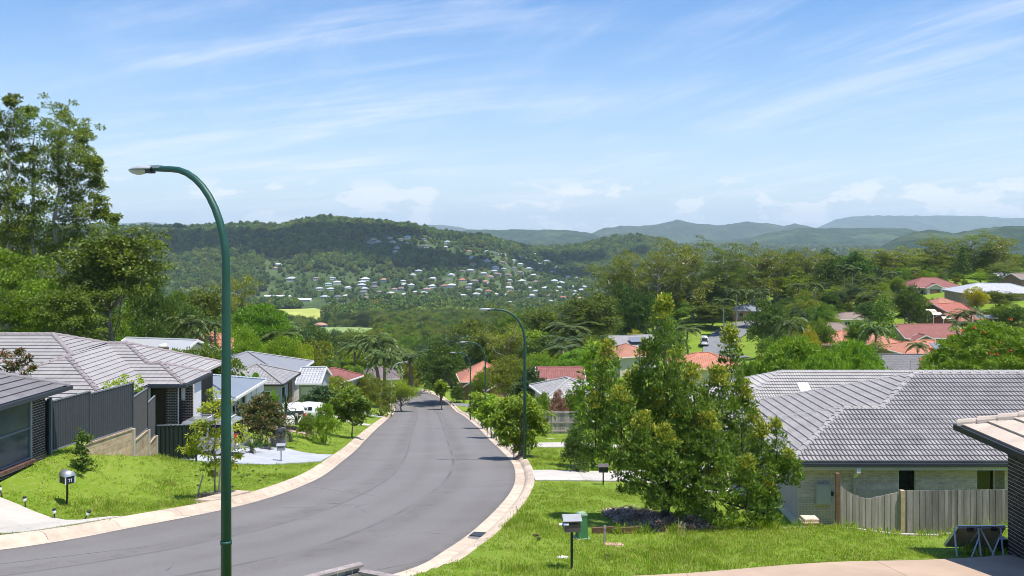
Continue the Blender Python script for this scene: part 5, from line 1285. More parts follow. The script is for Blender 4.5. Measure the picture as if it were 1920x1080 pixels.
street_lamp(xat(882, 106), 106, zat(661, 106) - g(xat(882, 106), 106), math.radians(182), 'farthest green street lamp on the right verge', reach=1.02)
street_lamp(xat(734, 126), 126, zat(680, 126) - g(xat(734, 126), 126), math.radians(12), 'grey street lamp on the left verge near the end of the street', M_POLEG)
# ------------------------------------------------------------------ letterboxes
def letterbox(label, x, y, h, rot, w_=.33, d_=.3, bh=.26, body=None, roof=None, post=M_FRAMEB, arched=False, number=None):
    z = g(x, y); root = empty('letterbox', (x, y, z), math.radians(rot)); tag(root, label, 'letterbox', 'letterboxes on posts')
    MB().box((0, 0, h / 2 - .1), (.05, .05, h + .2)).build('post', post, root, False, True)
    b = MB().box((0, 0, h + bh / 2), (w_, d_, bh)).build('box', body, root, False, True)
    if arched:
        rf = MB(); n = 10; ov = .025
        for X in (-w_ / 2 - ov, w_ / 2 + ov):
            for k in range(n + 1): an = math.pi * k / n; rf.v.append((X, (d_ / 2 + ov) * math.cos(an), h + bh + .015 + .16 * math.sin(an)))
        for k in range(n): rf.f.append((k, k + 1, n + 2 + k, n + 1 + k))
        rf.f.append(tuple(range(n + 1))[::-1]); rf.f.append(tuple(n + 1 + k for k in range(n + 1)))
        rf.build('arched_lid', roof, root, True, True)
        ed = MB()
        for sx in (-1, 1):
            for sy in (-1, 1): ed.box((sx * w_ / 2, sy * d_ / 2, h + bh / 2), (.03, .03, bh))
        ed.build('corner_trim', M_WHITE, root, False, True)
        fp = MB().box((w_ / 2 + .012, 0, h + bh / 2), (.012, d_ - .06, bh - .04)).build('front_plate', mat('plate_navy', (.02, .03, .07), .4), root, False, True)
    else:
        rf = MB(); ov = .03
        rf.v = [(-w_ / 2 - ov, -d_ / 2 - ov, h + bh), (w_ / 2 + ov, -d_ / 2 - ov, h + bh), (w_ / 2 + ov, d_ / 2 + ov, h + bh + .0), (-w_ / 2 - ov, d_ / 2 + ov, h + bh), (-w_ / 2 - ov, .04, h + bh + .09), (w_ / 2 + ov, .04, h + bh + .09)]
        rf.f = [(0, 1, 5, 4), (2, 3, 4, 5), (0, 4, 3), (1, 2, 5), (0, 3, 2, 1)]
        rf.build('lid', roof, root, False, True)
        MB().box((0, -d_ / 2 - .004, h + bh * .72), (w_ * .75, .012, .03)).build('slot', M_FRAMEB, root, False, True)
    if number:
        for k, ch in enumerate(number):
            nb = MB(); oy = (k - .5) * .065
            nb.box((w_ / 2 + .022, oy, h + bh / 2), (.008, .014, .10)).box((w_ / 2 + .022, oy - .016, h + bh / 2 + .038), (.008, .03, .014))
            nb.build('digit', M_WHITE, root, False, True)
    return root
M_LBX = mat('letterbox_charcoal', (.10, .085, .085), .5, .1); M_LBL = mat('letterbox_lid_grey', (.36, .37, .38), .4, .08, metal=.2); M_LBG = mat('letterbox_grey', (.30, .31, .33), .5, .08)
letterbox('charcoal letterbox with pale lid and rolled paper on the near right lawn', xat(1072, 18.9), 18.9, .84, 4, .34, .3, .24, M_LBX, M_LBL)
letterbox('arched silver letterbox numbered 11 beside the lower left driveway', xat(126, 28.9), 28.9, .78, -38, .40, .30, .22, mat('letterbox_brown', (.06, .04, .04), .5), M_ALU, arched=True, number='11')
letterbox('small grey letterbox beside the blue white driveway', xat(527, 44.6), 44.6, .60, 8, .38, .3, .24, M_LBG, M_LBG, M_LBG)
letterbox('black letterbox at the edge of the right hand driveway', xat(1131, 35.2), 35.2, .52, 0, .36, .3, .22, M_FRAMEB, M_LBX)
letterbox('round white letterbox on a post at the end of the street', xat(776, 168), 168, 1.0, 0, .6, .4, .5, M_WHITE, M_WHITE, M_WHITE)
np_ = empty('newspaper', (xat(1057, 18.85), 18.75, g(xat(1057, 18.85), 18.8) + .98)); tag(np_, 'rolled white paper sticking out of the charcoal letterbox', 'newspaper')
_p = Vector(np_.location); MB().tube([_p + Vector((-.10, 0, 0)), _p + Vector((.10, 0, .01))], .032, 10).build('roll', M_WHITE, np_); MB().tube([_p + Vector((-.04, 0, .003)), _p + Vector((-.01, 0, .004))], .034, 10).build('band', mat('band_blue', (.1, .15, .5), .5), np_)
# ------------------------------------------------------------------ bollard lights, service pillar, marker, pits
for k, (px_, py_, lean) in enumerate(((4, 926, -16), (48, 941, -6), (103, 951, -4), (157, 960, 30))):
    Y_ = (28.0, 27.6, 27.1, 26.6)[k]; x = xat(px_, Y_); z = g(x, Y_); root = empty('garden_light', (x, Y_, z)); root.rotation_euler = (0, math.radians(lean), 0)
    tag(root, ('garden stake light cut by the left edge', 'garden stake light nearest the left edge but one', 'upright garden stake light left of letterbox 11', 'garden stake light leaning right of letterbox 11')[k], 'garden light', 'stake lights along the driveway')
    MB().tube([(0, 0, -.1), (0, 0, .2)], .018, 8).build('stake', M_FRAMEB, root, True, True); MB().lathe([(.03, .2), (.05, .22), (.05, .30), (.0, .30)], n=10).build('diffuser', M_WHITE, root, True, True); MB().lathe([(.055, .30), (.06, .33), (.045, .36), (.0, .37)], n=10).build('cap', M_FRAMEB, root, True, True)
M_PIL = mat('pillar_green', (.06, .20, .075), .5, .1, 4); M_PILL = mat('pillar_green_lid', (.30, .42, .28), .5, .1, 4)
x, y = xat(1091, 22.7), 22.7; z = g(x, y); pl_ = empty('service_pillar', (x, y, z), math.radians(14)); tag(pl_, 'green plastic service pillar on the lawn behind the letterbox', 'service pillar')
tp_ = MB(); tp_.v = [(-.14, -.14, -.1), (.14, -.14, -.1), (.14, .14, -.1), (-.14, .14, -.1), (-.105, -.105, .60), (.105, -.105, .60), (.105, .105, .60), (-.105, .105, .60)]; tp_.f = [(0, 1, 5, 4), (1, 2, 6, 5), (2, 3, 7, 6), (3, 0, 4, 7), (4, 5, 6, 7)]; tp_.build('body', M_PIL, pl_, False, True)
MB().poly([(-.115, -.115), (.115, -.115), (.115, .115), (-.115, .115)], .60, .64).poly([(-.09, -.09), (.09, -.09), (.09, .09), (-.09, .09)], .64, .665).build('lid', M_PILL, pl_, False, True); MB().box((0, 0, 0), (.36, .34, .08)).build('foot', M_PILL, pl_, False, True)
x, y = xat(1134, 22.3), 22.3; mk = empty('marker_post', (x, y, g(x, y))); tag(mk, 'short grey timber marker peg on the lawn', 'marker post'); MB().box((0, 0, .15), (.055, .05, .5)).build('peg', M_TIMB, mk, False, True); MB().box((0, -.03, .36), (.05, .012, .05)).build('cap', M_STEEL, mk, False, True)
def flat_lid(name, label, px, py, Y, w_, d_, material, rnd=False, frame=None, cat='cover'):
    x = xat(px, Y); z = g(x, Y) - .02; sl = (g(x, Y + .5) - g(x, Y - .5)); root = empty(name, (x, Y, z - .02)); root.rotation_euler = (math.atan(sl), 0, 0); tag(root, label, cat)
    if rnd: MB().lathe([(0, .07), (w_ / 2 - .01, .07), (w_ / 2, .06), (w_ / 2, -.1)], n=24).build('disc', material, root, False, True); MB().lathe([(w_ / 2 + .002, -.1), (w_ / 2 + .002, .05), (w_ / 2 + .03, .05), (w_ / 2 + .04, -.1)], n=24).build('rim', frame or material, root, False, True)
    else: MB().box((0, 0, 0), (w_, d_, .12)).build('plate', material, root, False, True); MB().box((0, 0, -.02), (w_ + .08, d_ + .08, .12)).build('rim', frame or material, root, False, True)
flat_lid('pit_cover', 'round white cover set in the near right lawn', 1055, 1048, 20.1, .24, .24, M_WHITE, True, M_CONC)
flat_lid('pit_cover', 'square reddish pit lid in the lawn by the marker peg', 1150, 1021, 21.9, .42, .36, mat('lid_pinkish', (.50, .32, .24), .9, .15), False, M_KERB)
flat_lid('pit_cover', 'oval white cover on the grass by the timber side fence', 1033, 822, 67, .6, .6, M_WHITE, True, M_CONC)
# grated gully in the right kerb
x, y = -1.06, 23.3; z = float(plane(y)); gr = empty('drain_grate', (x, y, z + .0)); _t = Vector((.17, 1, -.177)).normalized(); _o = Vector((1, -.17, .0)).normalized(); nz_ = _o.cross(_t); _o = _t.cross(nz_); gr.rotation_euler = Matrix(((_t.x, _o.x, -nz_.x), (_t.y, _o.y, -nz_.y), (_t.z, _o.z, -nz_.z))).to_euler(); tag(gr, 'steel drain grate set in the right kerb', 'drain grate')
MB().box((0, 0, 0), (.62, .05, .05)).box((0, .42, 0), (.62, .05, .05)).box((-.31, .21, .001), (.05, .45, .05)).box((.31, .21, .001), (.05, .45, .05)).build('frame', M_STEEL, gr, False, True)
for k in range(9): MB().box((-.26 + k * .065, .21, 0), (.024, .38, .05)).build('bar', M_STEEL, gr, False, True)
MB().box((0, .21, -.04), (.6, .42, .02)).build('pit', M_FRAMEB, gr, False, True)
# lintel stormwater inlet in the left kerb
ang = math.atan2(31.6 - 28.4, -8.55 + 9.2); mid = Vector((-9.55, 30.2, float(plane(30.2)))); inl = empty('stormwater_inlet', mid, ang); tag(inl, 'concrete stormwater inlet with dark slot in the left kerb', 'stormwater inlet')
inl.rotation_euler = (0, math.radians(9.4), ang); L_ = 2.1
MB().box((0, .32, .15), (L_ + .5, .62, .09)).build('lintel', M_KERB, inl, False, True)
for sx in (-1, 1): MB().poly([(sx * (L_ / 2 + .25), -.1), (sx * (L_ / 2 - .08), -.1), (sx * (L_ / 2 - .08), .55), (sx * (L_ / 2 + .5), .55)][::sx], -.06, .11).build('wing', M_KERB, inl, False, True)
MB().box((0, .26, .03), (L_ - .16, .5, .15)).build('slot', mat('slot_dark', (.03, .027, .025), .9), inl, False, True)
# ------------------------------------------------------------------ fences
def paling_fence(name, label, pts, top, bottom, pw=.10, gap=.006, rails=(.3, .75), postm=M_TIMB, face=-1, palm=M_TIMB, cap=False, posts=None, extra_posts=()):
    """upright palings between points; top(t), bottom(t) give heights along the run"""
    P = [Vector((p[0], p[1], 0)) for p in pts]; S = [0]
    for a, b in zip(P[:-1], P[1:]): S.append(S[-1] + (b - a).length)
    root = empty(name, (P[0].x, P[0].y, bottom(0))); tag(root, label, 'fence'); rnd = random.Random(int(P[0].x * 100))
    def pos(s):
        for i in range(len(P) - 1):
            if s <= S[i + 1] + 1e-6: t = (s - S[i]) / (S[i + 1] - S[i]); return P[i].lerp(P[i + 1], t), (P[i + 1] - P[i]).normalized()
        return P[-1], (P[-1] - P[-2]).normalized()
    n = int(S[-1] / (pw + gap))
    for k in range(n):
        s = (k + .5) * (pw + gap); p, d = pos(s); nr = Vector((d.y, -d.x, 0)) * -face; j = (k % 2) * .012 + rnd.uniform(0, .004)
        a = bottom((s - pw / 2) / S[-1]); ta = top((s - pw / 2) / S[-1]) + rnd.uniform(-.012, .012); tb = top((s + pw / 2) / S[-1]) + rnd.uniform(-.008, .008)
        mb = MB(); q0 = p - d * pw / 2 + nr * j; q1 = p + d * pw / 2 + nr * j; w_ = nr * .016; mb.v = [tuple(q + Vector((0, 0, h))) for q, h in ((q0, a), (q1, a), (q1 + w_, a), (q0 + w_, a), (q0, ta), (q1, tb), (q1 + w_, tb), (q0 + w_, ta))]
        mb.f = [(0, 3, 2, 1), (4, 5, 6, 7), (0, 1, 5, 4), (1, 2, 6, 5), (2, 3, 7, 6), (3, 0, 4, 7)]; mb.build('paling', palm, root)
    for r in rails:
        for i in range(len(P) - 1):
            d = (P[i + 1] - P[i]).normalized(); nr = Vector((d.y, -d.x, 0)) * face; t0 = S[i] / S[-1]; t1 = S[i + 1] / S[-1]
            ha = bottom(t0) + (top(t0) - bottom(t0)) * r; hb_ = bottom(t1) + (top(t1) - bottom(t1)) * r
            MB().bar(P[i] + nr * .03 + Vector((0, 0, ha)), P[i + 1] + nr * .03 + Vector((0, 0, hb_)), .04, .08).build('rail', palm, root)
    for (s, h, m_) in extra_posts:
        p, d = pos(s * S[-1]); nr = Vector((d.y, -d.x, 0)); b = bottom(s); MB().box((p.x + nr.x * .06, p.y + nr.y * .06, (b + h) / 2), (.13, .13, h - b)).build('post', m_, root)
    if cap:
        for i in range(len(P) - 1):
            t0 = S[i] / S[-1]; t1 = S[i + 1] / S[-1]; MB().bar(P[i] + Vector((0, 0, top(t0) + .02)), P[i + 1] + Vector((0, 0, top(t1) + .02)), .12, .035).build('capping', cap, root)
    return root
yF = 29.6
def ftop1(t):
    px = 1569 + (1690 - 1569) * t; return zat(np.interp(px, [1569, 1580, 1600, 1626, 1690], [905, 914, 927, 935, 921]), yF)
paling_fence('paling_fence', 'weathered grey paling fence dipping in the middle beside the meter box', [(xat(1569, yF), yF), (xat(1690, yF), yF)], ftop1, lambda t: -10.35, extra_posts=((0.0, zat(886, yF), M_TIMBB), (1.0, zat(918, yF), M_TIMBF)))
paling_fence('paling_fence', 'dark weathered paling fence running level to the black brick house', [(xat(1694, yF), yF), (xat(1935, yF), yF)], lambda t: zat(919.5 - 2.5 * t, yF), lambda t: -10.35, palm=mat('timber_weathered_dark', (.265, .235, .235), .9, .28, 5, 50, .5, objvar=.22, stretch=(1, 1, .12)))
_zf = plane(72) ; paling_fence('paling_fence', 'grey timber side fence between the round verge tree and the big leafy tree', [(xat(1021, 70), 70), (xat(1085, 70), 70)], lambda t: zat(771, 70), lambda t: zat(813, 70), .14, .01, (.12, .5, .95), face=1)
yN = 12.2; cN = (xat(688, yN), yN, zat(1058, yN))
paling_fence('paling_fence', 'left run of grey timber fence corner at the bottom edge', [(cN[0] - 2.6, cN[1] - 1.9), (cN[0] - .07, cN[1])], lambda t: cN[2] - .02, lambda t: -6.2, .1, .008, (.12, .93), face=1, cap=M_TIMB)
paling_fence('paling_fence', 'right run of grey timber fence corner at the bottom edge', [(cN[0] - .06, cN[1] - .15), (cN[0] + 3.0, cN[1] - 1.55)], lambda t: cN[2] - .06, lambda t: -6.3, .1, .008, (.12, .8), face=1, cap=M_TIMB)
# sheet-steel fence in stepped panels on a sleeper retaining wall
M_STL = mat('steel_sheet_charcoal', (.060, .066, .078), .5, .08, 4); M_STLG = mat('steel_sheet_grey', (.115, .11, .115), .55, .08, 4); M_STLT = mat('steel_trim', (.22, .23, .25), .45, .06); M_STLD = mat('steel_sheet_green_black', (.022, .035, .034), .45, .1, 4)
def steel_panel(root, a, b, z0, z1, sheet, trim, ribs=.1, deep=.02):
    a = Vector((a[0], a[1], 0)); b = Vector((b[0], b[1], 0)); d = b - a; L_ = d.length; d.normalize(); nr = Vector((d.y, -d.x, 0)); n = max(4, int(L_ / ribs)); mb = MB(); pts = []
    for k in range(n):
        s = k * L_ / n; w_ = L_ / n
        pts += [(s, 0), (s + w_ * .12, deep), (s + w_ * .55, deep), (s + w_ * .67, 0)]
    pts.append((L_, 0))
    for s, o in pts: p = a + d * s + nr * o; mb.v += [(p.x, p.y, z0), (p.x, p.y, z1)]
    for k in range(len(pts) - 1): mb.f.append((2 * k, 2 * k + 2, 2 * k + 3, 2 * k + 1))
    mb.build('sheet_panel', sheet, root)
    MB().bar(a + Vector((0, 0, z1)), b + Vector((0, 0, z1)), .06, .05).build('top_rail', trim, root); MB().bar(a + Vector((0, 0, z0)), b + Vector((0, 0, z0)), .06, .05).build('bottom_rail', trim, root)
FEN = empty('steel_fence', (-16.3, 36, -8.6)); tag(FEN, 'charcoal steel sheet fence stepping down beside the left lawn', 'fence')
f0 = (-16.78, 32.2); f1 = (-16.35, 34.3); f2 = (-15.75, 36.7)
SECT = [((-17.6, 32.3), (-16.85, 32.15), -8.0, -6.2, M_STL), (f0, f1, -8.03, -6.22, M_STL), (f1, f2, -8.16, -6.32, M_STL), ((-15.78, 36.85), (-16.08, 39.0), -8.72, -6.95, M_STLG), ((-16.1, 39.1), (-16.45, 40.75), -9.40, -7.62, M_STLG)]
for a, b, z0, z1, m_ in SECT: steel_panel(FEN, a, b, z0, z1, m_, M_STLT, .076 if m_ is M_STLG else .12)
for (p, zt, zb) in (((-16.82, 32.12), -6.1, -8.5), ((-16.35, 34.27), -6.25, -8.5), ((-15.73, 36.72), -6.3, -8.9), ((-16.09, 39.05), -6.95, -9.6), ((-16.47, 40.8), -7.6, -10.6)):
    MB().box((p[0], p[1], (zt + zb) / 2), (.07, .07, zt - zb)).build('post', M_STL if zt > -6.5 else M_FRAMEB, FEN)
MB().box((-16.70, 32.05, -6.15 - 1.05), (.08, .08, 2.3)).build('gate_post', M_FRAME, FEN)
LOW = empty('steel_fence', (-15.8, 41.1, -10.6)); tag(LOW, 'low green black ribbed steel fence in front of the silver wagon', 'fence')
steel_panel(LOW, (-16.45, 41.0), (-14.72, 41.2), zat(860, 41.1), zat(797, 41.1), M_STLD, M_STLT, .19, .045); MB().box((-14.70, 41.22, zat(832, 41.1)), (.07, .07, 1.75)).build('post', M_STLD, LOW)
SLE = empty('sleeper_wall', (-16, 36.5, -9.3)); tag(SLE, 'timber sleeper retaining wall stepping under the steel fence', 'retaining wall')
for (a, b, z1, nrow) in (((-16.5, 33.6), (-15.72, 36.7), -8.22, 6), ((-15.75, 36.85), (-16.05, 38.95), -8.78, 6), ((-16.08, 39.05), (-16.43, 40.75), -9.46, 6)):
    A_ = Vector((a[0], a[1], 0)); B_ = Vector((b[0], b[1], 0))
    for k in range(nrow): MB().bar(A_ + Vector((0, 0, z1 - .12 - k * .205)), B_ + Vector((0, 0, z1 - .12 - k * .205)), .075, .198).build('sleeper', M_TIMBF, SLE)
    MB().bar(A_ + Vector((0, 0, z1)), B_ + Vector((0, 0, z1)), .14, .05).build('capping', M_TIMBF, SLE)
    d = (B_ - A_).normalized(); nr = Vector((d.y, -d.x, 0))
    for q in (B_ + nr * .07 - d * .05,): MB().box((q.x, q.y, z1 - .55), (.12, .12, 1.15)).build('post', mat('timber_pale', (.47, .42, .35), .85, .15, 5, 50, .4, stretch=(1, 1, .12)), SLE)
# dark slim fence panels by the far entry
s1 = empty('steel_fence', at(376, 760, 52)); tag(s1, 'narrow dark steel screen beside the white entry wall', 'fence'); steel_panel(s1, (xat(358, 52), 52), (xat(371, 52), 52.1), zat(775, 52), zat(735, 52), M_STLG, M_STLT, .2)
s2 = empty('steel_fence', at(400, 770, 54)); tag(s2, 'low blue black steel fence under the blue grey roof', 'fence'); steel_panel(s2, (xat(372, 54), 54), (xat(424, 54), 54), zat(778, 54), zat(766, 54), M_GUT, M_STLT, .2)
# white angled garden wall and grey stone retaining wall
gw = empty('garden_wall', at(485, 752, 60)); tag(gw, 'stepped pale garden wall below the banana plant', 'garden wall')
for k in range(3): MB().box(at(467 + 10 * k, 750 - 3 * k, 60 + k), (.12, 1.6, 1.6)).build('panel', W_WHITE, gw)
M_STONE = mat('stone_split_grey', (.30, .29, .28), .9, .35, 5, 25, .9)
sw_ = empty('stone_wall', at(520, 825, 52)); tag(sw_, 'rough grey block retaining wall beside the blue white driveway', 'retaining wall')
rs = random.Random(4); A_ = Vector((xat(499, 50.5), 50.5, 0)); B_ = Vector((xat(537, 50.8), 50.8, 0)); zg = g(A_.x, 50.5)
for r in range(7):
    n = 5; off = .5 * (r % 2)
    for k in range(n + 1):
        t0 = max(0, (k - off) / n); t1 = min(1, (k + 1 - off) / n)
        if t1 - t0 < .05 or (t0 + t1) / 2 < r * .085: continue
        p = A_.lerp(B_, (t0 + t1) / 2); MB().box((p.x, p.y + rs.uniform(-.03, .03) - .02 * r, zg + .06 + r * .155), ((B_ - A_).length * (t1 - t0) - .015, .3, .145)).build('block', M_STONE, sw_)
# concrete edging along the lawn crest, garden-bed timber edge
ed = empty('lawn_edging', (10, 24.6, -8.3)); tag(ed, 'thin grey concrete edging along the crest of the right lawn', 'edging')
for k in range(9):
    x0 = 4.8 + k * 1.2; MB().bar((x0, 24.95, g(x0, 24.95) - .01), (x0 + 1.19, 24.95, g(x0 + 1.19, 24.95) - .01), .10, .10).build('strip', M_TIMB, ed)
be = empty('bed_edging', (xat(1150, 23.4), 23.4, -8)); tag(be, 'dark timber edging in front of the mulch bed', 'edging')
for (a, b) in ((1110, 1150), (1150, 1198)):
    p = (xat(a, 23.5), 23.5); q = (xat(b, 23.6), 23.6); MB().bar((p[0], p[1], g(*p) + .05), (q[0], q[1], g(*q) + .08), .08, .2).build('sleeper', M_TIMBB, be)
# ------------------------------------------------------------------ things by the right house
lb = empty('brick_letterbox', (xat(1517, 30.4), 30.4, -10.75)); tag(lb, 'small orange brick letterbox pillar against the grey brick wall', 'letterbox')
M_OBR = mat('brick_letterbox_orange', (.55, .23, .10), .85, .2, 3, 60, .3, objvar=.25); rs = random.Random(9)
for r in range(8):
    for k in range(2):
        for q in range(2): MB().box((lb.location.x - .115 + .23 * k + (.02 if r % 2 else -.02), 30.4 - .1 + q * .2, -10.68 + r * .09), (.21, .185, .08)).build('brick', M_OBR if (r + k) % 3 else M_BRICK_R, lb)
MB().box((lb.location.x, 30.4, -10.4), (.36, .34, .66)).build('mortar_core', M_MORT_D, lb)
MB().box((lb.location.x, 30.4, -9.98), (.54, .5, .05)).box((lb.location.x + .02, 30.4, -9.90), (.5, .46, .1)).build('cap', mat('cap_white_orange', (.75, .55, .42), .8, .3, 9), lb)
wr = empty('timber_rack', (xat(1570, 30.2), 30.2, -10.7)); tag(wr, 'small broken timber rack leaning at the fence end', 'rack'); bx = wr.location.x
for a, b in (((bx - .22, 29.95, -9.95), (bx + .2, 30.0, -9.86)), ((bx + .08, 29.9, -9.95), (bx + .0, 29.95, -10.75)), ((bx - .2, 29.95, -9.95), (bx + .1, 29.95, -10.45)), ((bx + .24, 30.0, -9.9), (bx + .24, 30.0, -10.75)), ((bx - .05, 29.93, -10.5), (bx + .24, 29.97, -10.45))): MB().bar(a, b, .05, .035).build('slat', M_TIMBF if b[2] < -10.6 else M_TIMBB, wr)
# folding solar panels propped on legs, seen from behind
sp_ = empty('folding_solar_panel', (xat(1832, 20.9), 20.9, g(xat(1832, 20.9), 20.9))); tag(sp_, 'folding solar panel pair propped on legs by the black brick wall', 'solar panel')
Y0, Y1 = 20.75, 21.25; M_BACK = mat('panel_back', (.36, .28, .19), .5, .2, 4, 40, 0)
for (a0, a1, b0, b1) in (((1796, 988), (1838, 988), (1772, 1022), (1812, 1024)), ((1840, 988), (1884, 987), (1814, 1024), (1858, 1026))):
    T0, T1, B0, B1 = at(*a0, 20.75), at(*a1, 20.75), at(*b0, 21.1), at(*b1, 21.1)
    nn = (T1 - T0).cross(B0 - T0).normalized() * .02; mb = MB(); mb.v = [tuple(q + s * nn) for s in (-1, 1) for q in (T0, T1, B1, B0)]; mb.f = [(0, 1, 2, 3), (7, 6, 5, 4), (0, 4, 5, 1), (1, 5, 6, 2), (2, 6, 7, 3), (3, 7, 4, 0)]
    pn = mb.build('panel', M_BACK, sp_); fr = MB()
    for a, b in ((T0, T1), (T1, B1), (B1, B0), (B0, T0)): fr.bar(a, b, .045, .06)
    fr.build('frame', M_ALU, pn)
    cl = MB()
    for i in range(1, 4):
        for j in range(1, 3):
            p = T0.lerp(T1, i / 4).lerp(B0.lerp(B1, i / 4), j / 3) - nn * 1.3 * (1 if nn.y < 0 else -1); cl.box(p, (.02, .02, .02))
    MB().box(T0.lerp(T1, .6) + Vector((-.04, -.03, -.05)), (.14, .05, .08)).build('junction_box', M_FRAMEB, pn)
for px_ in (1789, 1834, 1838, 1876):
    t = at(px_, 990, 20.7); b = at(px_ + (5 if px_ != 1838 else 26), 1029, 20.45); MB().bar(t, (b.x, b.y, g(b.x, b.y)), .035, .025).build('leg', M_STEEL, sp_)
for px_ in (1822, 1860): t = at(px_ + 14, 1008, 20.6); b = at(px_, 1028, 20.4); MB().bar(t, (b.x, b.y, g(b.x, b.y)), .03, .02).build('brace', M_STEEL, sp_)
bt = empty('battery_box', (xat(1882, 21.0), 21.0, g(xat(1882, 21), 21))); tag(bt, 'dark box with white lid behind the folding solar panel', 'box'); MB().box((0, .2, .12), (.3, .3, .3)).build('body', M_FRAMEB, bt, False, True); MB().box((-.2, .1, .22), (.2, .02, .14)).build('lid', M_WHITE, bt, False, True)
# ------------------------------------------------------------------ cars
M_TYRE = mat('tyre', (.02, .02, .02), .9, .1); M_RIM = mat('wheel_rim', (.5, .5, .52), .35, .05, metal=.7); M_TAIL = mat('tail_light', (.55, .02, .015), .25, .05); M_HEAD = mat('head_light', (.75, .77, .8), .15, .02)
def car(name, label, x, y, rot, L_=4.6, W_=1.82, H=1.75, paint=None, van=False, spare=False, z=None, ladder=False, cat='car', wedge=.0, pitchdeg=0):
    """+x is the front. Side stations make a rounded body and a tapering cabin"""
    root = empty(name, (x, y, g(x, y) + .02 if z is None else z), math.radians(rot)); root.rotation_euler = (0, math.radians(pitchdeg), math.radians(rot)); tag(root, label, cat)
    hb = .98 if not van else 1.05; h = L_ / 2
    def loft(st, close=True):
        mb = MB(); n = None
        for (X, sec) in st:
            n = len(sec); mb.v += [(X, yy, zz) for yy, zz in sec]
        for k in range(len(st) - 1):
            for j in range(n - 1): mb.f.append((k * n + j, k * n + j + 1, (k + 1) * n + j + 1, (k + 1) * n + j))
        mb.f.append(tuple(range(n))[::-1]); mb.f.append(tuple((len(st) - 1) * n + j for j in range(n))); return mb
    def sec(w_, z0, z1, crown_=.04): w_ /= 2; return [(-w_ * .92, z0), (-w_, z0 + .12), (-w_, z1 - .10), (-w_ * .95, z1 - .02), (-w_ * .5, z1 + crown_), (w_ * .5, z1 + crown_), (w_ * .95, z1 - .02), (w_, z1 - .10), (w_, z0 + .12), (w_ * .92, z0)]
    body = [(-h, sec(W_ * .86, .42, hb - .12)), (-h + .08, sec(W_ * .95, .34, hb)), (-h + .6, sec(W_, .28, hb)), (0, sec(W_, .26, hb)), (h - 1.25, sec(W_, .28, hb)), (h - .5, sec(W_ * .97, .3, hb - .1)), (h - .1, sec(W_ * .9, .36, hb - .22)), (h, sec(W_ * .78, .44, hb - .34))]
    b = loft(body).build('body', paint, root, True, True)
    xr = -h + .05; xf = h - (1.15 if not van else .55)
    def csec(wb, wt, zt): return [(-wb / 2, hb - .05), (-wt / 2, zt - .10), (-wt / 2 + .1, zt), (wt / 2 - .1, zt), (wt / 2, zt - .10), (wb / 2, hb - .05)]
    rs_ = .16 if not wedge else wedge
    cab = [(xr, csec(W_ * .94, W_ * .86, hb + .02)), (xr + rs_, csec(W_ * .95, W_ * .80, H - .03)), (xr + rs_ + .3, csec(W_ * .95, W_ * .79, H)), (xf - .95, csec(W_ * .95, W_ * .78, H)), (xf - .55, csec(W_ * .95, W_ * .78, H - .06)), (xf, csec(W_ * .93, W_ * .85, hb + .03))]
    loft(cab).build('cabin', paint, root, True, True)
    zt = H - .16
    for sy in (-1, 1):
        yb = sy * (W_ * .475 + .006); yt = sy * (W_ * .395 + .022); segs = ((xr + rs_ + .18, xr + (xf - xr) * .40), (xr + (xf - xr) * .43, xr + (xf - xr) * .66), (xr + (xf - xr) * .69, xf - .34))
        for q, (a, c_) in enumerate(segs):
            fa = .34 if q == 2 else 0; MB().quad((a, yb, hb + .04), (c_, yb, hb + .04), (c_ - fa, yt, zt), (a + (.06 if q == 0 else 0), yt, zt)).build('side_window', GLASS, root, False, True)
        for X in (-h + .85, h - .9):
            wl = MB(); wl.tube([(X, sy * (W_ / 2 - .20), .33), (X, sy * (W_ / 2 + .015), .33)], .33, 18); o = wl.build('wheel', M_TYRE, root, True, True)
            MB().tube([(X, sy * (W_ / 2 + .0), .33), (X, sy * (W_ / 2 + .024), .33)], .2, 14).build('rim', M_RIM, o, False, True)
        MB().box((-h - .0, sy * W_ * .40, hb - .02 if not van else hb + .1), (.09, .17, .34)).build('tail_light', M_TAIL, root, False, True); MB().box((h - .1, sy * W_ * .36, hb - .33), (.14, .3, .14)).build('head_light', M_HEAD, root, False, True)
        MB().box((xf - .55, sy * (W_ / 2 + .09), hb + .1), (.12, .18, .13)).build('mirror', paint, root, True, True)
    MB().quad((xr - .002, -W_ * .39, hb + .10), (xr - .002, W_ * .39, hb + .10), (xr + rs_ - .03, W_ * .36, zt + .03), (xr + rs_ - .03, -W_ * .36, zt + .03)).build('rear_window', GLASS, root, False, True)
    MB().quad((xf + .012, -W_ * .42, hb + .07), (xf + .012, W_ * .42, hb + .07), (xf - .52, W_ * .36, zt + .06), (xf - .52, -W_ * .36, zt + .06)).build('windscreen', GLASS, root, False, True)
    MB().box((-h - .03, 0, .50), (.16, W_ * .92, .22)).build('rear_bumper', paint, root, True, True); MB().box((h - .02, 0, .48), (.14, W_ * .82, .22)).build('front_bumper', paint, root, True, True)
    MB().box((-h - .015, 0, hb - .28), (.03, .36, .11)).build('number_plate', M_WHITE, root, False, True)
    if spare:
        MB().tube([(-h - .26, .08, hb - .02), (-h - .03, .08, hb - .02)], .35, 20).build('spare_wheel', M_TYRE, root, True, True); MB().tube([(-h - .285, .08, hb - .02), (-h - .25, .08, hb - .02)], .31, 20).build('wheel_cover', paint, root, True, True)
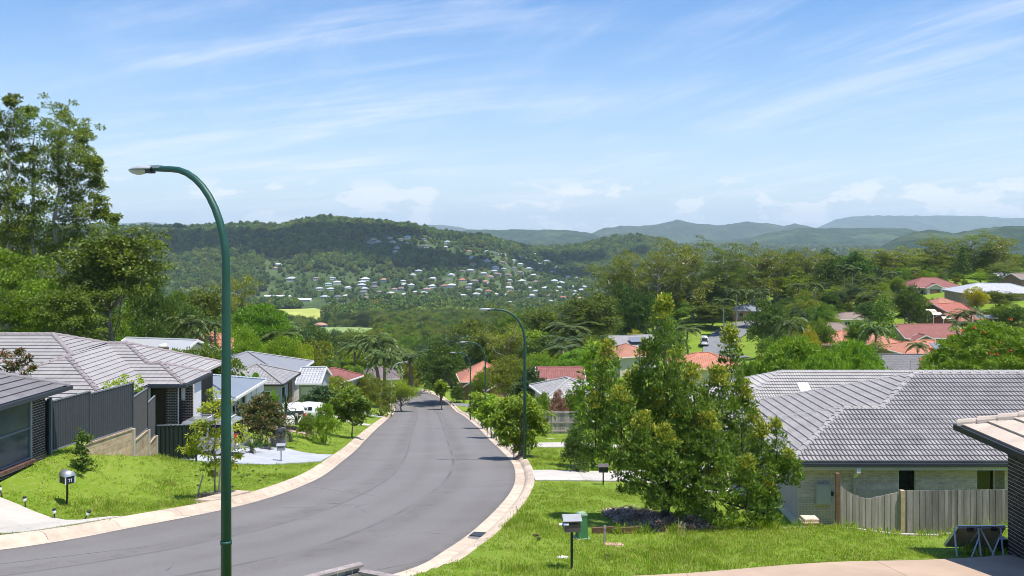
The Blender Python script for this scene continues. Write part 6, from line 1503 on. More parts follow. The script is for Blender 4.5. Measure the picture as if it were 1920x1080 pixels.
    if ladder:
        for sy in (-1, 1): MB().bar((xr + .4, sy * .62, H + .05), (xf - .9, sy * .62, H + .05), .04).build('roof_rail', M_STEEL, root, False, True)
        for k in range(3): MB().bar((xr + .5 + k * .55, -.64, H + .07), (xr + .5 + k * .55, .64, H + .07), .05, .03).build('roof_bar', M_WHITE, root, False, True)
    return root
def paint(name, col, metal=.0): return mat('car_paint_' + name, col, .28, .04, 3, 90, 0, metal=metal, spec=.6)
P_SIL = paint('silver', (.36, .37, .385), .4); P_WHT = paint('white', (.74, .74, .73)); P_PALE = paint('pale_blue', (.55, .60, .66), .1)
car('parked_car', 'silver wagon with roof rack and rear spare wheel on the blue white driveway', -16.15, 45.6, 176, 4.5, 1.82, 1.74, P_SIL, spare=True, ladder=True, z=g(-16.15, 45.6) + .06)
car('parked_car', 'white hatchback seen from behind past the rusty shrub', xat(548, 63.2), 63.2, 108, 4.0, 1.7, 1.55, P_WHT, z=zat(805, 62) + .1, wedge=.4)
car('parked_car', 'white car with blue windows half hidden by the pale flowered shrub', xat(566, 72), 73, 158, 4.2, 1.72, 1.42, P_WHT, z=zat(792, 72), wedge=.6)
car('parked_van', 'white van parked on the far right side road', xat(1323, 222), 223.5, 80, 4.9, 1.9, 2.25, P_WHT, van=True, z=g(xat(1323, 222), 222) + .3, cat='van')
# ------------------------------------------------------------------ big lilly pilly on the right lawn
def spire_tree():
    rng = np.random.default_rng(77); Y0 = 25.2; bx = xat(1250, Y0); bz = g(bx, Y0)
    root = empty('lilly_pilly_tree', (bx, Y0, bz)); tag(root, 'big glossy multi-spired tree with orange young tips on the right lawn', 'tree')
    SP = [(1245, 556, 770, 92, .1), (1215, 640, 830, 86, .5), (1142, 640, 830, 78, .5), (1300, 688, 870, 100, -.7), (1370, 612, 820, 74, .4), (1346, 690, 870, 104, -.2), (1164, 728, 880, 92, -.5), (1116, 742, 870, 70, .3), (1206, 778, 935, 104, -1.0), (1244, 800, 955, 110, -1.2), (1330, 776, 945, 112, -1.1), (1392, 716, 905, 82, .3), (1428, 800, 945, 80, 0), (1478, 846, 915, 52, 0), (1456, 790, 890, 50, .4), (1398, 858, 985, 92, -.5), (1342, 884, 985, 104, -.8), (1182, 836, 925, 78, -.4), (1284, 850, 965, 90, -.8), (1268, 660, 860, 110, .9), (1190, 690, 860, 100, 1.0), (1320, 740, 900, 120, 1.2), (1410, 770, 930, 90, 1.2), (1225, 735, 900, 110, .2), (1285, 760, 900, 120, .1), (1440, 900, 985, 60, -.2), (1130, 700, 820, 70, .9)]
    parts = []; mb = MB(); fork = np.array([bx + .02, Y0, bz + 1.0])
    limb(mb, (bx, Y0, bz - .3), fork, .14, .11, rng, .05, 4, 8)
    for (px, t, b, wd, dy) in SP:
        Y = Y0 + dy; tip = np.array(at(px, t, Y)); bot = np.array(at(px, b, Y)); R = wd * .86 / 2 / FPX * Y; n = max(56, int((tip[2] - bot[2]) * wd * .52))
        k = rng.random(n) ** 1.05; rr = R * np.minimum(1, (k * 1.6 + .10)) ** .8 * (1 - .35 * np.maximum(0, k - .7) / .3); an = rng.random(n) * 6.283; q = np.sqrt(.25 + .75 * rng.random(n))
        C = tip + (bot - tip) * k[:, None] + np.stack([np.cos(an) * rr * q, np.sin(an) * rr * q, np.zeros(n)], -1)
        v, f, ti, yg = crown(rng, C, .15 * (.7 + .6 * rng.random(n)), 27, .098, .42, .95, .75, 0, .07, .2)
        kk = np.repeat(np.repeat(k, 27), 4); topy = (kk < .2) & (np.repeat(rng.random(n * 27), 4) < .6); yg = np.maximum(yg * .35, topy * .75)
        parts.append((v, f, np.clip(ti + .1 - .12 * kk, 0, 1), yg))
        limb(mb, fork + rng.normal(size=3) * .05, bot + (tip - bot) * .25, .05, .018, rng, .10, 5, 6); limb(mb, bot + (tip - bot) * .25, tip - np.array([0, 0, .1]), .018, .006, rng, .04, 3, 5)
    mb.build('trunk', BARKD, root, True)
    put('crown', leaf_mesh('lilly_pilly_crown', parts, LM['pilly']), root)
spire_tree()
def clump_tree(name, label, base, Y, clumps, lm, leaf, per, trunk_r, aspect=.42, droop=.35, stakes=(), bark=BARK, young=.15, cat='tree', dens=1.0, spread_y=.5):
    """a tree whose clumps (px, py, radius px) were read off one by one"""
    rng = np.random.default_rng(int(base[0])); x = xat(base[0], Y); z = g(x, Y); root = empty(name, (x, Y, z)); tag(root, label, cat)
    mb = MB(); parts = []; top = None; cs = []
    for (px, py, r) in clumps: cs.append((np.array(at(px, py, Y + rng.normal() * spread_y * .5)), r / FPX * Y))
    hi = max(c[0][2] for c in cs); tr = limb(mb, (x, Y, z - .15), (x + .02, Y, z + (hi - z) * .8), trunk_r, trunk_r * .35, rng, .03, 7, 7)
    for c, r in cs:
        k = min(range(len(tr)), key=lambda i: abs(tr[i][2] - (c[2] - r * 1.2))); limb(mb, tr[k], c, trunk_r * .35, .006, rng, .12, 4, 5)
        n = max(3, int(9 * dens)); C = c + rng.normal(size=(n, 3)) * np.array([.45, .6, .42]) * r
        parts.append(crown(rng, C, r * .42, per, leaf, aspect, .9, .1, droop, young, .3))
    mb.build('trunk', bark, root, True); put('crown', leaf_mesh(name + '_crown', parts, LM[lm]), root)
    for (a, b) in stakes:
        A = Vector(at(*a, Y - .1)); A.z = g(A.x, Y - .1) - .1; MB().bar(A, at(*b, Y - .05), .045).build('stake', M_TIMB, root)
    return root
clump_tree('young_tree', 'staked young tree with yellow green leaves on the left lawn', (402, 934), 30.9, [(404, 748, 15), (412, 762, 16), (386, 768, 12), (398, 790, 18), (415, 782, 14), (372, 800, 16), (362, 822, 18), (352, 838, 12), (388, 815, 24), (412, 812, 26), (432, 805, 22), (445, 820, 18), (378, 838, 22), (404, 845, 24), (428, 842, 24), (446, 856, 14), (392, 868, 14), (414, 872, 18), (436, 874, 14), (402, 890, 10), (362, 846, 9)], 'lime', .125, 18, .035, .42, .5, [((367, 934), (381, 890)), ((409, 940), (414, 870))], dens=.9)
clump_tree('sparse_shrub', 'sparse dark leaved shrub on the left lawn above the letterbox', (155, 884), 32.0, [(158, 815, 12), (150, 822, 10), (166, 826, 8), (152, 838, 10), (146, 850, 8), (160, 850, 9), (154, 864, 11), (168, 870, 8), (145, 873, 7), (157, 878, 9)], 'dark', .12, 12, .02, .5, .0, young=.25, cat='shrub', dens=.8)
clump_tree('flowering_shrub', 'shrub with pink red new leaves before the big tiled roof', (35, 720), 37.5, [(22, 672, 14), (42, 690, 14), (12, 690, 13), (30, 682, 12), (52, 676, 9), (38, 662, 8), (60, 692, 8), (5, 665, 9), (48, 704, 12), (20, 705, 14)], 'rust', .13, 14, .03, .5, .0, young=.45, cat='shrub')
clump_tree('twiggy_shrub', 'yellow green twiggy shrub poking over the steel fence', (232, 760), 39.5, [(212, 716, 9), (232, 708, 8), (225, 724, 9), (246, 718, 9), (258, 728, 10), (200, 726, 9), (265, 715, 7), (240, 734, 9), (262, 742, 10)], 'lime', .12, 12, .02, .5, 0, cat='shrub', dens=.7)
clump_tree('verge_tree', 'round staked verge tree beside the second green street lamp', (976, 850), 48.0, [(975, 752, 22), (955, 762, 20), (995, 765, 22), (940, 780, 18), (970, 778, 26), (1005, 785, 20), (945, 802, 20), (985, 800, 26), (1010, 800, 13), (962, 815, 24), (995, 822, 20), (978, 832, 18), (948, 824, 14), (1000, 768, 16), (930, 792, 9)], 'bright', .24, 30, .07, .36, .5, [((963, 848), (964, 822)), ((992, 848), (991, 818))], BARK, .2, dens=1.5)
for k, (px, py, Y, s, lab) in enumerate(((921, 814, 68, 1.0, 'bright leafy verge tree just left of the round verge tree'), (904, 795, 84, .86, 'small bright verge tree by the taller lamp of the far pair'))):
    clump_tree('verge_tree', lab, (px, py), Y, [(px + s * a, py - s * b, s * r) for a, b, r in ((0, 58, 15), (-14, 50, 13), (14, 48, 14), (-20, 36, 11), (0, 40, 16), (20, 34, 11), (-8, 26, 13), (10, 24, 13))], 'bright', .3, 26, .06, .4, .4, [((px - 8, py), (px - 7, py - 26))], dens=1.2)
clump_tree('verge_tree', 'slim trunked tree on the left verge with dark green crown', (660, 817), 66, [(655, 742, 18), (640, 752, 16), (672, 750, 16), (632, 768, 14), (655, 768, 20), (680, 765, 14), (645, 782, 15), (668, 782, 15)], 'mid', .3, 28, .07, .45, .2, dens=1.4)
clump_tree('verge_tree', 'small round tree on the grass island at the end of the street', (828, 750), 146, [(828, 722, 9), (822, 728, 8), (834, 728, 8), (828, 735, 9)], 'bright', .5, 26, .09, .5, .1, dens=1.2)
# tall gums at the left, their dense puffs of leaf read off one by one
PUFF = [(18, 190, 14), (55, 209, 11), (109, 209, 22), (125, 230, 22), (157, 243, 22), (28, 220, 26), (14, 243, 28), (51, 239, 24), (93, 248, 26), (125, 260, 26), (153, 264, 18), (83, 283, 34), (106, 294, 30), (55, 294, 22), (143, 285, 22), (153, 308, 24), (178, 303, 16), (180, 322, 16), (18, 276, 26), (9, 313, 26), (46, 317, 24), (125, 322, 28), (153, 331, 24), (106, 340, 26), (74, 336, 24), (180, 345, 14), (28, 354, 28), (9, 359, 26), (60, 364, 26), (139, 359, 28), (162, 368, 24), (185, 378, 14), (199, 405, 14), (213, 412, 10), (176, 401, 18), (153, 396, 24), (116, 387, 26), (88, 382, 24), (46, 396, 28), (18, 391, 28), (69, 415, 26), (130, 419, 26), (28, 424, 30), (102, 438, 28), (55, 447, 30), (9, 447, 30), (83, 466, 28), (120, 461, 24), (150, 440, 24), (23, 479, 30), (60, 498, 30)]
for (a, b, bx, lab) in ((-50, 40, 16, 'tall gum tree at the left edge with pale trunk'), (40, 100, 62, 'tall gum tree with crooked pale trunk second from left edge'), (100, 260, 108, 'tall gum tree whose crown ends right over the pale hills')):
    t_ = clump_tree('gum_tree', lab, (bx, 620), 98 + bx * .04, [q for q in PUFF if a <= q[0] < b] + ([(-14, 300, 30), (-20, 380, 32), (-12, 450, 30), (-16, 230, 24)] if a < 0 else []), 'olive', .36, 52, .34, .42, .22, (), BARKP, .06, dens=1.5, spread_y=3.2); t_['group'] = 'tall gums on the left'
# mulch bed, tree rings, leaf litter, rubble
M_MULCH = mat('mulch', (.24, .165, .115), .95, .45, 9, 60, .8, stain=(.30, .26, .22))
BED = [(2.7, 27.3), (3.4, 28.0), (4.6, 27.0), (5.4, 25.9), (5.75, 24.5), (4.6, 23.7), (3.4, 23.7), (3.1, 25.3)]
def mound(name, poly, material, lift, res=.16, seed=0):
    P = np.array(poly); lo = P.min(0); hi = P.max(0); xs = np.arange(lo[0], hi[0], res); ys = np.arange(lo[1], hi[1], res); X, Yg = np.meshgrid(xs, ys); inn = inside(P, X, Yg)
    d = polydist(np.concatenate([P, P[:1]]), X, Yg) * np.where(inn, 1, -1); Z = ground(X, Yg) + np.clip(d * .5, -.05, lift) + fbm(X * 3 + seed, Yg * 3, 3) * .12 * np.clip(d * 3, 0, 1)
    V = np.stack([X, Yg, Z], -1).reshape(-1, 3); nx = len(xs); k = np.arange(len(ys) - 1)[:, None] * nx + np.arange(nx - 1)[None]; F = np.stack([k, k + 1, k + nx + 1, k + nx], -1).reshape(-1, 4); keep = (d.ravel()[F] > -.12).all(1)
    me = npmesh(name, V, F[keep], smooth=True); me.materials.append(material); return tag(put(name, me), kind='structure')
mound('mulch_bed', BED, M_MULCH, .14)
def ring(cx, cy, r, n=10): return [(cx + r * math.cos(i / n * 6.283), cy + r * .8 * math.sin(i / n * 6.283)) for i in range(n)]
RINGS = [ring(xat(402, 30.9), 30.9, .55), ring(xat(976, 48), 48, .7), ring(xat(828, 146), 146, 1.2)]
for k, r_ in enumerate(RINGS): mound('mulch_ring', r_, M_MULCH, .05, .12 if k < 2 else .3, k)
chip = MB(); rc = random.Random(3)
chipm = []
for q in range(3):
    c = MB()
    for k in range(9):
        a = Vector((rc.uniform(-.12, .12), rc.uniform(-.12, .12), rc.uniform(0, .035))); d = Vector((rc.uniform(-1, 1), rc.uniform(-1, 1), rc.uniform(-.3, .5))).normalized() * rc.uniform(.03, .09); c.bar(a, a + d, .022, .008)
    chipm.append(c.mesh('chip', mat('bark_chip_%d' % q, ((.34, .24, .16), (.48, .41, .35), (.17, .11, .08))[q], .95, .3)))
rng = np.random.default_rng(11)
def pts_in(poly, n, lift=.0):
    P = np.array(poly); lo = P.min(0); hi = P.max(0); o = lo + rng.random((n, 2)) * (hi - lo); o = o[inside(P, o[:, 0], o[:, 1])]; d = polydist(np.concatenate([P, P[:1]]), o[:, 0], o[:, 1])
    return np.concatenate([o, (ground(o[:, 0], o[:, 1]) + np.clip(d * .5, 0, lift) + .02)[:, None]], 1)
cp = np.concatenate([pts_in(BED, 900, .14)] + [pts_in(r_, 90, .05) for r_ in RINGS[:2]])
scatter('mulch_chips', cp, np.repeat(.7 + .8 * rng.random((len(cp), 1)), 3, 1), chipm, 'brown bark chips and dry leaves on the mulch bed', 'mulch', 5, .3)
# ------------------------------------------------------------------ grass on the near lawns
def blade_clump(seed, n, h, material, w_=.016, spread=.09):
    r_ = np.random.default_rng(seed); P = np.concatenate([r_.normal(size=(n, 2)) * spread, np.full((n, 1), -.01)], 1); D = np.concatenate([r_.normal(size=(n, 2)) * .45, np.ones((n, 1))], 1); Nn = unit(r_.normal(size=(n, 3)))
    ln = h * (.5 + .8 * r_.random(n)); V, F = leaf_quads(P, D, Nn, ln, np.full(n, w_), .1); me = npmesh('blades', V, F, {'tint': np.repeat(r_.random(n), 4), 'young': np.repeat((r_.random(n) < .15) * 1.0, 4)}); me.materials.append(material); return me
GRASS = [leaf_mat('grass_blade_a', (.18, .30, .018), (.33, .47, .045), (.44, .43, .12), .4, .12, .6), leaf_mat('grass_blade_b', (.22, .33, .025), (.39, .48, .07), (.50, .47, .17), .4, .12, .6)]
GRASS.append(leaf_mat('grass_blade_dry', (.36, .33, .10), (.52, .47, .20), (.55, .5, .25), .3, .12, .7))
gm = [blade_clump(1, 16, .065, GRASS[0]), blade_clump(2, 14, .075, GRASS[1]), blade_clump(3, 16, .055, GRASS[0]), blade_clump(4, 12, .06, GRASS[1]), blade_clump(5, 12, .05, GRASS[2], .014), blade_clump(6, 16, .07, GRASS[0])]
HOUSE_RECTS = [(9.9, 33, 31.3, 44), (11.3, 25, 4, 20.7), (-30, -16.9, 20, 31.7), (-28, -17.3, 41.5, 55), (-25, -17.5, 55.5, 63)]
def free(X, Y, road_gap=.86):
    k = road_sd(X, Y) > road_gap
    for d in DRIVES: k &= ~inside(d, X, Y)
    for (a, b, c, d) in HOUSE_RECTS: k &= ~((X > a) & (X < b) & (Y > c) & (Y < d))
    return k
def lawn_points(x0, x1, y0, y1, dens):
    n = int((x1 - x0) * (y1 - y0) * dens); X = x0 + rng.random(n) * (x1 - x0); Y = y0 + rng.random(n) * (y1 - y0); px = CXP + FPX * X / Y
    k = (px > -60) & (px < 1980); X, Y = X[k], Y[k]; k = free(X, Y) & ~inside(BED, X, Y)
    for r_ in RINGS: k &= ~inside(r_, X, Y)
    X, Y = X[k], Y[k]; k = rng.random(len(X)) < np.clip(.62 + 2.6 * fbm(X * .55, Y * .55, 4), .08, 1); X, Y = X[k], Y[k]
    return np.stack([X, Y, ground(X, Y)], -1)
GP = np.concatenate([lawn_points(-3, 15, 16, 25.2, 95), lawn_points(-1, 12, 25.2, 34, 60), lawn_points(-21, -8, 22, 34, 55), lawn_points(-18, -8, 34, 50, 30), lawn_points(-1, 9, 34, 60, 26), lawn_points(-20, -9, 50, 90, 9), lawn_points(-4, 10, 60, 100, 8)])
far_k = np.clip(GP[:, 1] / 26, .85, 2.4); long_k = 1 + .9 * (fbm(GP[:, 0] * .45 + 40, GP[:, 1] * .45, 3) > .16)
gs = np.stack([far_k ** .6, far_k ** .6, (.75 + .6 * rng.random(len(GP))) * long_k * far_k ** .15], -1)
scatter('lawn_grass', GP, gs, gm, 'short green lawn grass around the street', 'grass', 8, .12)
# taller weeds along the crest, kerb and bed
wp = []
for (x0, x1, yy, n) in ((5, 14, 24.6, 70), (2.7, 4.4, 23.5, 26), (4.0, 9.0, 28.2, 40), (1.4, 3, 46.5, 26), (10.6, 11.4, 20.9, 14)):
    xs = x0 + rng.random(n) * (x1 - x0); ys = yy + rng.normal(size=n) * .16; wp.append(np.stack([xs, ys, ground(xs, ys)], -1))
wp = np.concatenate(wp); scatter('long_grass', wp, np.stack([1 + .4 * rng.random(len(wp))] * 2 + [.7 + .8 * rng.random(len(wp))], -1), [blade_clump(9, 12, .26, GRASS[0], .02, .06), blade_clump(10, 10, .2, GRASS[1], .018, .06)], 'longer grass tufts along the lawn crest', 'grass', 4, .15)
lit = MB(); rl = random.Random(8)
for (px, py) in ((372, 916), (447, 894), (453, 900), (466, 896), (475, 889), (498, 897), (494, 901), (518, 885), (368, 905), (436, 917), (1005, 1012), (1010, 1018), (1225, 921), (392, 908), (486, 906), (1140, 1046)):
    Y = 6474 / (py - 726); x = xat(px, Y); z = g(x, Y) + .05; lit.box((x, Y, z), (rl.uniform(.06, .2), .1, .03), Matrix.Translation((x, Y, z)) @ Matrix.Rotation(rl.random() * 3, 4, 'Z') @ Matrix.Translation((-x, -Y, -z)))
tag(lit.build('leaf_litter', mat('dry_leaf', (.05, .04, .02), .9, .3)), 'dark dry leaves lying on the lawn', 'leaf litter', kind='stuff')
# ------------------------------------------------------------------ trees and shrubs read off the photograph: kind, px, distance, top, width px, leaf, label
G_L = 'tall gums on the left'; G_C = 'gums beyond the side road'; G_R = 'trees along the right ridge'
TREES = [
 ('gum_b', 'gum_tree', 40, 114, 400, 200, 'olive', 'gum tree behind the tall left pair', G_L),
 ('broad_c', 'dome_tree', 208, 90, 424, 205, 'olive', 'dark olive dome shaped tree behind the big tiled roof', None),
 ('broad_a', 'leafy_tree', 20, 92, 470, 190, 'mid', 'leafy green tree under the left gums at the edge', None),
 ('broad_d', 'leafy_tree', 62, 86, 525, 130, 'bright', 'yellow green bushy tree in front of the left gum trunks', None),
 ('broad_c', 'leafy_tree', 130, 84, 540, 130, 'olive', 'olive bushy tree between the gum trunks and the dome tree', None),
 ('broad_d', 'leafy_tree', 0, 84, 545, 110, 'mid', 'low green tree touching the left edge above the roof', None),
 ('broad_b', 'leafy_tree', 285, 120, 520, 100, 'dark', 'dark tree at the right foot of the dome tree', None),
 ('broad_a', 'leafy_tree', 330, 150, 548, 95, 'mid', 'green round tree left of the nearest lamp pole', None),
 ('gum_d', 'gum_tree', 448, 176, 516, 120, 'gold', 'brown gold tree just right of the nearest lamp pole', None),
 ('broad_c', 'leafy_tree', 385, 165, 540, 110, 'olive', 'olive tree behind the palms left of the lamp pole', None),
 ('spread_a', 'spreading_tree', 485, 140, 572, 150, 'fern', 'layered flat topped green tree right of the nearest lamp pole', None),
 ('palm_b', 'palm_tree', 354, 108, 588, 80, None, 'feathery palm with thick pale trunk beside the pale metal roof', None),
 ('palm_a', 'palm_tree', 402, 112, 596, 70, None, 'palm in front of the red tiled roof at left', None),
 ('palm_a', 'palm_tree', 380, 116, 602, 60, None, 'smaller palm between the two left palms', None),
 ('broad_d', 'leafy_tree', 466, 104, 612, 70, 'bright', 'bright green tree above the grey metal roof', None),
 ('broad_d', 'leafy_tree', 518, 112, 630, 85, 'bright', 'bright spreading tree behind the grey metal roof ridge', None),
 ('broad_d', 'leafy_tree', 560, 118, 640, 60, 'lime', 'small lime green tree right of the grey metal roof', None),
 ('palm_b', 'palm_tree', 528, 150, 598, 90, None, 'drooping palm above the bright spreading tree', None),
 ('broad_b', 'leafy_tree', 590, 160, 612, 80, 'dark', 'dark leafy tree left of the meadow gap', None),
 ('broad_d', 'hedge_tree', 388, 63, 642, 125, 'mid', 'broad leaved green hedge tree behind the pale tiled wing', None),
 ('broad_d', 'hedge_tree', 322, 66, 655, 90, 'mid', 'lower left part of leafy hedge under the pale metal roof', None),
 ('bush_c', 'rusty_shrub', 492, 50.5, 738, 104, 'rust', 'big rounded shrub with rusty red tips beside the silver wagon', None),
 ('bush_c', 'pale_shrub', 606, 76, 724, 100, 'blue', 'wide shrub with pale blue green leaves beside the white cars', None),
 ('bush_b', 'leafy_shrub', 610, 57, 757, 56, 'bright', 'upright bright green shrub on the left verge', None),
 ('bush_a', 'leafy_shrub', 576, 58, 776, 42, 'mid', 'low green shrub left of the upright bright one', None),
 ('broad_d', 'leafy_tree', 640, 98, 706, 80, 'bright', 'bright green tree behind the slim trunked verge tree', None),
 ('bush_c', 'orange_shrub', 640, 92, 722, 50, 'rust', 'orange flowering shrub beside the dark red roof', None),
 ('broad_d', 'leafy_tree', 690, 108, 706, 72, 'gold', 'yellow green shrubby tree left of the grey street lamp', None),
 ('bush_a', 'leafy_shrub', 716, 116, 712, 60, 'gold', 'golden shrub in front of the grey street lamp', None),
 ('broad_d', 'leafy_tree', 752, 140, 712, 66, 'bright', 'green shrub leaning over the left kerb at the bend', None),
 ('broad_a', 'leafy_tree', 668, 122, 688, 70, 'mid', 'green tree behind the golden shrubs on the left verge', None),
 ('palm_b', 'palm_tree', 708, 158, 620, 95, None, 'large feathery palm near the middle of the valley trees', None),
 ('palm_b', 'palm_tree', 722, 150, 652, 85, None, 'lower palm in front of the large feathery palm', None),
 ('palm_a', 'palm_tree', 668, 168, 640, 80, None, 'palm left of the large feathery palm', None),
 ('palm_b', 'palm_tree', 770, 172, 655, 90, None, 'palm left of the big dark tree at the street end', None),
 ('gum_d', 'leafy_tree', 772, 178, 668, 50, 'yellow', 'yellow flowering tree left of the big dark tree', None),
 ('broad_b', 'dark_tree', 828, 156, 640, 110, 'dark', 'big dark round tree at the end of the street', None),
 ('bush_a', 'leafy_shrub', 858, 158, 722, 30, 'dark', 'dark shrub under the big round tree', None),
 ('broad_d', 'leafy_tree', 952, 128, 668, 90, 'gold', 'golden green tree between the second and third street lamps', None),
 ('broad_d', 'leafy_tree', 905, 138, 690, 60, 'bright', 'green tree between the two far street lamps', None),
 ('bush_c', 'pale_shrub', 998, 92, 690, 85, 'blue', 'pale green broad leaved tree behind the second street lamp', None),
 ('spread_a', 'spreading_tree', 1010, 134, 668, 110, 'fern', 'flat topped fern leaved tree right of the second lamp', None),
 ('spread_a', 'spreading_tree', 1095, 138, 656, 130, 'fern', 'second flat topped fern leaved tree behind the big leafy tree', None),
 ('bush_a', 'leafy_shrub', 1076, 78, 724, 56, 'mid', 'green shrub right of the pink one behind the side fence', None),
 ('bush_b', 'leafy_shrub', 1022, 80, 736, 40, 'bright', 'bright shrub left of the pink one behind the side fence', None),
 ('bush_c', 'pink_shrub', 1047, 77, 732, 46, 'pink', 'pink leaved shrub behind the timber side fence', None),
 ('cone_b', 'leafy_tree', 1112, 43, 640, 110, 'bright', 'tall bright green bush against the left side of the spired tree', None),
 ('bush_a', 'dark_shrub', 1082, 40.5, 800, 64, 'dark', 'dark rounded shrub at the edge of the right driveways', None),
 ('bush_b', 'yellow_shrub', 1440, 28.6, 962, 60, 'lime', 'low yellow green shrub at the left corner of the grey brick house', None),
 ('bush_b', 'yellow_shrub', 1375, 28.0, 965, 70, 'lime', 'low lime shrub under the right side of the spired tree', None),
 ('bush_a', 'low_shrub', 1310, 27.2, 940, 90, 'mid', 'low green shrub behind the spired tree trunk', None),
 ('broad_c', 'dome_tree', 1108, 196, 548, 125, 'olive', 'big olive dome tree left of the tall spire', None),
 ('broad_c', 'leafy_tree', 1020, 205, 575, 95, 'olive', 'grey olive tree behind the second street lamp arm', None),
 ('broad_a', 'leafy_tree', 962, 215, 590, 90, 'mid', 'green tree in the valley left of the second lamp', None),
 ('spread_a', 'leafy_tree', 882, 240, 600, 110, 'olive', 'light domed tree above the far street lamps', None),
 ('gum_d', 'leafy_tree', 938, 262, 572, 80, 'olive', 'loose grey green tree under the second lamp head', None),
 ('broad_b', 'leafy_tree', 1165, 222, 530, 90, 'dark', 'very dark tree just left of the tall spire', None),
 ('broad_b', 'leafy_tree', 1195, 212, 540, 100, 'dark', 'dense dark green tree behind the tall spire', None),
 ('gum_c', 'gum_tree', 1150, 268, 488, 100, 'gold', 'golden gum at the left end of the gum row', G_C),
 ('gum_c', 'gum_tree', 1196, 262, 484, 110, 'gold', 'golden gum second from the left of the gum row', G_C),
 ('gum_c', 'gum_tree', 1262, 256, 460, 130, 'gold', 'big golden gum right behind the tall spire', G_C),
 ('gum_b', 'gum_tree', 1232, 250, 470, 90, 'gold', 'gum with slender pale trunk behind the tall spire', G_C),
 ('gum_b', 'gum_tree', 1300, 262, 492, 90, 'olive', 'olive gum right of the big golden gum', G_C),
 ('gum_b', 'gum_tree', 1360, 266, 456, 110, 'olive', 'tall olive gum in the middle of the gum row', G_C),
 ('gum_c', 'gum_tree', 1408, 272, 470, 100, 'gold', 'golden gum above the blue grey roof', G_C),
 ('gum_c', 'gum_tree', 1452, 278, 480, 90, 'gold', 'golden gum at the right end of the gum row', G_C),
 ('broad_b', 'leafy_tree', 1330, 262, 545, 80, 'dark', 'dark tree under the middle gums', None),
 ('broad_a', 'leafy_tree', 1268, 250, 565, 80, 'mid', 'green tree under the big golden gum', None),
 ('broad_c', 'leafy_tree', 1336, 248, 570, 90, 'olive', 'olive tree behind the white van', None),
 ('palm_a', 'palm_tree', 1290, 190, 610, 60, None, 'palm below the white van beside the tall spire', None),
 ('palm_c', 'palm_tree', 1358, 235, 558, 45, None, 'tall slim palm on the lawn by the side road', None),
 ('palm_c', 'palm_tree', 1382, 238, 540, 40, None, 'taller slim palm beside the blue grey roof', None),
 ('broad_b', 'leafy_tree', 1440, 182, 563, 92, 'dark', 'large dark green tree right of the side road', None),
 ('palm_b', 'palm_tree', 1420, 246, 540, 60, None, 'palm above the large dark green tree', None),
 ('palm_b', 'palm_tree', 1510, 236, 562, 60, None, 'drooping palm right of the large dark green tree', None),
 ('palm_c', 'palm_tree', 1530, 232, 528, 34, None, 'tall palm with bare white trunk mid right', None),
 ('broad_a', 'leafy_tree', 1546, 205, 568, 50, 'mid', 'round green tree beside the bare palm trunk', None),
 ('broad_b', 'leafy_tree', 1604, 262, 472, 80, 'dark', 'tallest dark tree in the middle of the right tree line', None),
 ('broad_b', 'leafy_tree', 1556, 258, 486, 66, 'dark', 'dark tree left of the tallest dark one', None),
 ('gum_c', 'gum_tree', 1520, 282, 478, 80, 'gold', 'golden gum left of the two dark trees', G_R),
 ('palm_c', 'palm_tree', 1584, 248, 494, 36, None, 'tall thin palm in front of the dark trees, left one', None),
 ('palm_c', 'palm_tree', 1597, 246, 500, 36, None, 'tall thin palm in front of the dark trees, right one', None),
 ('gum_c', 'gum_tree', 1652, 292, 492, 80, 'gold', 'golden tree right of the dark trees on the ridge', G_R),
 ('gum_c', 'gum_tree', 1692, 288, 474, 110, 'gold', 'wide golden tree above the maroon hip roof', G_R),
 ('gum_d', 'gum_tree', 1742, 300, 462, 80, 'gold', 'golden tree left of the dark pine', G_R),
 ('gum_b', 'gum_tree', 1776, 304, 452, 70, 'olive', 'open topped gum just left of the dark pine', G_R),
 ('cone_a', 'pine_tree', 1806, 286, 462, 34, 'dark', 'narrow dark pine on the right ridge', None),
 ('gum_b', 'gum_tree', 1822, 306, 446, 80, 'olive', 'open topped gum behind the dark pine', G_R),
 ('gum_c', 'gum_tree', 1866, 302, 450, 90, 'gold', 'last golden gum of the right ridge', G_R),
 ('broad_a', 'leafy_tree', 1896, 300, 500, 70, 'mid', 'green tree behind the white house at right', None),
 ('gum_d', 'leafy_tree', 1880, 250, 492, 80, 'olive', 'thin crowned tree in front of the white house', None),
 ('broad_d', 'leafy_tree', 1838, 262, 512, 60, 'bright', 'bright tree left of the white house', None),
 ('broad_d', 'yellow_tree', 1832, 198, 538, 46, 'yellow', 'bright yellow flowering tree before the tan brick house', None),
 ('broad_c', 'leafy_tree', 1872, 200, 546, 80, 'olive', 'olive tree before the wide pale grey roof', None),
 ('bush_a', 'leafy_shrub', 1878, 185, 570, 60, 'mid', 'green shrub on the bank below the wide pale roof', None),
 ('bush_a', 'leafy_shrub', 1908, 182, 572, 50, 'dark', 'dark shrub on the bank at the right edge', None),
 ('cone_b', 'cone_tree', 1656, 172, 552, 62, 'mid', 'rounded conical tree left of the orange brick gable', None),
 ('broad_b', 'leafy_tree', 1706, 190, 536, 76, 'dark', 'dense green tree between the maroon hip roof and the gable', None),
 ('broad_a', 'leafy_tree', 1630, 205, 566, 70, 'dark', 'green tree left of the conical tree', None),
 ('palm_a', 'palm_tree', 1796, 172, 585, 56, None, 'palm clump before the stepped red house, left palm', None),
 ('palm_a', 'palm_tree', 1820, 170, 578, 56, None, 'palm clump before the stepped red house, right palm', None),
 ('palm_a', 'palm_tree', 1808, 166, 600, 60, None, 'lower middle palm before the stepped red house', None),
 ('palm_b', 'palm_tree', 1640, 126, 600, 66, None, 'pale feathery palm in front of the salmon roof', None),
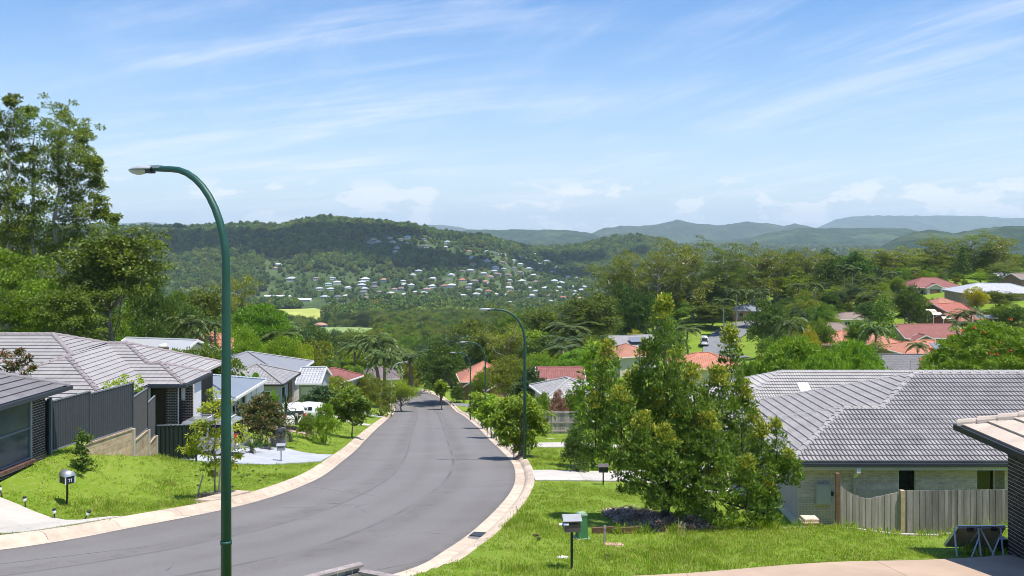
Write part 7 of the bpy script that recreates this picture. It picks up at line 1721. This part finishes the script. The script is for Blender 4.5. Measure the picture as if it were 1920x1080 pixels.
 ('gum_d', 'leafy_tree', 1640, 124, 640, 70, 'gold', 'golden leafy tree under the pale feathery palm', None),
 ('broad_c', 'leafy_tree', 1606, 140, 600, 50, 'mid', 'green tree before the long brown roof', None),
 ('broad_d', 'leafy_tree', 1536, 150, 596, 60, 'mid', 'green tree with yellow flowers left of the taupe roof', None),
 ('bush_a', 'yellow_shrub', 1520, 140, 612, 40, 'yellow', 'yellow flowering shrub on top of the flat tree', None),
 ('palm_b', 'palm_tree', 1482, 150, 590, 70, None, 'spiky palm left of the yellow flowers', None),
 ('spread_a', 'spreading_tree', 1492, 82, 634, 175, 'fern', 'wide flat topped bright tree behind the cream grey roof, left', None),
 ('spread_a', 'spreading_tree', 1600, 78, 640, 150, 'fern', 'wide flat topped bright tree behind the cream grey roof, right', None),
 ('spread_a', 'spreading_tree', 1550, 72, 662, 130, 'fern', 'lowest flat topped bright tree right behind the cream grey roof', None),
 ('bush_a', 'leafy_shrub', 1420, 84, 668, 70, 'gold', 'dull green shrub left of the flat topped trees', None),
 ('bush_b', 'leafy_shrub', 1400, 74, 680, 60, 'mid', 'low green shrub above the pale hip of the cream grey roof', None),
 ('palm_a', 'palm_tree', 1722, 122, 640, 50, None, 'small palm between the salmon roof and the dark gable', None),
 ('broad_d', 'leafy_tree', 1726, 196, 560, 40, 'mid', 'small tree beside the upper red brown roof', None),
 ('broad_b', 'leafy_tree', 1232, 160, 640, 60, 'dark', 'dark tree between the terracotta roof and the tall spire', None),
 ('gum_d', 'yellow_tree', 1190, 190, 618, 40, 'yellow', 'yellow flowering tree left of the tall spire', None),
 ('broad_e', 'leafy_tree', 1140, 170, 630, 60, 'blue', 'grey green tree left of the terracotta roof', None),
]
TXY = []
for (key, name, px, Y, top, wpx, lm, label, grp) in TREES:
    if key.startswith('gum') and grp: top -= 12; wpx *= 1.15
    tree_px(key, name, px, Y, top, wpx, lm=lm, label=label, cat='palm' if 'palm' in name else 'shrub' if 'shrub' in name else 'tree', group=grp); TXY.append((xat(px, Y), Y, wpx / FPX * Y / 2))
# red flowering poinciana at the right
pr_ = tree_px('spread_b', 'flame_tree', 1856, 60, 606, 250, lm='fern', label='broad feathery tree dotted with red flowers behind the right roof', cat='tree')
put('flowers', PROTO['spread_b_flower'], pr_, True); TXY.append((xat(1856, 60), 60, 5))
# banana plant, cordyline, yuccas
def big_leaves(name, label, px, Y, base, leaves, lm, cat='plant', material=None):
    x = xat(px, Y); z = g(x, Y) if base is None else zat(base, Y); root = empty(name, (x, Y, z)); tag(root, label, cat); rng = np.random.default_rng(int(px)); mesh_n = 9
    for (an, el, ln, wd, sag) in leaves:
        mb = MB(); d = Vector((math.cos(an) * math.cos(el), math.sin(an) * math.cos(el), math.sin(el))); s = Vector((-math.sin(an), math.cos(an), 0)); 
        for k in range(mesh_n):
            t = k / (mesh_n - 1); p = d * ln * t + Vector((0, 0, -sag * ln * t * t)); w_ = wd * math.sin(math.pi * min(1, t * .93 + .05)) ** .55 * .5
            mb.v += [tuple(p - s * w_ + Vector((0, 0, w_ * .3))), tuple(p), tuple(p + s * w_ + Vector((0, 0, w_ * .3)))]
        for k in range(mesh_n - 1):
            for j in (0, 1): a = k * 3 + j; mb.f.append((a, a + 1, a + 4, a + 3))
        mb.build('leaf', LM[lm], root, True, True)
    MB().tube([(0, 0, -.2), (0, 0, .5)], [.12, .08], 8).build('stem', BARK, root, True, True); return root
R_ = random.Random(6)
big_leaves('banana_plant', 'banana plant with huge bright leaves before the dark tiled roof', 477, 64, 752, [(R_.random() * 6.28, R_.uniform(.75, 1.35), R_.uniform(2.0, 3.2), R_.uniform(.5, .75), R_.uniform(.15, .4)) for _ in range(13)], 'banana')
big_leaves('banana_plant', 'small upright banana plant beside the red cordyline', 510, 60, 772, [(R_.random() * 6.28, R_.uniform(.9, 1.4), R_.uniform(1.2, 2.0), R_.uniform(.3, .5), .25) for _ in range(8)], 'banana')
big_leaves('cordyline', 'dark red cordyline between the banana plants', 499, 59, 760, [(R_.random() * 6.28, R_.uniform(.4, 1.4), R_.uniform(.7, 1.1), .14, .3) for _ in range(26)], 'purple')
for k, (px, Y, b, n, ln, lab) in enumerate(((556, 55, 790, 34, 1.4, 'spiky yucca beside the white hatchback'), (536, 56, 768, 36, 1.6, 'tall spiky yucca behind the rusty shrub'), (472, 46.8, 842, 40, 1.0, 'strappy plant at the foot of the rusty shrub'), (545, 51.5, 822, 26, .9, 'strappy plant by the grey block wall'), (505, 49, 838, 26, .7, 'low strappy plant on the driveway edge'))):
    big_leaves('spiky_plant', lab, px, Y, b, [(R_.random() * 6.28, R_.uniform(.2, 1.45), ln * R_.uniform(.7, 1.1), .07, .35) for _ in range(n)], 'palm' if k < 2 else 'mid')
# ------------------------------------------------------------------ further trees filling the slopes, kept clear of roofs and of the sight lines to them
BOX = []
for o in list(COL.objects):
    if o.get('eave') is not None:
        bb = [wmat(c) @ Vector(v) for c in o.children if c.type == 'MESH' for v in c.bound_box]
        bb = [(CXP + FPX * v.x / v.y, HYP - FPX * v.z / v.y, v.y) for v in bb if v.y > 1]
        if bb: BOX.append((min(q[0] for q in bb), max(q[0] for q in bb), min(q[1] for q in bb), max(q[1] for q in bb), min(q[2] for q in bb), o.location.x, o.location.y))
TOPX = [-100, 0, 250, 330, 460, 520, 570, 600, 690, 720, 800, 880, 960, 1040, 1130, 1220, 1290, 1480, 1530, 1640, 1920, 2100]
TOPY = [470, 480, 520, 560, 560, 600, 622, 645, 645, 628, 640, 606, 590, 560, 520, 500, 500, 500, 500, 500, 500, 490]
rf = random.Random(21); kinds = [('broad_a', 'mid'), ('broad_a', 'bright'), ('broad_b', 'mid'), ('broad_b', 'dark'), ('broad_c', 'olive'), ('broad_d', 'bright'), ('broad_d', 'gold'), ('broad_e', 'blue'), ('gum_d', 'olive'), ('gum_c', 'gold'), ('bush_a', 'mid'), ('bush_c', 'olive'), ('palm_a', None)]
ADJ = {'mid': 'green leafy', 'bright': 'bright green', 'dark': 'dark green', 'olive': 'olive green', 'gold': 'yellow green', 'blue': 'grey green', None: 'feathery'}
def patch_of(px, Y):
    if px < 520: return 'the woods on the left slope'
    if px < 860: return 'the valley trees past the end of the street'
    if px < 1130: return 'the valley trees behind the second street lamp'
    if px < 1500: return 'the slope around the side road'
    return 'the gardens on the right slope'
ORD = ['leftmost'] + [q + ' from left' for q in 'second third fourth fifth sixth seventh eighth ninth tenth eleventh twelfth thirteenth fourteenth fifteenth sixteenth seventeenth eighteenth nineteenth twentieth twenty-first twenty-second twenty-third twenty-fourth twenty-fifth twenty-sixth twenty-seventh twenty-eighth twenty-ninth thirtieth thirty-first thirty-second'.split()]
def ordinals(items, fmt):
    """items: (key, px, object); numbers each kind from left to right in the picture"""
    by = {}
    for k, px, o in items: by.setdefault(k, []).append((px, o))
    for k, q in by.items():
        q.sort(key=lambda t: t[0])
        for i, (px, o) in enumerate(q): o['label'] = fmt(k, (ORD[i] if i < len(ORD) else ORD[-1]) if len(q) > 1 else 'single')
FILL = []
n_fill = 0; tries = 0
while n_fill < 380 and tries < 20000:
    tries += 1
    Y = math.exp(rf.uniform(math.log(95), math.log(360))); px = rf.uniform(-40, 1960)
    if n_fill > 240: Y = rf.uniform(135, 300); px = rf.uniform(1290, 1950)
    x = xat(px, Y)
    if px > 1480 and Y < 90: continue
    if px < 330 and rf.random() < .75: continue
    if px < 520 and Y > 230: continue
    if road_sd(np.array([x]), np.array([Y]))[0] < 5 or float(np.min(polydist(FS_L, np.array([x]), np.array([Y])))) < 7 or float(np.min(polydist(FS_R, np.array([x]), np.array([Y])))) < 5: continue
    key, lm = rf.choice(kinds); small = key.startswith('bush'); z = g(x, Y)
    h = rf.uniform(3, 5.5) if small else rf.uniform(7, 15)
    if px > 1480 and Y < 270: h *= .55
    if 1200 < px < 1300 and Y > 120 and lm in ('bright', 'gold'): continue
    lim = (HYP - float(np.interp(px, TOPX, TOPY)) - rf.uniform(0, 25)) / FPX * Y - z
    h = min(h, lim)
    if h < 2.2: continue
    wd = h * rf.uniform(.75, 1.1) if not small else h * 1.2; wp_ = wd / Y * FPX / 2; tp_ = HYP - FPX * (z + h) / Y; bp_ = HYP - FPX * z / Y
    bad = any(math.hypot(x - q[0], Y - q[1]) < max(2.2, q[2] * .75) for q in TXY)
    for (a, b, c, d, yy, hx, hy) in BOX:
        if math.hypot(x - hx, Y - hy) < 8.5: bad = True
        if Y < yy and px + wp_ > a and px - wp_ < b and tp_ < d - (d - c) * .3 and bp_ > c: bad = True
    if px > 1285 and px < 1440 and Y < 262 and tp_ < 672 and bp_ > 575: bad = True
    if bad: continue
    nm = 'palm_tree' if key == 'palm_a' else 'shrub' if small else 'tree'
    wd_ = {'palm_tree': 'palm', 'shrub': 'shrub', 'tree': 'tree'}[nm]; o = plant(key, nm, x, Y, h, wd, lm=lm, label='', cat=wd_, group='%s %ss in %s' % (ADJ[lm], wd_, patch_of(px, Y)), z=z); FILL.append(((ADJ[lm], wd_, patch_of(px, Y)), px, o))
    TXY.append((x, Y, wd / 2)); n_fill += 1
ordinals(FILL, lambda k, o: '%s %s %s among %s' % (o, k[0], k[1], k[2]))
# ------------------------------------------------------------------ the valley suburb: small houses, each its own thing
def ray_hit(px, py, y0=420, y1=3400):
    ys = np.exp(np.linspace(math.log(y0), math.log(y1), 900)); zg = ground((px - CXP) / FPX * ys, ys); zr = (HYP - py) / FPX * ys; k = np.where(zr < zg)[0]
    return (float(ys[k[0]]) if len(k) else None)
def small_house(seed, roofc, wallc, w_=13, d_=9):
    m = MB(); hw, hd = w_ / 2, d_ / 2; m.box((0, 0, .9), (w_, d_, 4.2)); wall = m.mesh('wall', wallc)
    r = MB(); ow, od = hw + .6, hd + .6; r.v = [(-ow, -od, 3), (ow, -od, 3), (ow, od, 3), (-ow, od, 3), (-(ow - od) - .01, 0, 5.2), (ow - od + .01, 0, 5.2)]; r.f = [(0, 1, 5, 4), (1, 2, 5), (2, 3, 4, 5), (3, 0, 4), (3, 2, 1, 0)]; rm = r.mesh('roof', roofc)
    return wall, rm, MB().box((0, -hd - .03, 1.6), (1.8, .08, 1.3)).mesh('window', GLASS)
SUBR = {'white': (.56, .57, .58), 'silver': (.40, .43, .46), 'red': (.40, .15, .11), 'terracotta': (.44, .24, .17), 'green grey': (.33, .42, .40), 'brown': (.22, .17, .15), 'charcoal': (.14, .14, .15)}
SUBP = {}
for i, (k, c) in enumerate(SUBR.items()): SUBP[k] = small_house(i, mat('suburb_roof_' + k.replace(' ', '_'), c, .7, .1, .4, 4, 0), (W_WHITE, W_CREAM, W_CREAM, W_WHITE, W_WHITE, B_TAN, W_CREAM)[i])
SUBPTS = []; SUBL = []
def sub_house(px, py, kind, sx=1.0, label=None, rot=None, group=True):
    Y = ray_hit(px, py)
    if Y is None: return
    x = xat(px, Y); z = g(x, Y) - .3; r = empty('suburb_house', (x, Y, z), (rf.uniform(-.5, .5) if rot is None else rot), (sx, sx, sx * 1.05))
    for nm, me in zip(('wall', 'roof'), SUBP[kind]): put(nm, me, r, True)
    for wx in (-4, -.5, 3.6): put('window', SUBP[kind][2], r, True).location.x = wx
    where = 'low in the suburb' if py > 535 else 'midway up the suburb' if py > 500 else 'on the wooded hillside'
    side = 'left part' if px < 700 else 'centre' if px < 900 else 'right part'
    tag(r, label, 'house', '%s roofed houses %s %s' % (kind, where, side)); SUBPTS.append((x, Y))
    if not label: SUBL.append(((kind, where, side), px, r))
kk = list(SUBR); wts = [5, 6, 2, 3, 2, 2.5, 3]
done = []
def try_house(px, py):
    if any(abs(px - a) < 13 and abs(py - b) < 5.5 for a, b in done): return
    done.append((px, py)); sub_house(px, py, rf.choices(kk, wts)[0], rf.uniform(.85, 1.25))
for (x0, x1, y0, y1, n) in ((590, 760, 522, 545, 26), (600, 1010, 530, 562, 62), (690, 1010, 545, 578, 46), (760, 1000, 508, 530, 20), (880, 1020, 488, 520, 26), (985, 1110, 505, 560, 48), (930, 1060, 478, 505, 20), (735, 775, 444, 480, 14), (690, 735, 440, 458, 6), (785, 840, 445, 472, 7), (475, 500, 424, 436, 6), (870, 930, 470, 490, 6), (505, 525, 495, 508, 4), (1000, 1100, 560, 590, 8)):
    for _ in range(n): try_house(rf.uniform(x0, x1), rf.uniform(y0, y1))
ordinals(SUBL, lambda k, o: '%s %s roofed house %s, %s' % (o, k[0], k[1], k[2]))
sub_house(547, 527, 'silver', 1.5, 'big pale house standing alone at the foot of the wooded hill', 0)
for k, (px, py, sx, lab) in enumerate(((521, 554, 3.0, 'long white shed, upper of the left pair in the valley'), (519, 568, 3.2, 'long white shed, lower of the left pair in the valley'), (564, 560, 2.4, 'white shed right of the two long ones'))):
    Y = ray_hit(px, py + 6); x = xat(px, Y); r = empty('long_shed', (x, Y, g(x, Y) - .3)); tag(r, lab, 'shed'); L2 = 16 * sx; mbw = MB().box((0, 0, 2), (L2, 14, 6)); mbw.build('wall', W_WHITE, r, False, True)
    rr = MB(); rr.v = [(-L2 / 2 - .5, -8, 4.9), (L2 / 2 + .5, -8, 4.9), (L2 / 2 + .5, 0, 7), (-L2 / 2 - .5, 0, 7), (L2 / 2 + .5, 8, 4.9), (-L2 / 2 - .5, 8, 4.9)]; rr.f = [(0, 1, 2, 3), (3, 2, 4, 5)]; rr.build('roof', mat('shed_roof_white', (.74, .75, .77), .6, .05, .3, 3, 0), r, False, True); SUBPTS += [(x + a, Y - b) for a in range(-36, 37, 12) for b in (0, 18, 40, 62)]
    MB().box((0, -7.06, 2.4), (L2 * .9, .1, 1.6)).build('window_band', GLASSG, r, False, True)
for (px, py, kind, sx, lab) in ((578, 606, 'charcoal', 1.0, 'small grey barn beside the meadow'), (601, 614, 'terracotta', .95, 'small brick red shed beside the meadow'), (981, 582, 'red', 1.0, 'red roofed house behind the second lamp head')): sub_house(px, py, kind, sx, lab, .2)
# ------------------------------------------------------------------ far woods (uncountable): small lumpy crowns spread over the valley and hills
def lump_tree(seed, lm, n=210, tall=1.0):
    r_ = np.random.default_rng(seed); C = unit(r_.normal(size=(n, 3))); C[:, 2] = np.abs(C[:, 2]) * 1.1 - .25; lob = .82 + .32 * r_.random((n, 1)); P = C * lob * np.array([.5, .5, .52]) + np.array([0, 0, .48]); P[:, 2] *= tall
    V, F = leaf_quads(P - C * .12, unit(C + r_.normal(size=C.shape) * .9), unit(C + np.array([0, 0, .5])), np.full(n, .22), np.full(n, .17), .1)
    core = MB(); core.lathe([(.05, 0), (.30, .12 * tall), (.42, .40 * tall), (.34, .66 * tall), (.1, .84 * tall)], n=7); cv = np.array(core.v); cf = np.array([f for f in core.f]) 
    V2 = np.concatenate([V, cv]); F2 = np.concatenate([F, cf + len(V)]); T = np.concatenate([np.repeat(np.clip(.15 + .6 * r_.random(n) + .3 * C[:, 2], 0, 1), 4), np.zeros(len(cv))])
    me = npmesh('lump', V2, F2, {'tint': T, 'young': np.zeros(len(V2))}); me.materials.append(LM[lm]); return me
LUMP = [lump_tree(1, 'dark'), lump_tree(2, 'olive', tall=1.15), lump_tree(3, 'mid'), lump_tree(4, 'dark', tall=1.3), lump_tree(5, 'gold'), lump_tree(6, 'olive')]
rw = np.random.default_rng(31); SUBA = np.array(SUBPTS)
def wood(y0, y1, n, hmin, hmax, umax=.66, keep=None):
    Y = np.sqrt(y0 ** 2 + rw.random(n) * (y1 ** 2 - y0 ** 2)); X = (rw.random(n) * 2 - 1) * umax * Y; k = np.ones(n, bool)
    if keep is not None: k &= keep(X, Y)
    for P in (MEADOW, FIELD): k &= ~inside(P, X, Y)
    X, Y = X[k], Y[k]; px = CXP + FPX * X / Y
    d = np.full(len(X), 1e9)
    for i in range(0, len(X), 4000): d[i:i + 4000] = np.min(np.hypot(X[i:i + 4000, None] - SUBA[None, :, 0], (Y[i:i + 4000, None] - SUBA[None, :, 1] + 12) * .55), 1)
    k = d > 8.5; X, Y, d, px = X[k], Y[k], d[k], px[k]
    sub = d < 38; k = ~sub | (rw.random(len(X)) < .75); X, Y, d, sub = X[k], Y[k], d[k], sub[k]
    h = hmin + (hmax - hmin) * rw.random(len(X)); h *= .75 + .6 * (fbm(X / 60, Y / 60, 3) + .5); h = np.where(sub, h * .55, h)
    return np.stack([X, Y, ground(X, Y) - .5], -1), np.stack([h * (.75 + .3 * rw.random(len(X)))] * 2 + [h], -1)
def near_keep(X, Y):
    px = CXP + FPX * X / Y; z = ground(X, Y); top = HYP - FPX * (z + 13) / Y
    a = np.interp(px, [0, 300, 500, 560, 600, 700, 730, 900, 1100, 1300, 2000], [440, 470, 540, 596, 634, 634, 560, 500, 490, 478, 478]); b = np.interp(px, [0, 400, 500, 600, 720, 900, 1100, 1300, 2000], [440, 480, 545, 572, 560, 500, 490, 478, 478])
    return top > np.where(Y > 870, b, a)
W1 = wood(340, 1000, 15000, 8, 16, keep=near_keep); W2 = wood(1000, 1560, 12000, 8, 16, keep=near_keep); W3 = wood(1560, 3000, 34000, 9, 18)
W4 = wood(3000, 6500, 9000, 9, 20, .7)
NK = ['gum_c', 'gum_d', 'broad_a', 'broad_b', 'broad_c', 'broad_e']
scatter('near_wood', W1[0], W1[1], [PROTO[k][1] for k in NK], 'woodland just beyond the last gardens', 'woodland', 6, norm=[[PROTO[k][3] * 2.2, PROTO[k][3] * 2.2, PROTO[k][2]] for k in NK])
scatter('valley_wood', W2[0], W2[1], LUMP, 'woodland filling the valley floor beyond the gardens', 'woodland', 1)
scatter('hill_wood', W3[0], W3[1], LUMP, 'dark wood covering the long hill across the valley', 'woodland', 2)
scatter('plain_wood', W4[0], W4[1], LUMP, 'scattered trees on the far plain', 'woodland', 3)
# clouds high over the hill, above the picture, whose shade lies on the wooded slope
def cloud(name, label, x, y, z, sx, sy, seed):
    r_ = random.Random(seed); bm = bmesh.new()
    for k in range(11):
        a = r_.uniform(-.8, .8); b = r_.uniform(-.8, .8); q = max(.25, 1 - a * a - b * b)
        bmesh.ops.create_icosphere(bm, subdivisions=2, radius=1, matrix=Matrix.Translation((x + a * sx, y + b * sy, z + r_.uniform(-30, 40))) @ Matrix.Diagonal((sx * .38 * q, sy * .42 * q, 70 * q, 1)))
    me = bpy.data.meshes.new(name); bm.to_mesh(me); bm.free(); me.materials.append(mat('cloud_white', (.85, .86, .88), 1, .03, .01, .1, 0)); me.polygons.foreach_set('use_smooth', np.ones(len(me.polygons), bool)); tag(put(name, me), label, 'cloud', kind='stuff')
CZ = 1300.0; k_ = CZ / SUN_DIR.z
cloud('cloud', 'low white cloud drifting above the wooded hill', -560 + SUN_DIR.x * k_, 1960 + SUN_DIR.y * k_, CZ - 40, 700, 300, 3)
cloud('cloud', 'second low white cloud above the right flank of the hill', 120 + SUN_DIR.x * k_, 2330 + SUN_DIR.y * k_, CZ - 40, 330, 330, 5)
